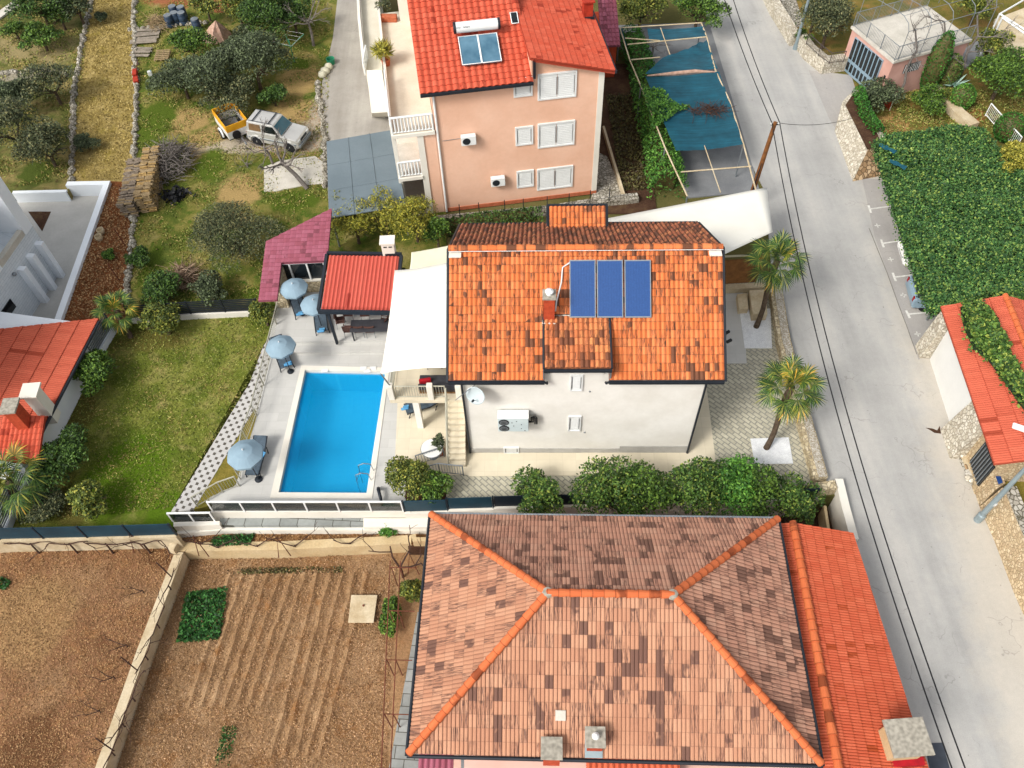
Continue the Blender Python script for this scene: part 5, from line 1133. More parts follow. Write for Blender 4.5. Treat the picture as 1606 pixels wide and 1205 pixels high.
rail('iron_fence','brown iron fence on the curved stone wall left of the pink garage',[A(1264,70,.95),A(1283,88,.95),A(1300,101,.95),A(1322,98,.95)],.8,'iron_fence',bar=.11,rr=.018)
t=thing('stone_wall','long pale stone wall along the road at the top edge of the photo','wall',A(1215,20,0)); MB().wall(PX([(1185,-40),(1212,20),(1244,72)]),.6,0,.9).build('wall_body','stone_white',t)
struct('gravel_path','rubble',[(1205,-50),(1232,-50),(1262,40),(1240,45)],.02,.2)
tag(MB().wall(PX([(1440,118),(1470,150),(1500,185),(1524,205)]),.7,0,.5).build('garden_wall','wall_beige'),'pale concrete wall running between the lawn and the topiary garden','wall')
rail('garden_railing','white metal railing beside the dark clipped shrub on the right',[A(1545,182,.4),A(1565,205,.4),A(1592,235,.4)],.9,'white_metal',bar=.13)
# ================================================================ RIGHT HOUSE AND IVY
ZE=2.9
rh=thing('roadside_house','low house with white garage door and orange tiled roof bordered by ivy','house',A(1470,600,0))
e0=A(1475,481,ZE);e1=A(1559,728,ZE); Er=(e0-e1); Er.z=0; Ev=Er.normalized(); Eu=Vector((Ev.y,-Ev.x,0)) # Eu points east
LR=Er.length; runr=2.6; Sr_=(Eu*runr+up*.85).normalized()
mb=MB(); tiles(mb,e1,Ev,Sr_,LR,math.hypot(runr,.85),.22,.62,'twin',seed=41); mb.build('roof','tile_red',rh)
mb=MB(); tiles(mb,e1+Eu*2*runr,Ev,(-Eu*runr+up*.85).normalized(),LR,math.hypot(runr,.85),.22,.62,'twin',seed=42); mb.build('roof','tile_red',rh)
rc=MB(); ridgecaps(rc,e1+Eu*runr+up*.88,e0+Eu*runr+up*.88,.13,.4); rc.build('ridge_tiles','ridge_orange',rh)
q=lambda u,v,z: Vz(e1+Eu*u+Ev*v,z)
MB().hexa([q(.45,.2,0),q(2*runr-.4,.2,0),q(2*runr-.4,LR-.2,0),q(.45,LR-.2,0)],[q(.45,.2,ZE),q(2*runr-.4,.2,ZE),q(2*runr-.4,LR-.2,ZE),q(.45,LR-.2,ZE)]).build('wall','stone_ochre',rh)
MB().hexa([q(.36,3.7,0),q(.44,3.7,0),q(.44,LR-.9,0),q(.36,LR-.9,0)],[q(.36,3.7,2.5),q(.44,3.7,2.5),q(.44,LR-.9,2.5),q(.36,LR-.9,2.5)]).build('garage_door','car_white',rh)
MB().hexa([q(-.15,LR-.85,0),q(.43,LR-.85,0),q(.43,LR-.05,0),q(-.15,LR-.05,0)],[q(.1,LR-.85,2.6),q(.43,LR-.85,2.6),q(.43,LR-.05,2.6),q(.1,LR-.05,2.6)]).build('stone_buttress','stone_white',rh)
MB().hexa([q(-.15,2.0,0),q(.43,2.0,0),q(.43,3.6,0),q(-.15,3.6,0)],[q(.3,2.0,2.3),q(.43,2.0,2.3),q(.43,3.6,2.3),q(.3,3.6,2.3)]).build('stone_buttress','stone_white',rh)
gt=MB().box(q(.4,.9,1.4),(.06,1.3,1.6),math.atan2(Eu.y,Eu.x)).build('barred_gate','glass_dark',rh)
for k in range(7): MB().box(q(.34,.35+k*.18,1.4),(.03,.03,1.6),math.atan2(Eu.y,Eu.x)).build('bar','grey_metal',gt)
t=thing('rock_planter','low kerbed bed of pale rocks in front of the roadside house','planter',A(1510,720,0))
MB().wall(PX([(1492,690),(1512,728),(1531,770)]),.18,0,.35).build('kerb','wall_beige',t)
struct('rock_bed','rubble',[(1492,690),(1540,680),(1556,745),(1531,770)],.15,.3)
rr=random.Random(8)
for k in range(14):
    u=rr.random();v=rr.random(); c=A(1500+u*36+v*18,697+v*58,.15); s=rr.uniform(.15,.32); mb=MB(); ps=[(s*.7,0),(s,.4*s),(s*.75,.75*s),(s*.2,.85*s)]; mb.lathe(c,ps,7); tag(mb.build('rock',rr.choice(['stone_white','stone_brown','concrete_pale']),bev=0),'pale rough rock lying in the kerbed bed by the roadside house','rock','rocks in the kerbed bed')
t=thing('gate_pillar','stone gate pillar with a blue sign beside the roadside house','pillar',A(1545,775,0)); c=A(1545,772,0)
MB().hexa([A(1528,770,0),A(1536,795,0),A(1560,780,0),A(1552,752,0)],[A(1553,742,1.5),A(1561,768,1.5),A(1577,758,1.5),A(1568,734,1.5)]).build('pillar_body','stone_ochre',t)
MB().hexa([A(1558,738,1.55),A(1566,760,1.55),A(1573,757,1.55),A(1565,735,1.55)],[A(1558,738,1.6),A(1566,760,1.6),A(1573,757,1.6),A(1565,735,1.6)]).build('sign_plate','sign_blue',t)
t=thing('stone_wall','tall ochre stone wall along the road in the lower right corner','wall',A(1580,880,0))
mb=MB(); bt=PX([(1536,795),(1560,850),(1590,930),(1660,1090)]); tp=[A(x,y,1.7) for x,y in ((1572,765),(1590,810),(1620,880),(1700,1040))]
for k in range(3): mb.hexa([bt[k],bt[k+1],Vz(tp[k+1],0)+Vector((.6,0,0)),Vz(tp[k],0)+Vector((.6,0,0))],[tp[k],tp[k+1],tp[k+1]+Vector((.6,0,0)),tp[k]+Vector((.6,0,0))])
mb.build('wall_body','stone_ochre',t)
MB().wall([p+Vector((.3,0,0)) for p in tp],.5,1.7,1.8).build('coping','rubble',t)
struct('garden_lawn','ground_wedge',[(1575,755),(1600,740),(1700,740),(1700,1000),(1640,880)],1.2,.5)
# ivy roof
icp=[(1372,224),(1400,212),(1450,208),(1490,198),(1540,205),(1575,245),(1660,300),(1660,505),(1600,505),(1560,462),(1515,470),(1478,486),(1462,488),(1442,440),(1426,395),(1404,330),(1388,275)]
def ivy(name,label,poly,z,n,size,m,thick=.35,seed=1,drop=0,zf=None,under=True,cat='ivy'):
    P=[A(x,y,z) for x,y in poly]; t=thing(name,label,cat,Vz(P[0],z))
    rng=np.random.default_rng(seed); xs=[p.x for p in P]; ys=[p.y for p in P]; X=rng.uniform(min(xs),max(xs),n*3); Y=rng.uniform(min(ys),max(ys),n*3); ins=np.zeros(len(X),bool); j=len(P)-1
    for i in range(len(P)):
        c=((P[i].y>Y)!=(P[j].y>Y)); c&=X<(P[j].x-P[i].x)*(Y-P[i].y)/((P[j].y-P[i].y) or 1e-9)+P[i].x; ins^=c; j=i
    X=X[ins][:n];Y=Y[ins][:n]; Zz=z+.12*np.sin(X*1.1+1.3*np.sin(Y*.7))+.1*np.sin(Y*1.7+X*.6)+.06*np.sin(X*3.7)*np.sin(Y*4.1)+rng.random(len(X))*thick*.6
    C=np.stack([X,Y,Zz],1)
    if drop:
        k=int(n*.16); L=[]
        for i in range(len(P)):
            a,b=P[i],P[(i+1)%len(P)]; m_=int(k*(b-a).length/sum((P[(q+1)%len(P)]-P[q]).length for q in range(len(P))))
            tt=rng.random(m_); L.append(np.stack([a.x+(b.x-a.x)*tt+rng.normal(size=m_)*.12,a.y+(b.y-a.y)*tt+rng.normal(size=m_)*.12,z+.1-rng.random(m_)**2*drop],1))
        C=np.vstack([C]+L)
    V_,Q=leafquads(C,size,.75,.7,rng); arrays_obj('leaves',V_,Q,m,t)
    
    if under: MB().prism(P,z-.3,z-.2).build('stems','ivy_under',t)
    return t
ivy('ivy_roof','broad carport roof completely overgrown with green ivy above parked cars',icp,2.35,52000,.125,'leaf_ivy',drop=.5,seed=3)
for p,l in (((1446,470),'grey post under the ivy roof nearest the blue car'),((1412,345),'grey post under the ivy roof edge, middle of the road side'),((1396,290),'grey post under the ivy roof at its top left corner')):
    c=A(p[0]+34,p[1]-14,2.2); tag(MB().tube([Vz(c,0),c],.06,8).build('carport_post','grey_metal'),l,'post')
ivy('ivy_border','dense ivy hedge creeping over the right edge of the orange roof',[(1510,478),(1535,470),(1560,500),(1585,560),(1606,596),(1640,640),(1640,668),(1604,628),(1582,596),(1555,560),(1530,540),(1515,505)],3.9,5200,.16,'leaf_hedge',thick=.6,drop=.5,seed=5)
ivy('ivy_border','ivy strip along the top of the paved terrace on the right edge',[(1548,470),(1660,455),(1660,500),(1556,498)],2.9,3000,.15,'leaf_hedge',thick=.5,drop=.9,seed=6)
tag(MB().prism(PX([(1556,492),(1650,492),(1650,640),(1610,606),(1585,560)],3.3),0,3.3).build('paved_terrace','ivy_terrace_slab'),'raised grey paved terrace bordered by ivy at the right edge','terrace')
for x,y,l in ((1392,233,'teal net scrap nearest the top corner of ivy roof'),(1408,258,'teal net scrap lower on the ivy roof edge')):
    c=A(x,y,2.62); s=Vector((.9,-.95,0)).normalized(); n_=Vector((-s.y,s.x,0)); mb=MB()
    for k in range(5): 
        a=c+s*(k*.2-.5);b=c+s*(k*.2-.3); w1=.16+.1*((k*7)%3);w2=.16+.1*(((k+1)*7)%3); mb.face([a-n_*w1*.55,b-n_*w2*.55,b+n_*w2*.4+up*.05,a+n_*w1*.4+up*.05])
    tag(mb.build('net_scrap','shade_net'),l,'netting','teal net scraps')
# ================================================================ LOWER HIP ROOF HOUSE
ZH=3.6
h0=A(641,1181,ZH);h1=A(1287,1197,ZH);h2=A(1218,815,ZH);h3=A(678,808,ZH)
yh2=math.atan2((h2-h3).y,(h2-h3).x)*.5+math.atan2((h1-h0).y,(h1-h0).x)*.5; Uh2=Vector((math.cos(yh2),math.sin(yh2),0));Vh2=Vector((-Uh2.y,Uh2.x,0))
cen=(h0+h1+h2+h3)/4; WH=((h1-h0).dot(Uh2)+(h2-h3).dot(Uh2))/2; LH=((h3-h0).dot(Vh2)+(h2-h1).dot(Vh2))/2
print('hip',WH,LH,math.degrees(yh2))
q=lambda u,v,z: Vz(cen+Uh2*u+Vh2*v,z)
lo,hi=3.7,9
for _ in range(40):
    m_=(lo+hi)/2; P_=A(957,932,m_)
    if (P_-cen).dot(Vh2)>0: lo=m_
    else: hi=m_
ZR=lo; r0=(A(859,931,ZR)-cen).dot(Uh2); r1=(A(1055,935,ZR)-cen).dot(Uh2); print('ridge',ZR,r0,r1)
ra,rb_=q(r0,0,ZR),q(r1,0,ZR); cr=[q(-WH/2,-LH/2,ZH),q(WH/2,-LH/2,ZH),q(WH/2,LH/2,ZH),q(-WH/2,LH/2,ZH)]
hh=thing('hip_roof_house','long pale pink house under a faded brown hipped tile roof at the bottom','house',Vz(cen,-1.9))
def hipcut(corner,ridge,keep):
    d=ridge-corner; n=Vector((d.y,-d.x,0)).normalized()
    if n.dot(Vz(keep,0)-Vz(corner,0))>0: n=-n
    return (corner,n)
def slope(a,b,rp,cuts,m,seed,nm='roof',par=hh,pu=.28,pv=.43,prof='twin'):
    U_=(b-a).normalized(); inn=Vector((-U_.y,U_.x,0)); d=(rp-a).dot(inn); V_=(inn*d+up*(rp.z-a.z)); mb=MB(); tiles(mb,a,U_,V_,(b-a).length,V_.length,pu,pv,prof,seed=seed,uoff=seed*100); return mb.build(nm,m,par,cuts=cuts)
slope(cr[0],cr[1],ra,[hipcut(cr[0],ra,rb_),hipcut(cr[1],rb_,ra)],'tile_hip',51)
slope(cr[2],cr[3],rb_,[hipcut(cr[2],rb_,ra),hipcut(cr[3],ra,rb_)],'tile_hip_shadeside',52)
slope(cr[3],cr[0],ra,[hipcut(cr[3],ra,cr[0].lerp(cr[3],.5)),hipcut(cr[0],ra,cr[0].lerp(cr[3],.5))],'tile_hip',53)
slope(cr[1],cr[2],rb_,[hipcut(cr[1],rb_,cr[1].lerp(cr[2],.5)),hipcut(cr[2],rb_,cr[1].lerp(cr[2],.5))],'tile_hip_shadeside',54)
for a,b in ((cr[0],ra),(cr[1],rb_),(cr[2],rb_),(cr[3],ra),(ra,rb_)):
    mb=MB(); ridgecaps(mb,a+up*.04,b+up*.06,.13,.38); mb.build('ridge_tiles','ridge_orange',hh)
for p in (ra,rb_): MB().lathe(p+up*.08,[(.2,-.05),(.17,.05),(.08,.08)],8).build('mortar_patch','chimney_cap',hh)
for a,b in zip(cr,cr[1:]+cr[:1]):
    d=(b-a).normalized(); o_=Vector((d.y,-d.x,0))*.09; MB().tube([a+o_-up*.05-d*.08,b+o_-up*.05+d*.08],.065,8).build('gutter','dark_metal' if a is not cr[2] else 'grey_metal',hh)
MB().prism([q(-WH/2+.5,-LH/2+.55,0),q(WH/2-.5,-LH/2+.55,0),q(WH/2-.5,LH/2-.5,0),q(-WH/2+.5,LH/2-.5,0)],-1.95,ZH-.05).build('wall','plaster_pink',hh)
Nd=None
def onslope(px,py): 
    d=(ra-cr[0]); inn=Vh2; n_=Uh2.cross((Vh2*(LH/2)+up*(ZR-ZH))).normalized(); return OP(px,py,cr[0],n_)
c=onslope(932,1165); ch=chimney(hh,'chimney',Vz(c,c.z),.5,.5,.5,yh2); MB().lathe(Vz(c,c.z+.76),[(.07,0),(.07,.12),(.13,.13),(.1,.2),(.03,.26)],12).build('chimney_cowl','white_metal',ch)
ch['label']='chimney with a white round cowl'
n_=Uh2.cross((Vh2*(LH/2)+up*(ZR-ZH))).normalized(); a=onslope(917,1182)+n_*.05; sv=(Vh2*(LH/2)+up*(ZR-ZH)).normalized()
MB().hexa([a-sv*.1,a-sv*.1+Uh2*.58,a+Uh2*.58+sv*.75,a+sv*.75],[x+n_*.05 for x in (a-sv*.1,a-sv*.1+Uh2*.58,a+Uh2*.58+sv*.75,a+sv*.75)]).build('flashing_sheet','lamp_grey',hh)
c=onslope(865,1180); ch=chimney(hh,'chimney',Vz(c,c.z-.1),.55,.55,.42,yh2,cap='chimney_cap'); ch['label']='short square chimney with a rough grey cap'
c=onslope(879,1121); MB().hexa([c+n_*.05-Uh2*.17-sv*.17,c+n_*.05+Uh2*.17-sv*.17,c+n_*.05+Uh2*.17+sv*.17,c+n_*.05-Uh2*.17+sv*.17],[c+n_*.09-Uh2*.17-sv*.17,c+n_*.09+Uh2*.17-sv*.17,c+n_*.09+Uh2*.17+sv*.17,c+n_*.09-Uh2*.17+sv*.17]).build('patched_tile','concrete_pale',hh)
# south side: balcony and lower porch roofs
MB().prism([A(728,1192,2.6),A(1292,1199,2.6),A(1292,1300,2.6),A(728,1300,2.6)],-1.9,2.6).build('terrace_block','plaster_pink',hh)
mb=MB(); tiles(mb,A(920,1240,2.9),Uh2,(Vh2+up*.3),3.1,1.6,.2,.35,'barrel',seed=61); mb.build('porch_roof','tile_orange',hh)
mb=MB(); tiles(mb,A(655,1222,2.2),Uh2,(Vh2+up*.3),1.2,1.3,.2,.35,'barrel',seed=62); mb.build('porch_roof','shingle_pink',hh)
MB().box(A(726,1215,2.3),(.12,2.0,.12)).build('beam','grey_metal',hh)
# orange wing on the right
ow=thing('orange_roof_wing','long low building with bright orange tiled roof beside the road','building',A(1340,1000,-1.2))
k0,k1=A(1243,820,3.1),A(1312,1192,3.1); Vk=(k0-k1).normalized(); Uk=Vector((Vk.y,-Vk.x,0)); LK=(k0-k1).length+1.2; k1=k1-Vk*1.2
ea=A(1338,837,2.3);runk=(ea-k0).dot(Uk); 
ea2=A(1436,1130,2.3); print('runk',runk,(ea2-k1).dot(Uk))
Er_=k1+Uk*runk; Er_.z=2.3
slopek=(-Uk*runk+up*.8)
lim=(ea-ea2); nn=Vector((lim.y,-lim.x,0)).normalized()
wk=max(runk,(ea2-k1).dot(Uk))+.3; E0=k1+Uk*wk; E0.z=3.1-.8*wk/runk
mb=MB(); tiles(mb,E0,Vk,(-Uk*wk+up*(3.1-E0.z)),LK,math.hypot(wk,3.1-E0.z),.2,.42,'twin',seed=71); mb.build('roof','tile_orange',ow,cuts=[(ea,nn)])
mb=MB(); E1=k1-Uk*1.4; E1.z=2.75; tiles(mb,E1+Vk*LK,-Vk,(Uk*1.4+up*.35),LK,math.hypot(1.4,.35),.2,.42,'twin',seed=72,uoff=300); 
gl=(cr[2]-cr[1]).normalized(); gn=Vector((-gl.y,gl.x,0)); mb.build('roof','tile_orange',ow,cuts=[(cr[1]+Uh2*.16,gn)])
rc=MB(); ridgecaps(rc,k1+up*.05,k0+up*.05,.15,.4); rc.build('ridge_tiles','ridge_orange',ow)
MB().prism([Vz(k0-Uk*.5-Vk*.2,0),Vz(ea-Uk*.4-Vk*.2,0),Vz(ea2-Uk*.5,0),Vz(ea2-Vk*3-Uk*.3,0),Vz(k1-Uk*.5,0)],-1.9,2.2).build('wall','plaster_pink',ow)
c=A(1424,1157,3.55); chk=MB().box(Vz(c,2.8)-Vector((.0,.0,0)),(1.05,.95,1.3),.03).build('chimney','wall_ochre',ow); MB().box(c+up*.03,(1.35,1.2,.1),.03).build('chimney_cap','chimney_cap',chk,bev=.01); MB().box(Vz(c,2.35),(1.5,1.35,.3),.03).build('flashing','red_fabric',chk)
struct('manhole_cover','manhole',[(1450,1166),(1478,1165),(1500,1240),(1466,1240)],.03,.1)
# wall between the tree strip and road
tag(MB().wall(PX([(1312,758),(1322,800),(1336,852)]),.35,-1.2,.4).build('boundary_wall','white_paint'),'whitish wall between the tree strip and the road above the orange roof','wall')
tag(MB().wall([A(1276,772,0),A(1306,768,0)],.4,-1.2,.5).build('boundary_wall','stone_wall'),'short stone wall piece at the corner of the paved yard','wall')
tag(MB().wall(PX([(1296,790),(1302,830)]),.12,-1.2,-.2).build('bed_edging','wall_ochre'),'thin yellowish edging beside the tree strip by the road','edging')
# ================================================================ LEFT MODERN HOUSE
ZM=-.6; e0=A(94,428,ZM);e1=A(40,512,ZM); Ue=(e1-e0).normalized(); We=Vector((Ue.y,-Ue.x,0))
if We.x>0: We=-We
mo=thing('modern_house','modern pale blue white house with brick patterned side wall cut by the left edge','house',e0)
q=lambda u,v,z: Vz(e0+Ue*u+We*v,z)
z1=2.8
MB().hexa([q(-.2,0,ZM),q(14,0,ZM),q(14,9,ZM),q(-.2,9,ZM)],[q(-.2,0,z1),q(14,0,z1),q(14,9,z1),q(-.2,9,z1)]).build('side_wall','brick_clad',mo)
MB().hexa([q(3.0,-.04,z1),q(14,-.04,z1),q(14,9,z1),q(3.0,9,z1)],[q(3.0,-.04,8),q(14,-.04,8),q(14,9,8),q(3.0,9,8)]).build('upper_wall','blue_white',mo)
MB().hexa([q(-.22,-.02,z1),q(.5,-.02,z1),q(.5,9,z1),q(-.22,9,z1)],[q(-.22,-.02,8),q(.5,-.02,8),q(.5,9,8),q(-.22,9,8)]).build('corner_tower','blue_white',mo)
MB().hexa([q(.5,2.6,z1),q(3.0,2.6,z1),q(3.0,9,z1),q(.5,9,z1)],[q(.5,2.6,8),q(3.0,2.6,8),q(3.0,9,8),q(.5,9,8)]).build('loggia_back','blue_white',mo)
MB().hexa([q(.52,.02,z1),q(2.98,.02,z1),q(2.98,.3,z1),q(.52,.3,z1)],[q(.52,.02,z1+.35),q(2.98,.02,z1+.35),q(2.98,.3,z1+.35),q(.52,.3,z1+.35)]).build('loggia_parapet','concrete_pale',mo)
for k in range(3):
    u=.1+k*.95
    MB().hexa([q(u,-.4,ZM),q(u+.3,-.4,ZM),q(u+.3,0,ZM),q(u,0,ZM)],[q(u,-.4,2.0),q(u+.3,-.4,2.0),q(u+.3,0,2.0),q(u,0,2.0)]).build('buttress_fin','blue_white',mo)
c=OP(12,486,e0,We); MB().box(c,(.12,1.0,.6),math.atan2(We.y,We.x)).build('window','glass_dark',mo)
for p,k in (((21,315),.8),((21,430),-.04)): c=OP(*p,e0+We*k,We); MB().lathe(c,[(.1,0),(.12,.1),(.05,.16)],10,axis=-We).build('wall_lamp','grey_metal',mo)
struct('modern_terrace','paving_light',[(20,282),(170,280),(172,330),(95,505),(95,560),(-60,600),(0,300)],-.6,.3)
t=thing('parapet_wall','pale blue white parapet wall around the modern house terrace','wall',A(170,290,0))
MB().wall([A(20,302,.1),A(104,300,.1)],.24,-.62,.12).build('wall_body','blue_white',t); MB().wall([A(104,288,.25),A(167,287,.25),A(88,508,.25)],.36,-.6,.25).build('wall_body','blue_white',t)
struct('planting_pit','soil_dark',[(44,332),(80,332),(66,363)],-.59,.05)
# left orange roof building
zo=1.5; c0=A(155,500,zo);c1=A(25,510,zo)
La=(A(155,500,zo)-A(42,720,zo)); Vl=La.normalized(); Ul=Vector((Vl.y,-Vl.x,0))
ob=thing('roofed_annex','annex with a wide orange tiled roof and two chimneys at the left edge','building',Vz(c0,0))
wL=6.5; e_=A(42,720,zo)-Vl*.2; 
Sl_=(-Ul*wL+up*.9).normalized(); mb=MB(); tiles(mb,e_,Vl,Sl_,La.length+.3,math.hypot(wL,.9),.22,.8,'twin',seed=81,hs=.8); mb.build('roof','tile_red',ob,cuts=[(A(25,509,2.2),(A(155,500,1.5)-A(25,509,2.2)).cross(up).normalized()*-1)])
MB().hexa([Vz(e_-Ul*.3,-.3),Vz(e_-Ul*5.6,-.3),Vz(e_-Ul*5.6+Vl*(La.length-.1),-.3),Vz(e_-Ul*.3+Vl*(La.length-.1),-.3)],[Vz(e_-Ul*.3,1.4),Vz(e_-Ul*5.6,2.05),Vz(e_-Ul*5.6+Vl*(La.length-.1),2.05),Vz(e_-Ul*.3+Vl*(La.length-.1),1.4)]).build('wall','blue_white',ob)
nl=Vl.cross(Sl_).normalized(); nl=nl if nl.z>0 else -nl
c=OP(52,690,e_,nl); 
def towerch(px,py,topy,w,d,body,cap,lab):
    c=OP(px,py,e_,nl); z=HT(Vz(c,c.z),topy); m=MB().box(Vz(c,(c.z+z)/2-.3),(w,d,z-c.z+.6),.05).build('chimney',body,ob); m['label']=lab
    MB().box(Vz(c,z+.05),(w+.22,d+.22,.1),.05).build('chimney_cap',cap,m,bev=.01)
towerch(48,674,638,.5,.62,'brick_red','chimney_cap','red brick chimney with grey stone cap'); towerch(74,645,614,.58,.62,'white_paint','white_paint','white rendered chimney')
MB().tube([e_+Ul*.1-Vl*0,e_+Ul*.1+Vl*La.length],.07,6).build('gutter','dark_metal',ob)
mb=MB(); tiles(mb,A(-6,722,1.6),Vector((1,0,0)),Vector((0,.95,.3)),1.9,2.0,.22,.3,'barrel',seed=82); mb.build('lower_roof','tile_peach',ob)
# slatted fence along the annex and at the top of the lawn
def slatfence(name,label,pts,z,h,n,m='dark_metal',base=None,bh=.3,lean=0,wallm='blue_white',solid=None,cat='fence'):
    pts=[Vz(p,z) for p in pts]; t=thing(name,label,cat,pts[0])
    if base: MB().wall(pts,.22,z-bh-.2,z).build('base_wall',wallm,t)
    for a,b in zip(pts,pts[1:]):
        L=(b-a).length; k=max(1,round(L/2.1)); d=(b-a).normalized(); rz=math.atan2(d.y,d.x)
        for i in range(k+1):
            if i==k and b is not pts[-1]: continue
            p=a+d*(L*i/k); MB().box(p+up*(h/2),(.07,.07,h+.04),rz).build('post',m,t)
        for i in range(k):
            c=a+d*(L*(i+.5)/k); mb=MB(); w=L/k-.1
            if solid: mb.box(c+up*(h/2+.02),(w,.03,h-.06),rz)
            else:
                for s in range(n): mb.box(c+up*((s+.5)*h/n),(w,.025,h/n*.62),rz)
            mb.build('panel',solid or m,t)
    return t
slatfence('slat_fence','dark slatted fence on a white wall beside the left orange roof',[A(176,512,.1),A(118,610,.1),A(52,722,.1),A(5,830,.1)],.1,1.05,7,'grey_metal',base=True,bh=.5)
slatfence('slat_fence','dark slatted fence on a white wall along the top of the lawn',[A(206,500,0),A(300,493,0),A(408,488,0)],.05,.95,7,'dark_metal',base=True,bh=.4,wallm='white_paint')
slatfence('panel_fence','long teal panel fence on a white wall along the bottom of the lawn',[A(-80,853,0),A(0,846,0),A(137,843,0),A(277,839,0)],.0,1.05,1,'fence_navy',base=True,bh=1.0,solid='fence_blue',wallm='wall_beige')
slatfence('panel_fence','teal panel fence beside the round bush above the brown hipped roof',[A(635,803,0),A(703,801,0)],.0,1.0,1,'fence_navy',base=True,bh=1.0,solid='fence_blue',wallm='white_paint')
slatfence('panel_fence','dark navy panel fence behind the green trees along the paved strip',[A(703,799,.1),A(774,797,.1)],.12,1.0,1,'fence_navy',base=True,bh=1.2,solid='fence_blue',wallm='white_paint')
slatfence('panel_fence','navy panel fence stretch behind the big green trees to the roadside wall',[A(774,795,.2),A(1020,789,.2),A(1275,783,.2)],.2,.95,1,'fence_navy',base=True,bh=1.3,solid='fence_navy',wallm='white_paint')
# glass balustrade at pool edge on stepped white wall
def glassrail(name,label,pts,z,h=.85,n=None):
    pts=[Vz(p,z) for p in pts]; t=thing(name,label,'glass railing',pts[0])
    for a,b in zip(pts,pts[1:]):
        L=(b-a).length; k=n or max(1,round(L/1.35)); d=(b-a).normalized(); rz=math.atan2(d.y,d.x); 
        for i in range(k+1): p=a+d*(L*i/k); MB().box(p+up*h/2,(.07,.06,h),rz).build('post','white_metal',t)
        for i in range(k): c=a+d*(L*(i+.5)/k); MB().box(c+up*(h/2),(L/k-.09,.02,h-.12),rz).build('glass_panel','clear_glass',t)
        MB().box((a+b)/2+up*(h+.025),(L+.06,.08,.05),rz).build('top_rail','white_metal',t)
    return t
PW=[A(335,803,0),A(633,803,0)]
glassrail('glass_railing','tinted glass railing with white posts along the south end of the pool',PW,.06,n=6)
glassrail('glass_railing','short tinted glass railing one step lower, left of the pool railing',[A(272,818,-.25),A(337,817,-.25)],-.25,.75,n=2)
t=thing('retaining_wall','white stepped retaining wall below the glass pool railing','wall',A(480,830,-1.1))
MB().hexa([Vz(PW[0],-1.1)+Vector((-.1,-.05,0)),Vz(PW[1],-1.1)+Vector((.3,-.05,0)),Vz(PW[1],-1.1)+Vector((.3,.3,0)),Vz(PW[0],-1.1)+Vector((-.1,.3,0))],[Vz(PW[0],.06)+Vector((-.1,-.05,0)),Vz(PW[1],.06)+Vector((.3,-.05,0)),Vz(PW[1],.06)+Vector((.3,.3,0)),Vz(PW[0],.06)+Vector((-.1,.3,0))]).build('wall_body','white_paint',t)
MB().prism([A(345,813,-.5),A(570,813,-.5),A(570,824,-.5),A(345,824,-.5)],-1.1,-.5).build('ledge','slab_path',t); MB().prism([A(570,813,-.45),A(672,813,-.45),A(672,827,-.45),A(570,827,-.45)],-1.1,-.45).build('ledge','white_paint',t)
MB().prism([A(272,819,-.25),A(345,818,-.3),A(345,824,-.3),A(272,826,-.25)],-1.15,-.25).build('ledge','white_paint',t)
MB().hexa([A(345,824,-.5),A(672,827,-.5),A(672,834,-.5),A(280,838,-.5)][::-1],[A(345,824,-.7),A(672,827,-.7),A(672,830,-.7),A(280,832,-.7)][::-1]) 
MB().prism([A(278,828,-.72),A(345,825,-.72),A(672,827,-.72),A(672,832,-.72),A(345,832,-.72),A(278,838,-.72)],-1.1,-.72).build('lower_step','white_paint',t)
# beige garden walls
tag(MB().wall([A(276,858,-1.0),A(440,856,-1.0),A(645,846,-1.0)],.42,-1.9,-1.0).build('garden_wall','wall_ochre'),'ochre retaining wall between the narrow bed and the furrowed plot','wall')
tag(MB().wall([A(281,866,-1.0),A(222,1020,-1.0),A(157,1205,-1.0),A(120,1310,-1.0)],.4,-1.9,-1.0).build('garden_wall','wall_beige'),'long beige concrete wall dividing the two brown vegetable plots','wall')
tag(MB().wall([A(278,842,-.6),A(272,868,-1.0)],.3,-1.9,-.6).build('garden_wall','wall_beige'),'short beige wall stub at the corner of the two plots','wall')
tag(MB().wall([A(648,838,-.7),A(650,846,-.7),A(700,846,-.7)],.2,-1.9,-.7).build('planter_wall','wall_ochre'),'small ochre planter box at the corner of the hipped roof','planter')
MB().box(A(400,1000,0)) if False else None
tag(MB().hexa(PX([(546,977),(586,977),(592,935),(551,935)],-1.8),PX([(546,977),(586,977),(592,933),(551,933)],-1.66)).build('well_cover','wall_beige',bev=.02),'square pale concrete well cover on the furrowed plot','well cover')
tag(MB().lathe(A(570,950,-1.65),[(.05,0),(.05,.03)],8).build('lift_ring','rust'),'small rusty ring on the concrete well cover','ring')
# terrace railings left of the pool
rail('pool_railing','pale metal railing at the left edge of the pool terrace',[A(447,472,0),A(425,560,0),A(402,652,0),A(388,690,0),A(377,752,0)],.95,'rail_beige',bar=.13)
rail('pool_railing','pale metal railing turning along the steps beside the checkered path',[A(376,763,0),A(350,772,-.1),A(310,795,-.2)],.9,'rail_beige',bar=.13)
mb=MB()
for k in range(5):
    z=-.02-.05*k; mb.prism([A(372-9*k,760+4*k,z),A(380-9*k,775+4*k,z),A(371-9*k,780+4*k,z),A(363-9*k,766+4*k,z)],-.5,z)
tag(mb.build('garden_steps','slab_grey'),'small steps from the checkered path up to the pool terrace','steps')
sail_fr=None
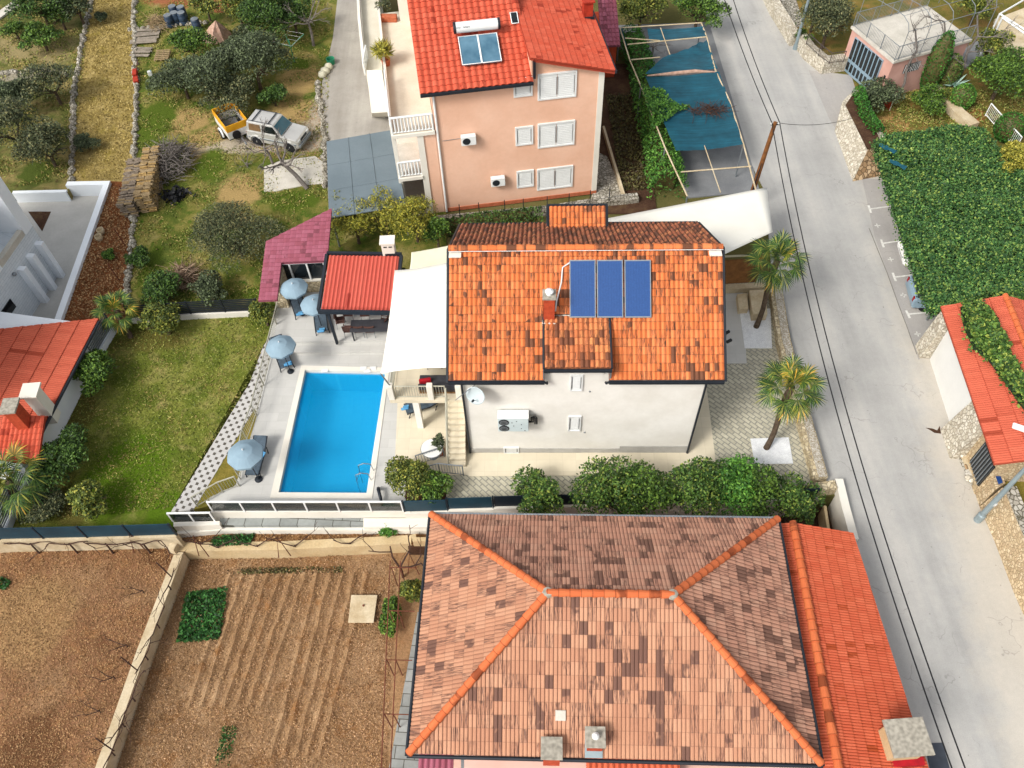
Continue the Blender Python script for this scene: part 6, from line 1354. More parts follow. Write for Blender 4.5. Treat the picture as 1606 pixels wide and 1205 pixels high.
# glazed front of the shed
t=thing('glazed_screen','dark glazed screen with white frames between pink roof and patio','glazed wall',A(478,455,.32)); a=A(442,459,.32);b=A(520,455,.32); d=(b-a).normalized(); rz=math.atan2(d.y,d.x); L=(b-a).length
zt=HT(a,414,.32)
MB().box((a+b)/2+up*.42,(L,.2,.84),rz).build('low_wall','stone_wall',t); MB().box((a+b)/2+up*(zt-.32),(L+.1,.16,.09),rz).build('head_frame','white_metal',t); MB().box((a+b)/2+up*.88,(L+.1,.24,.08),rz).build('sill','white_paint',t)
for k in range(4): MB().box(a+d*(L*k/3)+up*((zt+.6)/2),(.08,.14,zt-1.2),rz).build('frame_post','white_metal',t)
for k in range(3): MB().box(a+d*(L*(k+.5)/3)+up*((zt+.6)/2)+Vector((0,.03,0)),(L/3-.1,.03,zt-1.25),rz).build('glass_panel','glass_dark',t)
# ================================================================ FURNITURE
def lounger0(name,label,loc,rz,group,towel=True):
    t=thing(name,label,'sun lounger',loc,group,rz); L=1.95; w=.64   # head at +x
    k=dict(local=True)
    mb=MB(); prof=[(0,.34),(.5,.33),(1.15,.33),(1.95,.62)]
    for (xa,za),(xb,zb) in zip(prof,prof[1:]): mb.hexa([(xa,-w/2+.03,za-.02),(xb,-w/2+.03,zb-.02),(xb,w/2-.03,zb-.02),(xa,w/2-.03,za-.02)],[(xa,-w/2+.03,za+.03),(xb,-w/2+.03,zb+.03),(xb,w/2-.03,zb+.03),(xa,w/2-.03,za+.03)])
    mb.build('sling','lounger_fabric',t,**k)
    for s in (-1,1):
        MB().tube([(0,s*w/2,.3),(.5,s*w/2,.34),(1.15,s*w/2,.34),(1.95,s*w/2,.62)],.028,6).build('side_rail','dark_metal',t,**k)
        for x in (.18,1.5): MB().tube([(x,s*w/2,.33),(x-.12,s*(w/2+.03),.0)],.025,6).build('leg','dark_metal',t,**k)
    for x in (.05,1.9): MB().tube([(x,-w/2,.32 if x<1 else .6),(x,w/2,.32 if x<1 else .6)],.022,6).build('cross_bar','dark_metal',t,**k)
    return t
def umbrella0(name,label,loc,group,r=.72,h=2.1,lean=(0,0)):
    t=thing(name,label,'parasol',loc,group,.3); k=dict(local=True); n=8; mb=MB(); c=Vector((lean[0],lean[1],h+.32)); R=[]
    for i in range(n):
        for s in range(3):
            a=2*PI*(i+s/3)/n; rr_=r*(1-.03*math.sin(PI*s/3)*2); R.append(Vector((lean[0]+rr_*math.cos(a),lean[1]+rr_*math.sin(a),h-.02+.02*math.sin(PI*s/3))))
    M=[c.lerp(p,.5)+up*.06 for p in R]; m_=len(R)
    for i in range(m_):
        j=(i+1)%m_; mb.face([c,M[i],M[j]]); mb.face([M[i],R[i],R[j],M[j]]); mb.face([R[i],R[i]-up*.1,R[j]-up*.1,R[j]])
    o=mb.build('canopy','canvas_blue',t,**k); 
    MB().tube([(0,0,0),c],.022,8).build('pole','dark_metal',t,**k); MB().lathe((0,0,0),[(.16,0),(.16,.05),(.05,.08),(.04,.2)],16).build('base','dark_metal',t,**k)
    for i in range(n):
        a=2*PI*i/n; MB().tube([c-up*.05,Vector((lean[0]+r*.97*math.cos(a),lean[1]+r*.97*math.sin(a),h-.05))],.008,4).build('rib','grey_metal',t,**k)
    MB().lathe(c,[(.03,0),(.02,.06),(.005,.08)],8).build('finial','white_metal',t,**k); return t
def hd(a,b,z=0): d=A(*b,z)-A(*a,z); return math.atan2(d.y,d.x)
G1='sun loungers on the pool terrace'; G2='pale blue parasols over the loungers'
def place(foot,head,z,label,first=None):
    loc=A(*foot,z); rz=hd(foot,head,z); 
    return lounger0('sun_lounger',label,loc,rz,G1) if first is None else copytree(first,loc,rz,label)
lg=place((475,500),(462,462),.32,'dark blue sun lounger under the parasol beside the pink shed roof')
place((507,526),(502,485),.32,'dark blue sun lounger beside the dark post of the orange pavilion',lg)
place((452,582),(438,545),0,'dark blue sun lounger half under its parasol beside the checkered path, above the pool',lg)
place((398,751),(412,702),0,'dark blue sun lounger near the lower left corner of the pool',lg).rotation_euler[2]
place((637,648),(690,632),0,'dark sun lounger mostly hidden beneath the balcony, its pale end sticking out',lg)
def twl(px,py,z,label,rz):
    c=A(px,py,z); mb=MB(); 
    mb.lathe(c+Vector((-.18,0,0)),[(.02,0),(.07,.01),(.075,.34),(.02,.35)],10,axis=(math.cos(rz),math.sin(rz),0)); mb.box(c+Vector((.05,.12,-.02)),(.28,.22,.05),rz)
    tag(mb.build('towel','towel_blue'),label,'towel','rolled blue towels on the sun loungers')
twl(470,494,.75,'rolled blue towel on the lounger beside the pink shed roof',.3); twl(503,520,.75,'rolled blue towel on the lounger by the pavilion post',.1); twl(451,573,.45,'rolled blue towel on the lounger above the pool corner',.4); twl(409,716,.45,'rolled blue towel on the lounger at the lower left of the pool',1.2); twl(635,642,.4,'rolled blue towel on the lounger end beneath the balcony',.2)
um=umbrella0('parasol','round pale blue parasol nearest the pink shed roof',A(461,483,.32),G2,.72,2.0)
def upl(px,py,z,label,gz,r):
    "parasol whose canopy centre projects to px,py"
    c=A(px,py,z+2.15); return copytree(um,Vz(c,gz),random.uniform(0,1),label,scale=r)
c=A(460,450,2.4); um.location=Vz(c,.32)
upl(492,474,.32,'pale blue parasol partly tucked under the orange pavilion roof',.32,1.0)
upl(439,541,.0,'pale blue parasol standing between the checkered path and the pool',.0,1.02)
upl(385,714,.0,'largest pale blue parasol at the lower left of the pool',.0,1.12)
# dining set
t=thing('dining_table','long dark dining table under the orange pavilion','table',A(578,510,.32)); c=A(582,511,1.05)
MB().box(c,(2.1,.8,.05),-.02).build('tabletop','charcoal_fabric',t,bev=.01)
for sx in (-1,1):
    for sy in (-1,1): MB().box(c+Vector((sx*.95,sy*.33,-.38)),(.06,.06,.7)).build('leg','dark_metal',t)
def chair0(label,loc,rz,group):
    t=thing('dining_chair',label,'chair',loc,group,rz); k=dict(local=True)
    MB().box((0,0,.45),(.46,.46,.05)).build('seat','wicker_brown',t,bev=.01,**k)
    mb=MB(); 
    for i in range(5): a=-.5+i*.25; mb.box((-.22+.04*abs(a)*2,a*.85*.5,.68),(.03,.1,.42),0,-.12)
    mb.box((-.25,0,.86),(.04,.46,.06)); mb.build('backrest','wicker_brown',t,**k)
    for sx in (-1,1):
        for sy in (-1,1): MB().tube([(sx*.2,sy*.2,.45),(sx*.23,sy*.22,0)],.016,5).build('leg','grey_metal',t,**k)
    for s in (-1,1): MB().tube([(-.22,s*.23,.66),(.2,s*.23,.64),(.22,s*.23,.45)],.02,5).build('armrest','wicker_brown',t,**k)
    return t
CG='dining chairs around the pavilion table'
ch=chair0('brown wicker dining chair at the near side of the pavilion table, leftmost of three',A(549,525,.32),PI/2,CG)
copytree(ch,A(566,525,.32),PI/2,'brown wicker dining chair at the near side of the pavilion table, middle of three'); copytree(ch,A(583,525,.32),PI/2,'brown wicker dining chair at the near side of the pavilion table, rightmost of three')
copytree(ch,A(536,511,.32),0.15,'brown wicker dining chair at the left head of the pavilion table')
copytree(ch,A(604,514,.32),PI*.9,'brown wicker dining chair at the right end of the pavilion table')
copytree(ch,A(549,500,.32),-PI/2,'brown wicker dining chair at the far side of the pavilion table, on the left'); copytree(ch,A(575,500,.32),-PI/2,'brown wicker dining chair at the far side of the pavilion table, on the right')
c=A(594,768,0); tag(MB().tube([c+up*.1,c+Vector((.05,-.2,.35)),c+Vector((.15,-.55,.3)),c+Vector((.22,-.85,.05))],[.09,.08,.07,.06],8).build('outdoor_shower','dark_metal',smooth=True),'curved black pole shower at the lower right corner of the pool','shower')
# ================================================================ VEHICLES
def wheel(t,x,y,r,w=.2,s=1):
    wh=MB().lathe((x,y-s*w/2,r),[(r*.6,0),(r*.95,.0),(r,.04),(r,w-.04),(r*.95,w),(r*.6,w)],20,axis=(0,s,0)).build('wheel','rubber',t,local=True)
    MB().lathe((x,y+s*(w/2-.06),r),[(r*.6,0),(r*.58,.05),(r*.25,.03),(.05,.065)],12,axis=(0,s,0)).build('rim','steel',wh,local=True)
def suv(label,loc,rz):
    t=thing('parked_car',label,'car',loc,None,rz); k=dict(local=True); W=.78
    prof=[(-1.75,.35),(-1.78,.75),(-1.72,1.05),(.55,1.05),(.75,1.03),(1.7,.93),(1.8,.8),(1.82,.4),(1.6,.3),(-1.6,.3)]
    mb=MB(); mb.hexa([Vector((x,-W,z)) for x,z in prof],[Vector((x,W,z)) for x,z in prof]); body=mb.build('body','car_silver',t,bev=.04,**k)
    MB().hexa([(-1.7,-W+.03,1.04),(.72,-W+.03,1.04),(.72,W-.03,1.04),(-1.7,W-.03,1.04)],[(-1.6,-W+.14,1.66),(.2,-W+.14,1.66),(.2,W-.14,1.66),(-1.6,W-.14,1.66)]).build('cabin','car_silver',t,bev=.04,**k)
    def pane(name,P,m='glass_dark'): 
        P=[Vector(p) for p in P]; n=(P[1]-P[0]).cross(P[2]-P[0]).normalized()*.012; MB().hexa([p-n for p in P],[p+n for p in P]).build(name,m,t,**k)
    pane('windscreen',[(.735,-W+.12,1.1),(.735,W-.12,1.1),(.285,W-.22,1.6),(.285,-W+.22,1.6)],'glass_teal')
    pane('rear_window',[(-1.715,-W+.12,1.12),(-1.715,W-.12,1.12),(-1.635,W-.22,1.58),(-1.635,-W+.22,1.58)])
    for s in (-1,1):
        f=lambda z: s*(W-.03-.11*(z-1.04)/.62+.005)
        pane('side_window',[(-1.5,f(1.12),1.12),(-.68,f(1.12),1.12),(-.68,f(1.56),1.56),(-1.45,f(1.56),1.56)],'glass_brown' if 'glass_brown' in MATS else 'glass_dark')
        pane('side_window',[(-.55,f(1.12),1.12),(.5,f(1.12),1.12),(.2,f(1.56),1.56),(-.55,f(1.56),1.56)])
        MB().box((-.0,s*(W+.01),.62),(3.3,.05,.08)).build('side_trim','grey_metal',t,**k)
        for x in (-1.15,1.15):
            MB().tube([(x+.42*math.cos(a),s*(W+.03),.36+.42*math.sin(a)) for a in [PI*j/8 for j in range(9)]],.045,6).build('wheel_arch','car_silver',t,**k); wheel(t,x,s*(W-.06),.34,.2,s)
        MB().box((.5,s*(W+.09),1.1),(.1,.14,.1)).build('wing_mirror','dark_metal',t,**k)
        MB().box((1.8,s*.55,.78),(.05,.26,.14)).build('headlight','plastic_white',t,bev=.01,**k); MB().box((-1.78,s*.66,.8),(.04,.12,.24)).build('tail_light','lamp_red',t,**k)
        MB().tube([(-1.5,s*.56,1.71),(.1,s*.56,1.71)],.02,5).build('roof_rail','dark_metal',t,**k)
    for x in (-1.2,-.1): MB().box((x,0,1.72),(.06,1.2,.03)).build('roof_bar','dark_metal',t,**k)
    MB().box((1.86,0,.5),(.14,1.5,.2)).build('bumper','grey_metal',t,bev=.03,**k); MB().box((-1.82,0,.48),(.12,1.5,.18)).build('bumper','grey_metal',t,bev=.03,**k); MB().box((1.81,0,.76),(.03,.75,.14)).build('grille','dark_metal',t,**k)
    MB().lathe((-1.8,.1,.85),[(.1,0),(.31,.01),(.33,.05),(.33,.17),(.3,.2),(.1,.2)],20,axis=(-1,0,0)).build('spare_wheel','rubber',t,**k)
    return t
g=NG('glass_brown',.2,0,.5); g.col(g.ramp(g.noise(3,3,.6),[(.3,'5E4A34'),(.7,'7A6044')])); MATS['glass_brown']=g.m
rz=hd((404,226),(470,240)); suv('silver compact off-roader with roof bars parked on the gravel beside a trailer',A(440,222,0),rz+.02)
def hatch(label,m,loc,rz):
    t=thing('parked_car',label,'car',loc,'cars under the ivy roof',rz); k=dict(local=True); W=.86
    prof=[(-1.95,.3),(-2.0,.75),(-1.9,.95),(.7,.93),(1.55,.8),(1.92,.62),(1.98,.35),(1.85,.25),(-1.85,.25)]
    MB().hexa([Vector((x,-W,z)) for x,z in prof],[Vector((x,W,z)) for x,z in prof]).build('body',m,t,bev=.07,**k)
    MB().hexa([(-1.85,-W+.05,.92),(.8,-W+.05,.92),(.8,W-.05,.92),(-1.85,W-.05,.92)],[(-1.3,-W+.2,1.45),(.0,-W+.2,1.45),(.0,W-.2,1.45),(-1.3,W-.2,1.45)]).build('cabin','glass_dark',t,bev=.05,**k)
    MB().box((-.65,0,1.46),(1.2,1.2,.04)).build('roof_panel',m,t,bev=.015,**k)
    for s in (-1,1):
        for x in (-1.25,1.25): wheel(t,x,s*(W-.1),.31,.19,s)
        MB().box((1.86,s*.6,.62),(.14,.3,.12)).build('headlight','plastic_white',t,bev=.03,**k); MB().box((-1.97,s*.68,.78),(.06,.16,.3)).build('tail_light','lamp_red',t,bev=.02,**k)
    MB().box((1.93,0,.4),(.12,1.5,.2)).build('bumper',m,t,bev=.05,**k); MB().box((1.97,0,.42),(.04,.8,.1)).build('grille','dark_metal',t,**k); return t
n_=A(1420,397,.5)
hatch('white car whose rounded front peeks out from under the ivy roof','car_white',Vz(n_,0)+Vector((1.75,-.12,0)),PI-.1)
n_=A(1433,462,.5); hatch('pale blue car with a red tail light peeking out from under the ivy roof','car_blue',Vz(n_,0)+Vector((1.75,-.1,0)),-.12)
# trailer
T0,T1,T2=A(327,172,1.5),A(365,159,1.5),A(390,190,1.5); 
t=thing('box_trailer','small high sided yellow and white trailer hitched behind the silver car','trailer',A(362,200,0)); 
Ut=(T2-T1);Lt=Ut.length; Ut.normalize(); Wt=(T0-T1).length; Vt=Vector((-Ut.y,Ut.x,0)); 
if Vt.dot(T1-T0)<0: Vt=-Vt
o0=T1-Vt*1.45; Lt=2.25;Wt=1.45; q=lambda u,v,z: Vz(o0+Ut*u+Vt*v,z)
def bx_(u0,u1,v0,v1,z0,z1,m,n): MB().hexa([q(u0,v0,z0),q(u1,v0,z0),q(u1,v1,z0),q(u0,v1,z0)],[q(u0,v0,z1),q(u1,v0,z1),q(u1,v1,z1),q(u0,v1,z1)]).build(n,m,t)
bx_(0,Lt,0,Wt,.5,.56,'dark_metal','floor')
for (a_,b_,c_,d_) in ((0,Lt,0,.04),(0,Lt,Wt-.04,Wt),(0,.04,.04,Wt-.04),(Lt-.04,Lt,.04,Wt-.04)): bx_(a_,b_,c_,d_,.56,1.05,'car_white','lower_side'); bx_(a_,b_,c_,d_,1.052,1.5,'yellow_paint','upper_side')
for s,v in ((-1,-.12),(1,Wt+.12)):
    c=q(Lt*.45,v,.3); ww_=MB().lathe(c-Vt*.09,[(.18,0),(.28,0),(.3,.03),(.3,.15),(.28,.18),(.18,.18)],18,axis=Vt).build('wheel','rubber',t); MB().lathe(c-Vt*.1,[(.18,0),(.1,.02),(.1,.18),(.18,.2)],12,axis=Vt).build('rim','steel',ww_)
    MB().tube([c+Ut*(.38*math.cos(a))+up*(.38*math.sin(a)) for a in [PI*j/8 for j in range(9)]],.06,6).build('mudguard','white_metal',t)
MB().tube([q(Lt,Wt/2,.45),q(Lt+.9,Wt/2,.45)],.05,6).build('drawbar','grey_metal',t); c=q(Lt+.04,Wt*.35,.8); MB().lathe(c,[(.12,0),(.27,.01),(.28,.12),(.12,.14)],18,axis=Ut).build('spare_wheel','rubber',t)
tag(MB().hexa([q(1.2,.3,.57),q(1.9,.3,.57),q(1.9,.9,.57),q(1.2,.9,.57)],[q(1.3,.35,.95),q(1.85,.4,.9),q(1.8,.85,.98),q(1.25,.8,.92)]).build('rubbish_bag','black',bev=.06),'black bag lying inside the yellow trailer','bag')
tag(MB().box(q(.7,.7,.65),(.9,.7,.12),.5).build('scrap_sheet','grey_metal'),'grey metal sheet lying inside the yellow trailer','sheet')
# ================================================================ POLES, WIRES
t=thing('utility_pole','leaning brown wooden utility pole carrying two black cables beside the road','utility pole',A(1170,332,0)); pb=A(1170,332,0); zt=6.0; ptp=A(1216,192,zt)
MB().tube([pb,pb.lerp(ptp,.5),ptp],[.15,.13,.1],10).build('pole','pole_wood',t); MB().tube([ptp-up*.15-Vector((.2,0,0)),ptp-up*.15+Vector((.25,0,0))],.03,6).build('crossarm','dark_metal',t)
for s in (-.18,.22): MB().lathe(ptp+Vector((s,0,-.12)),[(.04,0),(.05,.06),(.03,.12)],8).build('insulator','white_metal',t)
MB().tube([pb.lerp(ptp,.12)+Vector((-.1,-.2,0)),pb.lerp(ptp,.9)],.035,5).build('riser_pipe','dark_metal',t)
def wire(a,b,sag,label,r=.025,n=24):
    a=Vector(a);b=Vector(b); tag(MB().tube([a.lerp(b,k/n)-up*(4*sag*(k/n)*(1-k/n)) for k in range(n+1)],r,5).build('overhead_cable','black'),label,'cable','black overhead cables along the road')
wire(ptp+Vector((-.18,0,0)),A(1500,1225,6.0),1.45,'left black overhead cable from the wooden pole down to the bottom edge')
wire(ptp+Vector((.22,0,0)),A(1521,1225,6.0),1.42,'right black overhead cable from the wooden pole down to the bottom edge')
wire(ptp+Vector((-.18,0,.0)),A(1127,-30,6.3),.25,'left black overhead cable from the wooden pole up to the top edge'); wire(ptp+Vector((.22,0,0)),A(1141,-30,6.3),.25,'right black overhead cable from the wooden pole up to the top edge')
wire(ptp,A(1336,186,1.6),.3,'thin cable crossing the road from the wooden pole to the stone wall',.014)
t=thing('street_lamp','grey metal street lamp pole leaning over the ochre wall at lower right','street lamp',A(1533,816,0)); b=A(1533,816,0); 
MB().tube([b,b+up*3,b+up*6.2],[.13,.1,.07],12).build('pole','lamp_grey',t); MB().lathe(b,[(.17,0),(.17,.5),(.13,.55)],12).build('base_sleeve','lamp_grey',t)
MB().box(b+up*1.6+Vector((.02,-.1,0)),(.1,.06,.2)).build('service_label','plastic_white',t)
MB().tube([b+up*6.15,b+up*6.5+Vector((-.7,.4,0))],.04,8).build('arm','lamp_grey',t); MB().box(b+up*6.52+Vector((-.95,.55,0)),(.6,.25,.1),-.5).build('lamp_head','white_metal',t,bev=.03)
c=A(1604,684,3.1); dish('satellite_dish','white satellite dish on the orange roof at the right edge',c,(-.5,-.5,.6),.3)
b=A(1247,77,0); t=thing('street_pole','slim pale green pole beside the curved stone wall at the top','pole',b); MB().tube([b,b+up*4.8],[.12,.08],10).build('pole','lamp_grey',t); MB().lathe(b,[(.18,0),(.16,.3)],12).build('base_sleeve','lamp_grey',t)
# ================================================================ YARD THINGS
def logs(name,label,px,py,L,W,Hh,rz,m,r=.09,seed=1,mixm=None):
    rr=random.Random(seed); c=A(px,py,0); t=thing(name,label,'log pile',c); U_=Vector((math.cos(rz),math.sin(rz),0));V_=Vector((-U_.y,U_.x,0)); mb=MB();m2=MB()
    ny=int(L/(2*r*.95)); nz=int(Hh/(2*r*.9))
    for i in range(ny):
        for j in range(nz):
            if j>=nz-2 and rr.random()<.25: continue
            for k in range(2):
                q=c+V_*((i+.5)*2*r*.95-L/2+rr.uniform(-.03,.03))+up*(r+j*2*r*.9)+U_*((k-.5)*W/2+rr.uniform(-.08,.08)); d=(U_+Vector((rr.uniform(-.08,.08),rr.uniform(-.08,.08),rr.uniform(-.06,.06)))).normalized(); (mb if rr.random()<.75 else m2).tube([q-d*W*.24,q+d*W*.24],[r*rr.uniform(.75,1.1)]*2,6)
    mb.build('logs',m,t); m2.build('split_logs',mixm or m,t); return t
logs('log_pile','low stack of grey weathered logs along the dirt strip, left of two',214,304,4.3,.9,1.1,.1,'log_grey',seed=2,mixm='wood_pale',r=.065)
logs('log_pile','stack of pale yellow cut firewood beside the brush heap',242,294,4.6,.9,1.3,.1,'wood_pale',seed=3,mixm='log_cut',r=.06)
def brush(name,label,px,py,wpx,h,n,m='twig',z=0,ratio=1,group=None,cat='brush pile',seed=1,th=.02,up_=.2):
    rng=random.Random(seed); c=A(px,py,z); r=wpx/2*mpp(px,py,z); mb=MB()
    for k in range(n):
        a=rng.uniform(0,2*PI); q=math.sqrt(rng.random())*.9; p=c+Vector((math.cos(a)*q*r,math.sin(a)*q*r*ratio,h*(1-q*q)*rng.uniform(.3,1))); d=Vector((rng.uniform(-1,1),rng.uniform(-1,1),rng.uniform(-.2,.35))).normalized(); l=rng.uniform(.4,1.0)
        mb.tube([p,p+d*l*.5+Vector((rng.uniform(-.1,.1),rng.uniform(-.1,.1),.05)),p+d*l],[th,th*.8,th*.4],4,cap=False)
    return tag(mb.build(name,m),label,cat,group)
brush('brush_heap','big heap of cut grey brown branches behind the firewood stacks',268,262,76,1.3,520,'bark_grey',ratio=1.4,seed=4,th=.028)
brush('brush_heap','heap of brown twigs between two dark bushes above the lawn fence',290,440,50,.8,260,'twig',seed=5)
brush('brush_heap','loose brown brush pile near the blue barrels',250,40,40,.6,200,'wood_pale',seed=6)
_c=A(276,305,.15); _P=np.array(_c)+RNG.normal(size=(160,3))*np.array((.38,.3,.1)); _V,_Q=leafquads(_P,.3,.7,.5); tag(arrays_obj('black_sheet',_V,_Q,'black',loc=Vz(_c,0)),'black plastic sheet at the foot of the branch heap','sheet')
BG='dark blue plastic barrels by the garden'
t0=thing('plastic_barrel','dark blue plastic barrel, front left of the cluster','barrel',A(269,42,0),BG,.01)
MB().lathe((0,0,0),[(.28,0),(.3,.1),(.31,.3),(.29,.32),(.31,.34),(.31,.62),(.29,.64),(.3,.8),(.27,.88),(.1,.9)],18).build('drum','barrel_blue',t0,local=True,smooth=True); MB().lathe((0,0,.89),[(.26,0),(.27,.03),(.05,.04)],16).build('lid','grey_metal',t0,local=True)
for (x,y,l) in ((276,28,'dark blue plastic barrel, back row middle of the cluster'),(289,29,'dark blue plastic barrel with pale lid, back row right of the cluster'),(279,38,'dark blue plastic barrel, front middle of the cluster'),(290,38,'dark blue plastic barrel, front right of the cluster'),(311,48,'lone dark blue plastic barrel beside the pinkish cloth tent')): copytree(t0,A(x,y,0),.3,l)
tc=A(342,55,0); apex=A(338,32,1.6); mb=MB(); n=14; ring=[tc+Vector((1.05*math.cos(2*PI*k/n),1.0*math.sin(2*PI*k/n)-.3,.05))*1 for k in range(n)]
for k in range(n):
    a,b=ring[k],ring[(k+1)%n]; f=.85 if k%2 else 1.0; m1=apex.lerp(a,.5)+(a-tc)*(.0 if k%2 else .1); m2=apex.lerp(b,.5)+(b-tc)*(.1 if k%2 else .0); mb.face([apex,m1,m2]); mb.face([m1,a,b,m2])
tag(mb.build('cloth_tent','cloth_pink'),'pinkish striped cloth draped over a pole like a small tent in the garden','cloth')
for (px,py,w,h,rz,l) in ((228,58,40,34,.05,'weathered grey wooden panel lying flat left of the pallet'),(222,82,30,22,-.1,'rough grey boards below the flat wooden panel')): 
    c=A(px,py,.1); k=mpp(px,py,0); t=thing('board_stack',l,'boards',c)
    for i in range(6): MB().box(c+Vector((random.uniform(-.06,.06),(i-2.5)*h*k/6*1.2,random.uniform(0,.08))),(w*k,h*k/6,.03),rz+random.uniform(-.05,.05)).build('plank','wood_grey',t)
c=A(255,88,.15); t=thing('wooden_pallet','pale wooden pallet leaning beside the dark green shrub','pallet',c)
for i in range(6): MB().box(c+Vector((0,(i-2.5)*.19,.05+.02*i)),(1.0,.11,.025),.0).build('deck_board','wood_pale',t)
for i in (-1,0,1): MB().box(c+Vector((i*.44,0,0)),(.09,1.15,.08),0,0).build('bearer','wood_pale',t)
for pts,l in (((( 205,48),(330,36)),'rough stone terrace edge below the blue barrels'),(((210,-20),(212,90),(214,180),(208,285)),'pale dry stone edging along the right side of the grass track'),(((150,-20),(128,70),(116,150),(112,290)),'low crumbling stone edging along the left side of the grass track'),(((210,330),(204,420),(196,480)),'low stone edging between the red soil strip and the meadow'),(((-20,118),(60,112),(112,120)),'rough stone bank crossing the field on the far left'),(((497,130),(508,200),(512,300)),'stony kerb between the gravel patch and the driveway')):
    P=PX(pts); rr=random.Random(len(l)); mb=MB()
    for a,b in zip(P,P[1:]):
        n=int((b-a).length/.33)
        for k in range(n):
            c=a.lerp(b,k/n)+Vector((rr.uniform(-.1,.1),rr.uniform(-.1,.1),0)); s=rr.uniform(.14,.26); mb.lathe(c-up*.05,[(s,0),(s*1.05,.12),(s*.7,.24),(s*.2,.3)],6)
    tag(mb.build('stone_edging','rubble'),l,'stone edging')
c=A(213,118,.1); t=thing('garden_tiller','rusty red machine part lying on the stone edging beside the grass track','machine',c); MB().box(c+up*.15,(.3,.7,.3),.2).build('engine_cover','tool_red',t,bev=.04); MB().box(c+Vector((.2,-.7,.1)),(.35,.6,.2),.3).build('blade_guard','tool_red',t,bev=.04); MB().tube([c,c+Vector((.1,.9,.5))],.03,6).build('handle','rust',t)
c=A(237,119,0); t=thing('plastic_canister','small white plastic canister on the bright grass','canister',c); MB().box(c+up*.18,(.28,.22,.36),.3).build('body','plastic_white',t,bev=.03); MB().lathe(c+Vector((.08,0,.36)),[(.04,0),(.04,.04)],8).build('cap','tarp_teal',t)
# rotary clothes dryer
c=A(462,98,0); t=thing('clothes_dryer','green rotary clothes dryer on the grass near the driveway','clothes dryer',c); h=1.7; MB().tube([c,c+up*h],.03,6).build('mast','green_plastic',t)
for a in (.4,2.0,3.5,5.1): MB().tube([c+up*1.2,c+up*h+Vector((1.1*math.cos(a),1.1*math.sin(a),.1))],.02,5).build('arm','green_plastic',t)
for r in (.5,.8,1.08): MB().tube([c+up*(h-.5*(1-r))+Vector((r*math.cos(a),r*math.sin(a),.1*r)) for a in (.4,2.0,3.5,5.1,.4+2*PI)],.006,4).build('line','plastic_white',t)
c=A(516,108,0); t=thing('garden_bags','pale sacks and a green tub beside the driveway','sacks',c)
for i,(dx,dy,s) in enumerate(((0,0,.3),(-.2,-.5,.35),(-.35,-.9,.3))): MB().lathe(c+Vector((dx,dy,0)),[(s*.8,0),(s,.15),(s*.8,.32),(s*.2,.4)],9).build('sack','canvas_cream',t,smooth=True)
MB().lathe(c+Vector((.1,.6,0)),[(.25,0),(.3,.4),(.27,.4),(.2,.1)],14).build('tub','green_plastic',t)
for (x,y,l) in ((160,366,'upper of the two pale clay pots on the red soil strip'),(157,376,'lower of the two pale clay pots on the red soil strip')):
    c=A(x,y,0); tag(MB().lathe(c,[(.16,0),(.22,.2),(.2,.32),(.17,.32),(.12,.1)],14).build('clay_pot','wall_beige'),l,'pot','pale clay pots on red soil')
for i,(x,y) in enumerate(((196,385),(187,440),(203,318))):
    c=A(x,y,0); tag(MB().tube([c,c+Vector((-.1,.0,1.3))],.03,5).build('iron_stake','rust'),['middle thin iron stake beside the red soil strip','lowest thin iron stake beside the red soil strip, nearest the palm','topmost thin iron stake beside the red soil strip, near the logs'][i],'stake','iron stakes by the red soil strip')
c=A(8,18,.1); tag(MB().box(c,(.8,2.4,.12),-.45).build('concrete_slab','concrete_pale'),'pale concrete slab lying at the top left corner','slab')
# trellis of rusty bars beside the concrete path
t=thing('iron_trellis','rusty iron trellis frame beside the brown hipped roof','trellis',A(630,1000,-1.9))
for x0_,x1_ in ((628,598),(612,584)):
    MB().tube([A(x0_,880,.1),A(x1_+10,1300,.1)],.025,5).build('long_bar','rust',t)
for k,y in enumerate((890,958,1035,1120,1205)):
    f=(y-880)/420; xa=628+(-20)*f; MB().tube([A(xa-14,y,.1),A(xa+26,y+1,.1)],.022,5).build('cross_bar','rust',t); p=A(xa-14,y,.1); MB().tube([Vz(p,-1.9),p],.025,5).build('post','rust',t); p=A(xa,y,.1); MB().tube([Vz(p,-1.9),p],.025,5).build('post','rust',t)
r=random.Random(12)
def vine(label,px,py,z,ds,l=.8,seed=1,rad=.035,depth=2,grp='bare vines on the garden walls',m='vine_brown',trunk=.6):
    rg=random.Random(seed); b=A(px,py,z); mb=MB(); mb.tube([b,b+Vector((.03,0,trunk*.5)),b+Vector((0,.05,trunk))],[rad*1.3,rad*1.1,rad],6,cap=False)
    for d in ds: branchy(mb,b+up*trunk,(Vector(d)).normalized(),l,rad,depth,rg,.7,.02,(1,2),5)
    tag(mb.build('vine',m),label,'vine',grp)
LR2=[(1,.1,.1),(-1,.05,.1)]
names=['first','second','third','fourth','fifth','sixth']
for k,x in enumerate((62,122,178,236)): vine('bare vine trained along the wall under the teal fence, %s from the left'%names[k],x,868,-1.1,LR2,.9,20+k,.035,3,trunk=.9)
for k,(x,y) in enumerate(((325,868),(352,874),(412,872),(470,872),(555,868))): vine('bare vine leaning on the ochre wall of the furrowed plot, %s from the left'%names[k],x,y,-1.9,[(1,.5,.3),(-1,.2,.2)],.8,30+k,.03,2,trunk=1.0)
for k,(x,y) in enumerate(((268,925),(250,985),(232,1035),(212,1100),(196,1140),(180,1185))): vine('bare vine on the dividing wall between the brown plots, %s from the top'%names[k],x,y,-1.0,[(.25,1,.15),(-.3,-1,.1)],.75,40+k,.028,3,trunk=.35)
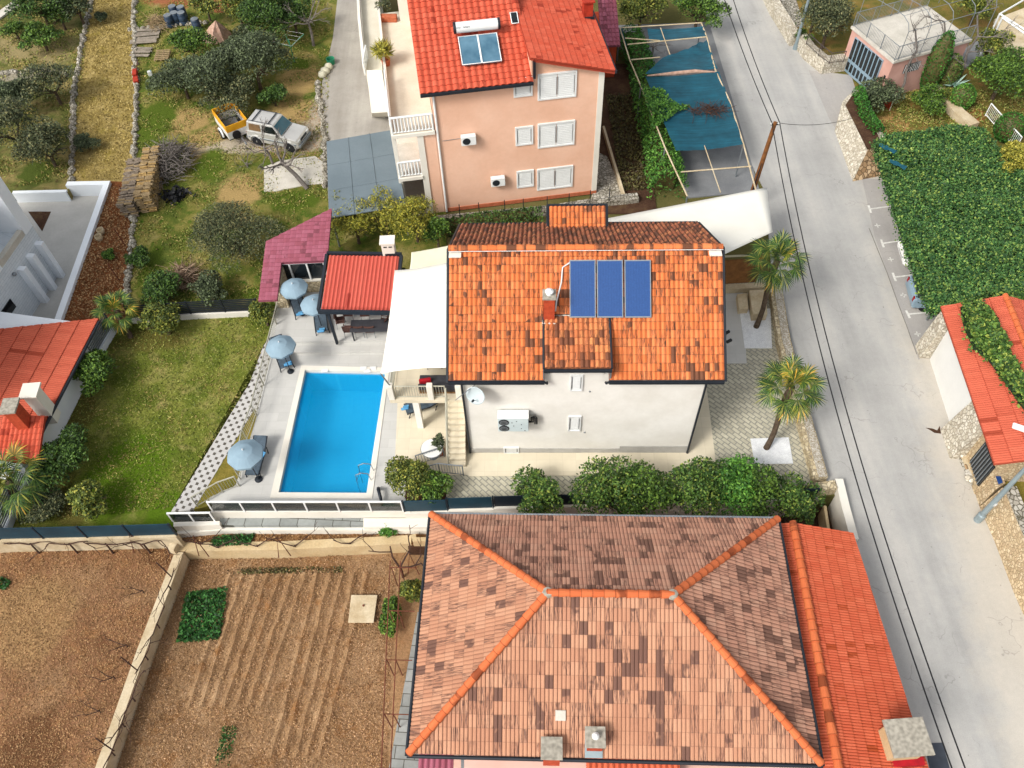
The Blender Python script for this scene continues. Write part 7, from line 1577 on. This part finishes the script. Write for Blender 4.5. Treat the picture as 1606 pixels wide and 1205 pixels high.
for k,(x,y) in enumerate(((215,930),(190,1015),(170,1065),(148,1118))): vine('small bare twiggy vine on the left plot beside the dividing wall, %s from the top'%names[k],x+10,y,-1.1,[(-1,.3,.3),(-.6,-.4,.4)],.5,50+k,.022,3,grp='twiggy vines on the left plot',trunk=.2)
vine('tangled bare vine at the corner of the ochre planter and the hipped roof',632,905,-1.9,[(.6,.4,1),(-.4,.5,1),(.9,-.2,.8)],1.3,61,.05,3,trunk=1.0)
for k,(x,y) in enumerate(((275,905),(222,1052),(185,1178))): 
    p=A(x-6,y,-1.0); tag(MB().tube([p,p+Vector((-.35,.25,1.0))],.03,5).build('vine_post','vine_brown'),'dark wooden vine post on the dividing wall, %s from the top'%names[k],'post','vine posts on the dividing wall')
for k,(x,y) in enumerate(((230,865),(312,872),(456,872),(640,900))):
    p=A(x,y,-1.2); s=1 if k%2 else -1; tag(MB().tube([p,p+Vector((.25*s,.2,1.6)),p+Vector((.5*s,-.1,.1))],.025,5).build('support_frame','rust'),'rusty iron support frame over the beds, %s from the left'%names[k],'frame','rusty support frames')
# ================================================================ VEGETATION
tree('shrub','rounded dark orange tree shrub beside the cloth tent','shrub',298,70,66,h=2.6,leaf='leaf_green',size=.16)
tree('olive_tree','wide grey green olive tree in the upper garden, left of the other','tree',322,122,96,h=3.4,leaf='leaf_olive',size=.15)
tree('olive_tree','wide grey green olive tree near the yellow trailer and clothes dryer','tree',398,104,100,h=3.6,leaf='leaf_olive',size=.15)
tree('garden_tree','large dark green tree at the top edge left of the bare tree','tree',420,32,96,h=3.6,leaf='leaf_deep',size=.17)
tree('garden_tree','small yellowish green tree at the top edge above the cloth tent','tree',372,14,56,h=2.6,leaf='leaf_yellow',size=.17)
tree('garden_tree','small yellowish green tree at the top edge above the blue barrels','tree',322,10,46,h=2.4,leaf='leaf_yellow',size=.17)
tree('shrub','bluish grey shrub right of the cloth tent','shrub',382,60,44,h=1.8,leaf='leaf_olive',size=.15)
tree('garden_tree','tall deep green tree in the upper left corner','tree',62,12,76,h=3.4,leaf='leaf_deep',size=.17)
tree('garden_tree','dark grey green tree touching the grass track at the top left','tree',118,10,56,h=3.2,leaf='leaf_olive',size=.16)
tree('shrub','bright rounded green bush in the dry field at upper left','shrub',64,60,56,h=2.0,leaf='leaf_green',size=.16)
tree('shrub','small green bush at the left edge above the stone bank','shrub',22,48,34,h=1.4,leaf='leaf_green',size=.15)
tree('olive_tree','loose grey olive tree beside the grass track in the field','tree',80,135,76,h=2.8,leaf='leaf_oliveb',size=.14,n=650)
tree('olive_tree','large shadowy olive tree at the left edge of the field','tree',18,205,96,h=3.6,leaf='leaf_oliveb',size=.14,n=700)
tree('shrub','low grey shrub at the lower end of the grass track','shrub',132,224,34,h=.9,leaf='leaf_olive',size=.13,trunk=False)
tree('shrub','small spiky shrub at the upper end of the grass track','shrub',160,28,18,h=.8,leaf='leaf_olive',size=.16,trunk=False)
tree('olive_tree','big twiggy grey green bush in the middle of the meadow','bush',368,368,128,h=3.0,leaf='leaf_oliveb',size=.12,n=1100,asp=.35)
tree('shrub','dark green bush above the lawn fence, left of the twig heap','bush',256,457,66,h=1.6,leaf='leaf_deep',size=.14)
tree('shrub','pale green bush above the lawn fence, right of the twig heap','bush',328,455,58,h=1.6,leaf='leaf_olive',size=.14)
tree('shrub','small dark shrub on the edge of the red soil strip','bush',214,406,34,h=1.1,leaf='leaf_deep',size=.13,trunk=False)
tree('shrub','tiny green tuft in the middle of the red soil strip','bush',172,400,16,h=.5,leaf='leaf_green',size=.12,trunk=False)
tree('shrub','yellow green rounded shrub in front of the lawn fence beside the small palm','shrub',257,508,64,h=1.7,leaf='leaf_yellow',size=.14,z0=-.3)
tree('shrub','leafy green bush spilling over the slatted fence by the orange annex','shrub',152,580,78,h=1.8,leaf='leaf_green',size=.15,z0=-.3)
tree('shrub','big dark green round bush on the lawn beside the chimneys','shrub',97,716,88,h=2.2,leaf='leaf_deep',size=.14,z0=-.3,n=1200)
tree('shrub','pale variegated bush near the bottom of the lawn','shrub',140,787,70,h=1.6,leaf='leaf_yellow',size=.14,z0=-.3)
tree('shrub','yellowish shrub against the pink shed and pool railing','shrub',414,494,40,h=1.5,leaf='leaf_yellow',size=.13,z0=-.2)
tree('shrub','dense round yellow green bush at the lower right of the pool','shrub',638,757,72,h=1.7,leaf='leaf_yellow',size=.12,n=1700,ratio=.9)
tree('shrub','dense dark green bush joined to the right of the round pool bush','shrub',674,760,50,h=1.5,leaf='leaf_green',size=.12,n=1500)
for a in ((556,352,70,2.9,'yellow green bamboo clump beside the pink shed roof'),(603,340,64,3.4,'tall yellow green bamboo clump behind the white chimney'),(650,344,66,3.4,'yellow green bamboo clump in front of the lower peach balcony'),(540,330,40,3.0,'thin golden bamboo clump at the corner of the grey carport')):
    tree('bamboo',a[4],'bamboo',a[0],a[1],a[2],h=a[3],leaf='leaf_bamboo',size=.17,asp=.28,n=1900,flat=1.3,lobes=16,group='bamboo clumps behind the pavilion')
tree('shrub','dark green shrub squeezed between bamboo and main roof','shrub',685,368,34,h=2.2,leaf='leaf_green',size=.14)
for a in ((848,785,86,3.1,'leaf_hedge','loose sprawling green tree at the left end of the hedge row'),(950,778,98,3.3,'leaf_hedge','yellow green tree second in the hedge row above the hipped roof'),(1005,780,90,3.2,'leaf_green','dark green tree third in the hedge row above the hipped roof'),(1075,772,108,3.4,'leaf_hedge','largest yellow green tree in the hedge row above the hipped roof'),(1145,777,96,3.3,'leaf_bright','bright green tree fifth in the hedge row above the hipped roof'),(1195,785,80,3.0,'leaf_green','dark green tree sixth in the hedge row above the hipped roof'),(1243,790,76,2.7,'leaf_hedge','green tree at the road end of the hedge row')):
    tree('hedge_tree',a[5],'tree',a[0],a[1],a[2],h=a[3]+.6,z0=-1.2,leaf=a[4],size=.14,n=1150,group='trees in the row above the hipped roof')
tree('shrub','narrow yellow green shrub between the trellis and the hipped roof','shrub',643,925,38,h=1.6,z0=-1.9,leaf='leaf_yellow',size=.13)
tree('shrub','low green plants at the foot of the rusty trellis','shrub',611,965,26,h=1.0,z0=-1.9,leaf='leaf_green',size=.13,ratio=2.2)
tree('shrub','small green plant in the narrow bed below the pool wall','plant',610,832,24,h=.7,z0=-1.1,leaf='leaf_bright',size=.18,asp=.2,trunk=False)
tree('street_tree','yellow green tree at the top edge above the pergola, left of the other','tree',1005,16,88,h=3.4,leaf='leaf_yellow',size=.18)
tree('street_tree','dense green tree at the top edge between the pergola and the road','tree',1095,14,86,h=3.6,leaf='leaf_green',size=.18)
tree('garden_tree','grey green tree behind the curved stone wall left of the garage','tree',1300,38,84,h=3.6,leaf='leaf_oliveb',size=.16,n=1000)
tree('garden_tree','second grey green tree at the top edge near the slim pale pole','tree',1282,10,60,h=3.8,leaf='leaf_olive',size=.16)
tree('shrub','small green shrub at the foot of the slim pale pole','shrub',1262,62,30,h=1.2,leaf='leaf_green',size=.15)
tree('shrub','rounded grey green shrub in front of the garage door','shrub',1367,152,66,h=1.9,leaf='leaf_olive',size=.15,n=1200)
tree('shrub','mixed green bush in the middle of the right garden','shrub',1462,160,52,h=1.6,leaf='leaf_green',size=.14)
tree('shrub','small yellowish bush beside the middle garden bush','shrub',1486,150,28,h=1.1,leaf='leaf_yellow',size=.14)
tree('garden_tree','big glossy green tree at the right edge below the white pergola','tree',1575,118,106,h=3.6,leaf='leaf_green',size=.16,n=1300)
tree('garden_tree','pale green tree left of the big glossy one by the garage terrace','tree',1552,72,54,h=3.2,leaf='leaf_yellow',size=.16)
tree('shrub','golden yellow shrub on the ivy roof edge at the right','shrub',1592,256,64,h=2.6,leaf='leaf_gold',size=.15,n=1500,z0=1.0)
tree('street_tree','leafy yellow green tree at the top edge right of the garage','tree',1535,8,60,h=3.0,leaf='leaf_yellow',size=.17)
tree('olive_tree','grey green olive tree between the pallet and the bright grass','tree',285,128,70,h=2.6,leaf='leaf_olive',size=.14)
tree('olive_tree','grey green olive tree between the two big olives and the yellow trailer','tree',352,150,80,h=2.6,leaf='leaf_oliveb',size=.14)
tree('garden_tree','dark green tree at the top edge right beside the bare grey tree','tree',458,22,60,h=3.0,leaf='leaf_deep',size=.16)
tree('shrub','dark shrub under the olives below the clothes dryer','shrub',428,150,50,h=1.6,leaf='leaf_deep',size=.14)
tree('shrub','low grey green shrub left of the white plastic pieces','shrub',360,88,60,h=1.5,leaf='leaf_olive',size=.14)
tree('olive_tree','grey olive tree in the field left of the grass track, lowest one','tree',72,235,80,h=2.6,leaf='leaf_oliveb',size=.14)
tree('olive_tree','grey olive tree at the left edge above the modern house','tree',15,150,70,h=2.6,leaf='leaf_olive',size=.14)
tree('shrub','dark bush at the top left between two tall trees','shrub',92,25,50,h=2.2,leaf='leaf_deep',size=.15)
tree('shrub','brown green scrub under the large palm at the lower left','shrub',75,790,70,h=.8,leaf='leaf_oliveb',size=.12,z0=-.3,trunk=False)
tree('shrub','low dark scrub between the round bush and the slatted fence','shrub',60,665,44,h=1.2,leaf='leaf_deep',size=.13,z0=-.3,trunk=False)
def clipped(label,px,py,w,hm,leaf,flat=1.0,z0=0):
    z=z0+hm*.5; c=A(px,py,z); r=w/2*mpp(px,py,z); t=thing('clipped_shrub',label,'topiary',Vz(c,z0),'clipped shrubs in the right garden'); n=2200
    d=RNG.normal(size=(n,3)); d/=np.linalg.norm(d,axis=1)[:,None]; P=np.array(c)+d*np.array((r,r,hm*.5))*(.93+.1*RNG.random((n,1))); Vv,Q=leafquads(P,.12,.5,.2); arrays_obj('foliage',Vv,Q,leaf,t)
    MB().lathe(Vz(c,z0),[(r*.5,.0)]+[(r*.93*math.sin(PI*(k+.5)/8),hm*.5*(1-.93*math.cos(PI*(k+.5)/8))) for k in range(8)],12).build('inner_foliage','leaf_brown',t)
clipped('tall dark clipped cone shrub beside the garage terrace',1470,99,34,4.3,'leaf_topiary'); clipped('bright green clipped ball right of the dark cone shrub',1488,114,38,2.5,'leaf_hedge'); clipped('green clipped ball behind the blue agave',1510,152,38,1.6,'leaf_bright'); clipped('dark clipped dome shrub behind the white garden railing',1584,200,46,1.8,'leaf_topiary')
c=A(1496,131,.9); t=thing('agave','blue green agave rosette between the clipped shrubs','agave',Vz(c,0)); MB().tube([Vz(c,0),Vz(c,.8)],[.16,.12],8).build('stem','bark',t)
for k in range(16):
    a=2*PI*k/16; el=.35+.5*(k%3)/2; L=1.05; d=Vector((math.cos(a)*math.cos(el),math.sin(a)*math.cos(el),math.sin(el))); s=Vector((-math.sin(a),math.cos(a),0)); b=Vz(c,.75)
    MB().face([b-s*.05,b+d*L*.5-s*.09-up*.02,b+d*L,b+d*L*.5+s*.09-up*.02,b+s*.05]).face([b-s*.05,b-up*.05,b+d*L*.5-up*.08,b+d*L,b+d*L*.5-s*.09-up*.02]).build('leaf','leaf_agave',t)
# hedges
def hedge(name,label,pts,w,h,n,leaf,z0=0,size=.14,cat='hedge',seed=1,grp=None):
    rng=np.random.default_rng(seed); P=PX(pts,z0); t=thing(name,label,cat,P[0],grp); C=[]; tot=sum((b-a).length for a,b in zip(P,P[1:]))
    for a,b in zip(P,P[1:]):
        m=int(n*(b-a).length/tot); d=(b-a).normalized(); s=np.array((-d.y,d.x,0)); k=rng.random((m,1)); base=np.array(a)*(1-k)+np.array(b)*k
        th=rng.random((m,1))*PI; base=base+s*np.cos(th)*w/2*(.85+.25*rng.random((m,1)))*(1+.15*np.sin(k*40)); base[:,2:]+=h*(.5+.5*np.sin(th))*(.85+.2*rng.random((m,1)))*np.where(rng.random((m,1))<.3,rng.random((m,1)),1); C.append(base)
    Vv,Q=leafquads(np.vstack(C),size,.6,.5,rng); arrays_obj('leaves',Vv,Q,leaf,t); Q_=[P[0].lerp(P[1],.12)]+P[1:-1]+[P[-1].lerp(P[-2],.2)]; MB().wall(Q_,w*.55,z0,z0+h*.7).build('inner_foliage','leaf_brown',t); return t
hedge('hedge','tall bright green hedge running along the left side of the net pergola',[(1012,150),(1030,230),(1045,315)],1.9,2.0,9000,'leaf_bright',seed=3)
hedge('hedge','darker ivy covered stretch behind the net pergola beside the peach house',[(985,70),(1000,110),(1012,150)],1.6,1.6,4000,'leaf_topiary',seed=4)
hedge('hedge','dark low clipped hedge on top of the white stone wall',[(1342,155),(1352,190),(1375,222)],.7,1.0,3000,'leaf_topiary',z0=1.0,seed=5,size=.11)
ivy('climbing_plant','yellow green climber spreading across the teal netting',[(1005,136),(1040,138),(1055,158),(1085,166),(1062,176),(1045,190),(1022,200)],2.5,1700,.15,'leaf_bright',thick=.3,seed=9,under=False,cat='climber')
brush('dead_climber','dead brown creeper strip lying across the teal netting',1112,174,66,.08,110,'vine_brown',z=2.5,ratio=.25,seed=8,cat='creeper')
hedge('hedge','dark shrubs along the foot of the stone wall below the peach house',[(690,366),(760,352),(850,344)],.9,.8,1800,'leaf_deep',seed=6)
# bare trees
def baretree(label,px,py,h,z0=0,seed=1,lean=(0,0),depth=4,l=.9,r=.12,m='bark_grey',spread=.7,grp='bare pruned trees'):
    rg=random.Random(seed); b=A(px,py,z0); t=thing('bare_tree',label,'tree',b,grp); top=b+Vector((lean[0],lean[1],h)); MB().tube([b,b.lerp(top,.5)+Vector((.05,.05,0)),top],[r,r*.85,r*.7],8).build('trunk',m,t); mb=MB()
    for k in range(6): a=2*PI*k/6+rg.random(); branchy(mb,top-up*rg.uniform(0,.3),Vector((math.cos(a),math.sin(a),rg.uniform(.1,.7))).normalized(),l,r*.5,depth-1,rg,spread,.1,(2,3),4)
    mb.build('branches',m,t)
baretree('bare pruned tree leaning over the pale concrete pad',482,296,1.4,seed=3,lean=(-1.3,.8),l=.75,r=.15,depth=3)
baretree('bare grey tree in front of the silver car',428,258,1.2,seed=4,l=.7,r=.09,lean=(-.2,.1))
baretree('leafless grey tree at the top edge beside the driveway',492,72,1.9,seed=5,l=.95,r=.11)
baretree('small bare thorny bush beside the pale concrete pad on the soil',388,262,.3,seed=6,l=.45,r=.05,depth=3)
baretree('bare whitish shrub inside the torn net pergola',1022,90,.9,seed=7,l=.6,r=.06,depth=3)
# palms
def palm(label,bx,by,topx,topy,z0,h,R,nf=26,leaf='palm_leaf',seed=1,name='fan_palm',tr=.13,yellow=.15,grp='fan palms'):
    rg=random.Random(seed); b=A(bx,by,z0); top=A(topx,topy,z0+h) if topx else b+up*h; t=thing(name,label,'palm',b,grp)
    pts=[b.lerp(top,k/7)+Vector((.05*math.sin(k),.03*math.cos(k),0)) for k in range(8)]; MB().tube(pts,[tr*1.15,tr,tr*.95,tr*.95,tr,tr*1.1,tr*1.25,tr*1.2],10).build('trunk','bark',t)
    for k in range(nf):
        a=2*PI*k*.382*1.0+rg.uniform(-.2,.2); el=math.radians(88-125*(k/nf)**.8); dd=Vector((math.cos(a)*math.cos(el),math.sin(a)*math.cos(el),math.sin(el))); L=R*(.28 if el>1.1 else .45 if el>.7 else .62); p0=top; p1=top+dd*L; side=dd.cross(up); 
        side=side.normalized() if side.length>.1 else Vector((1,0,0)); nrm=side.cross(dd).normalized(); mb=MB(); mb.tube([p0,p0.lerp(p1,.5)+up*.04,p1],.012,4,cap=False); nb=20; bl_=R*.52
        for j in range(nb):
            f=(j-(nb-1)/2)/((nb-1)/2); an=f*2.0; d2=(dd*math.cos(an)+side*math.sin(an)).normalized(); s2=nrm.cross(d2).normalized()*.03; l2=bl_*(1-.28*abs(f))*rg.uniform(.85,1.05); dr=-up*(l2*.22*(1+abs(f)))
            m1=p1+d2*l2*.55-nrm*.0+dr*.2; mb.face([p1,m1-s2,p1+d2*l2+dr,m1+s2])
        old=rg.random()<yellow or (k>nf-4)
        mb.build('frond','palm_yellow' if old else leaf,t)
palm('fan palm with leaning trunk beside the stone blocks and the road',1186,514,1219,408,0,3.9,1.55,30,seed=1)
palm('yellowish fan palm on the white gravel square by the roadside wall',1202,704,1241,607,0,3.8,1.5,30,seed=2,yellow=.4)
palm('small fan palm in the upper left corner of the lawn',205,530,181,486,-.3,1.5,1.2,24,seed=3,yellow=.2)
palm('large fan palm with orange dead fronds at the lower left edge',20,800,14,752,-.3,1.6,1.75,32,seed=4,yellow=.22)
c=A(245,795,-.3)
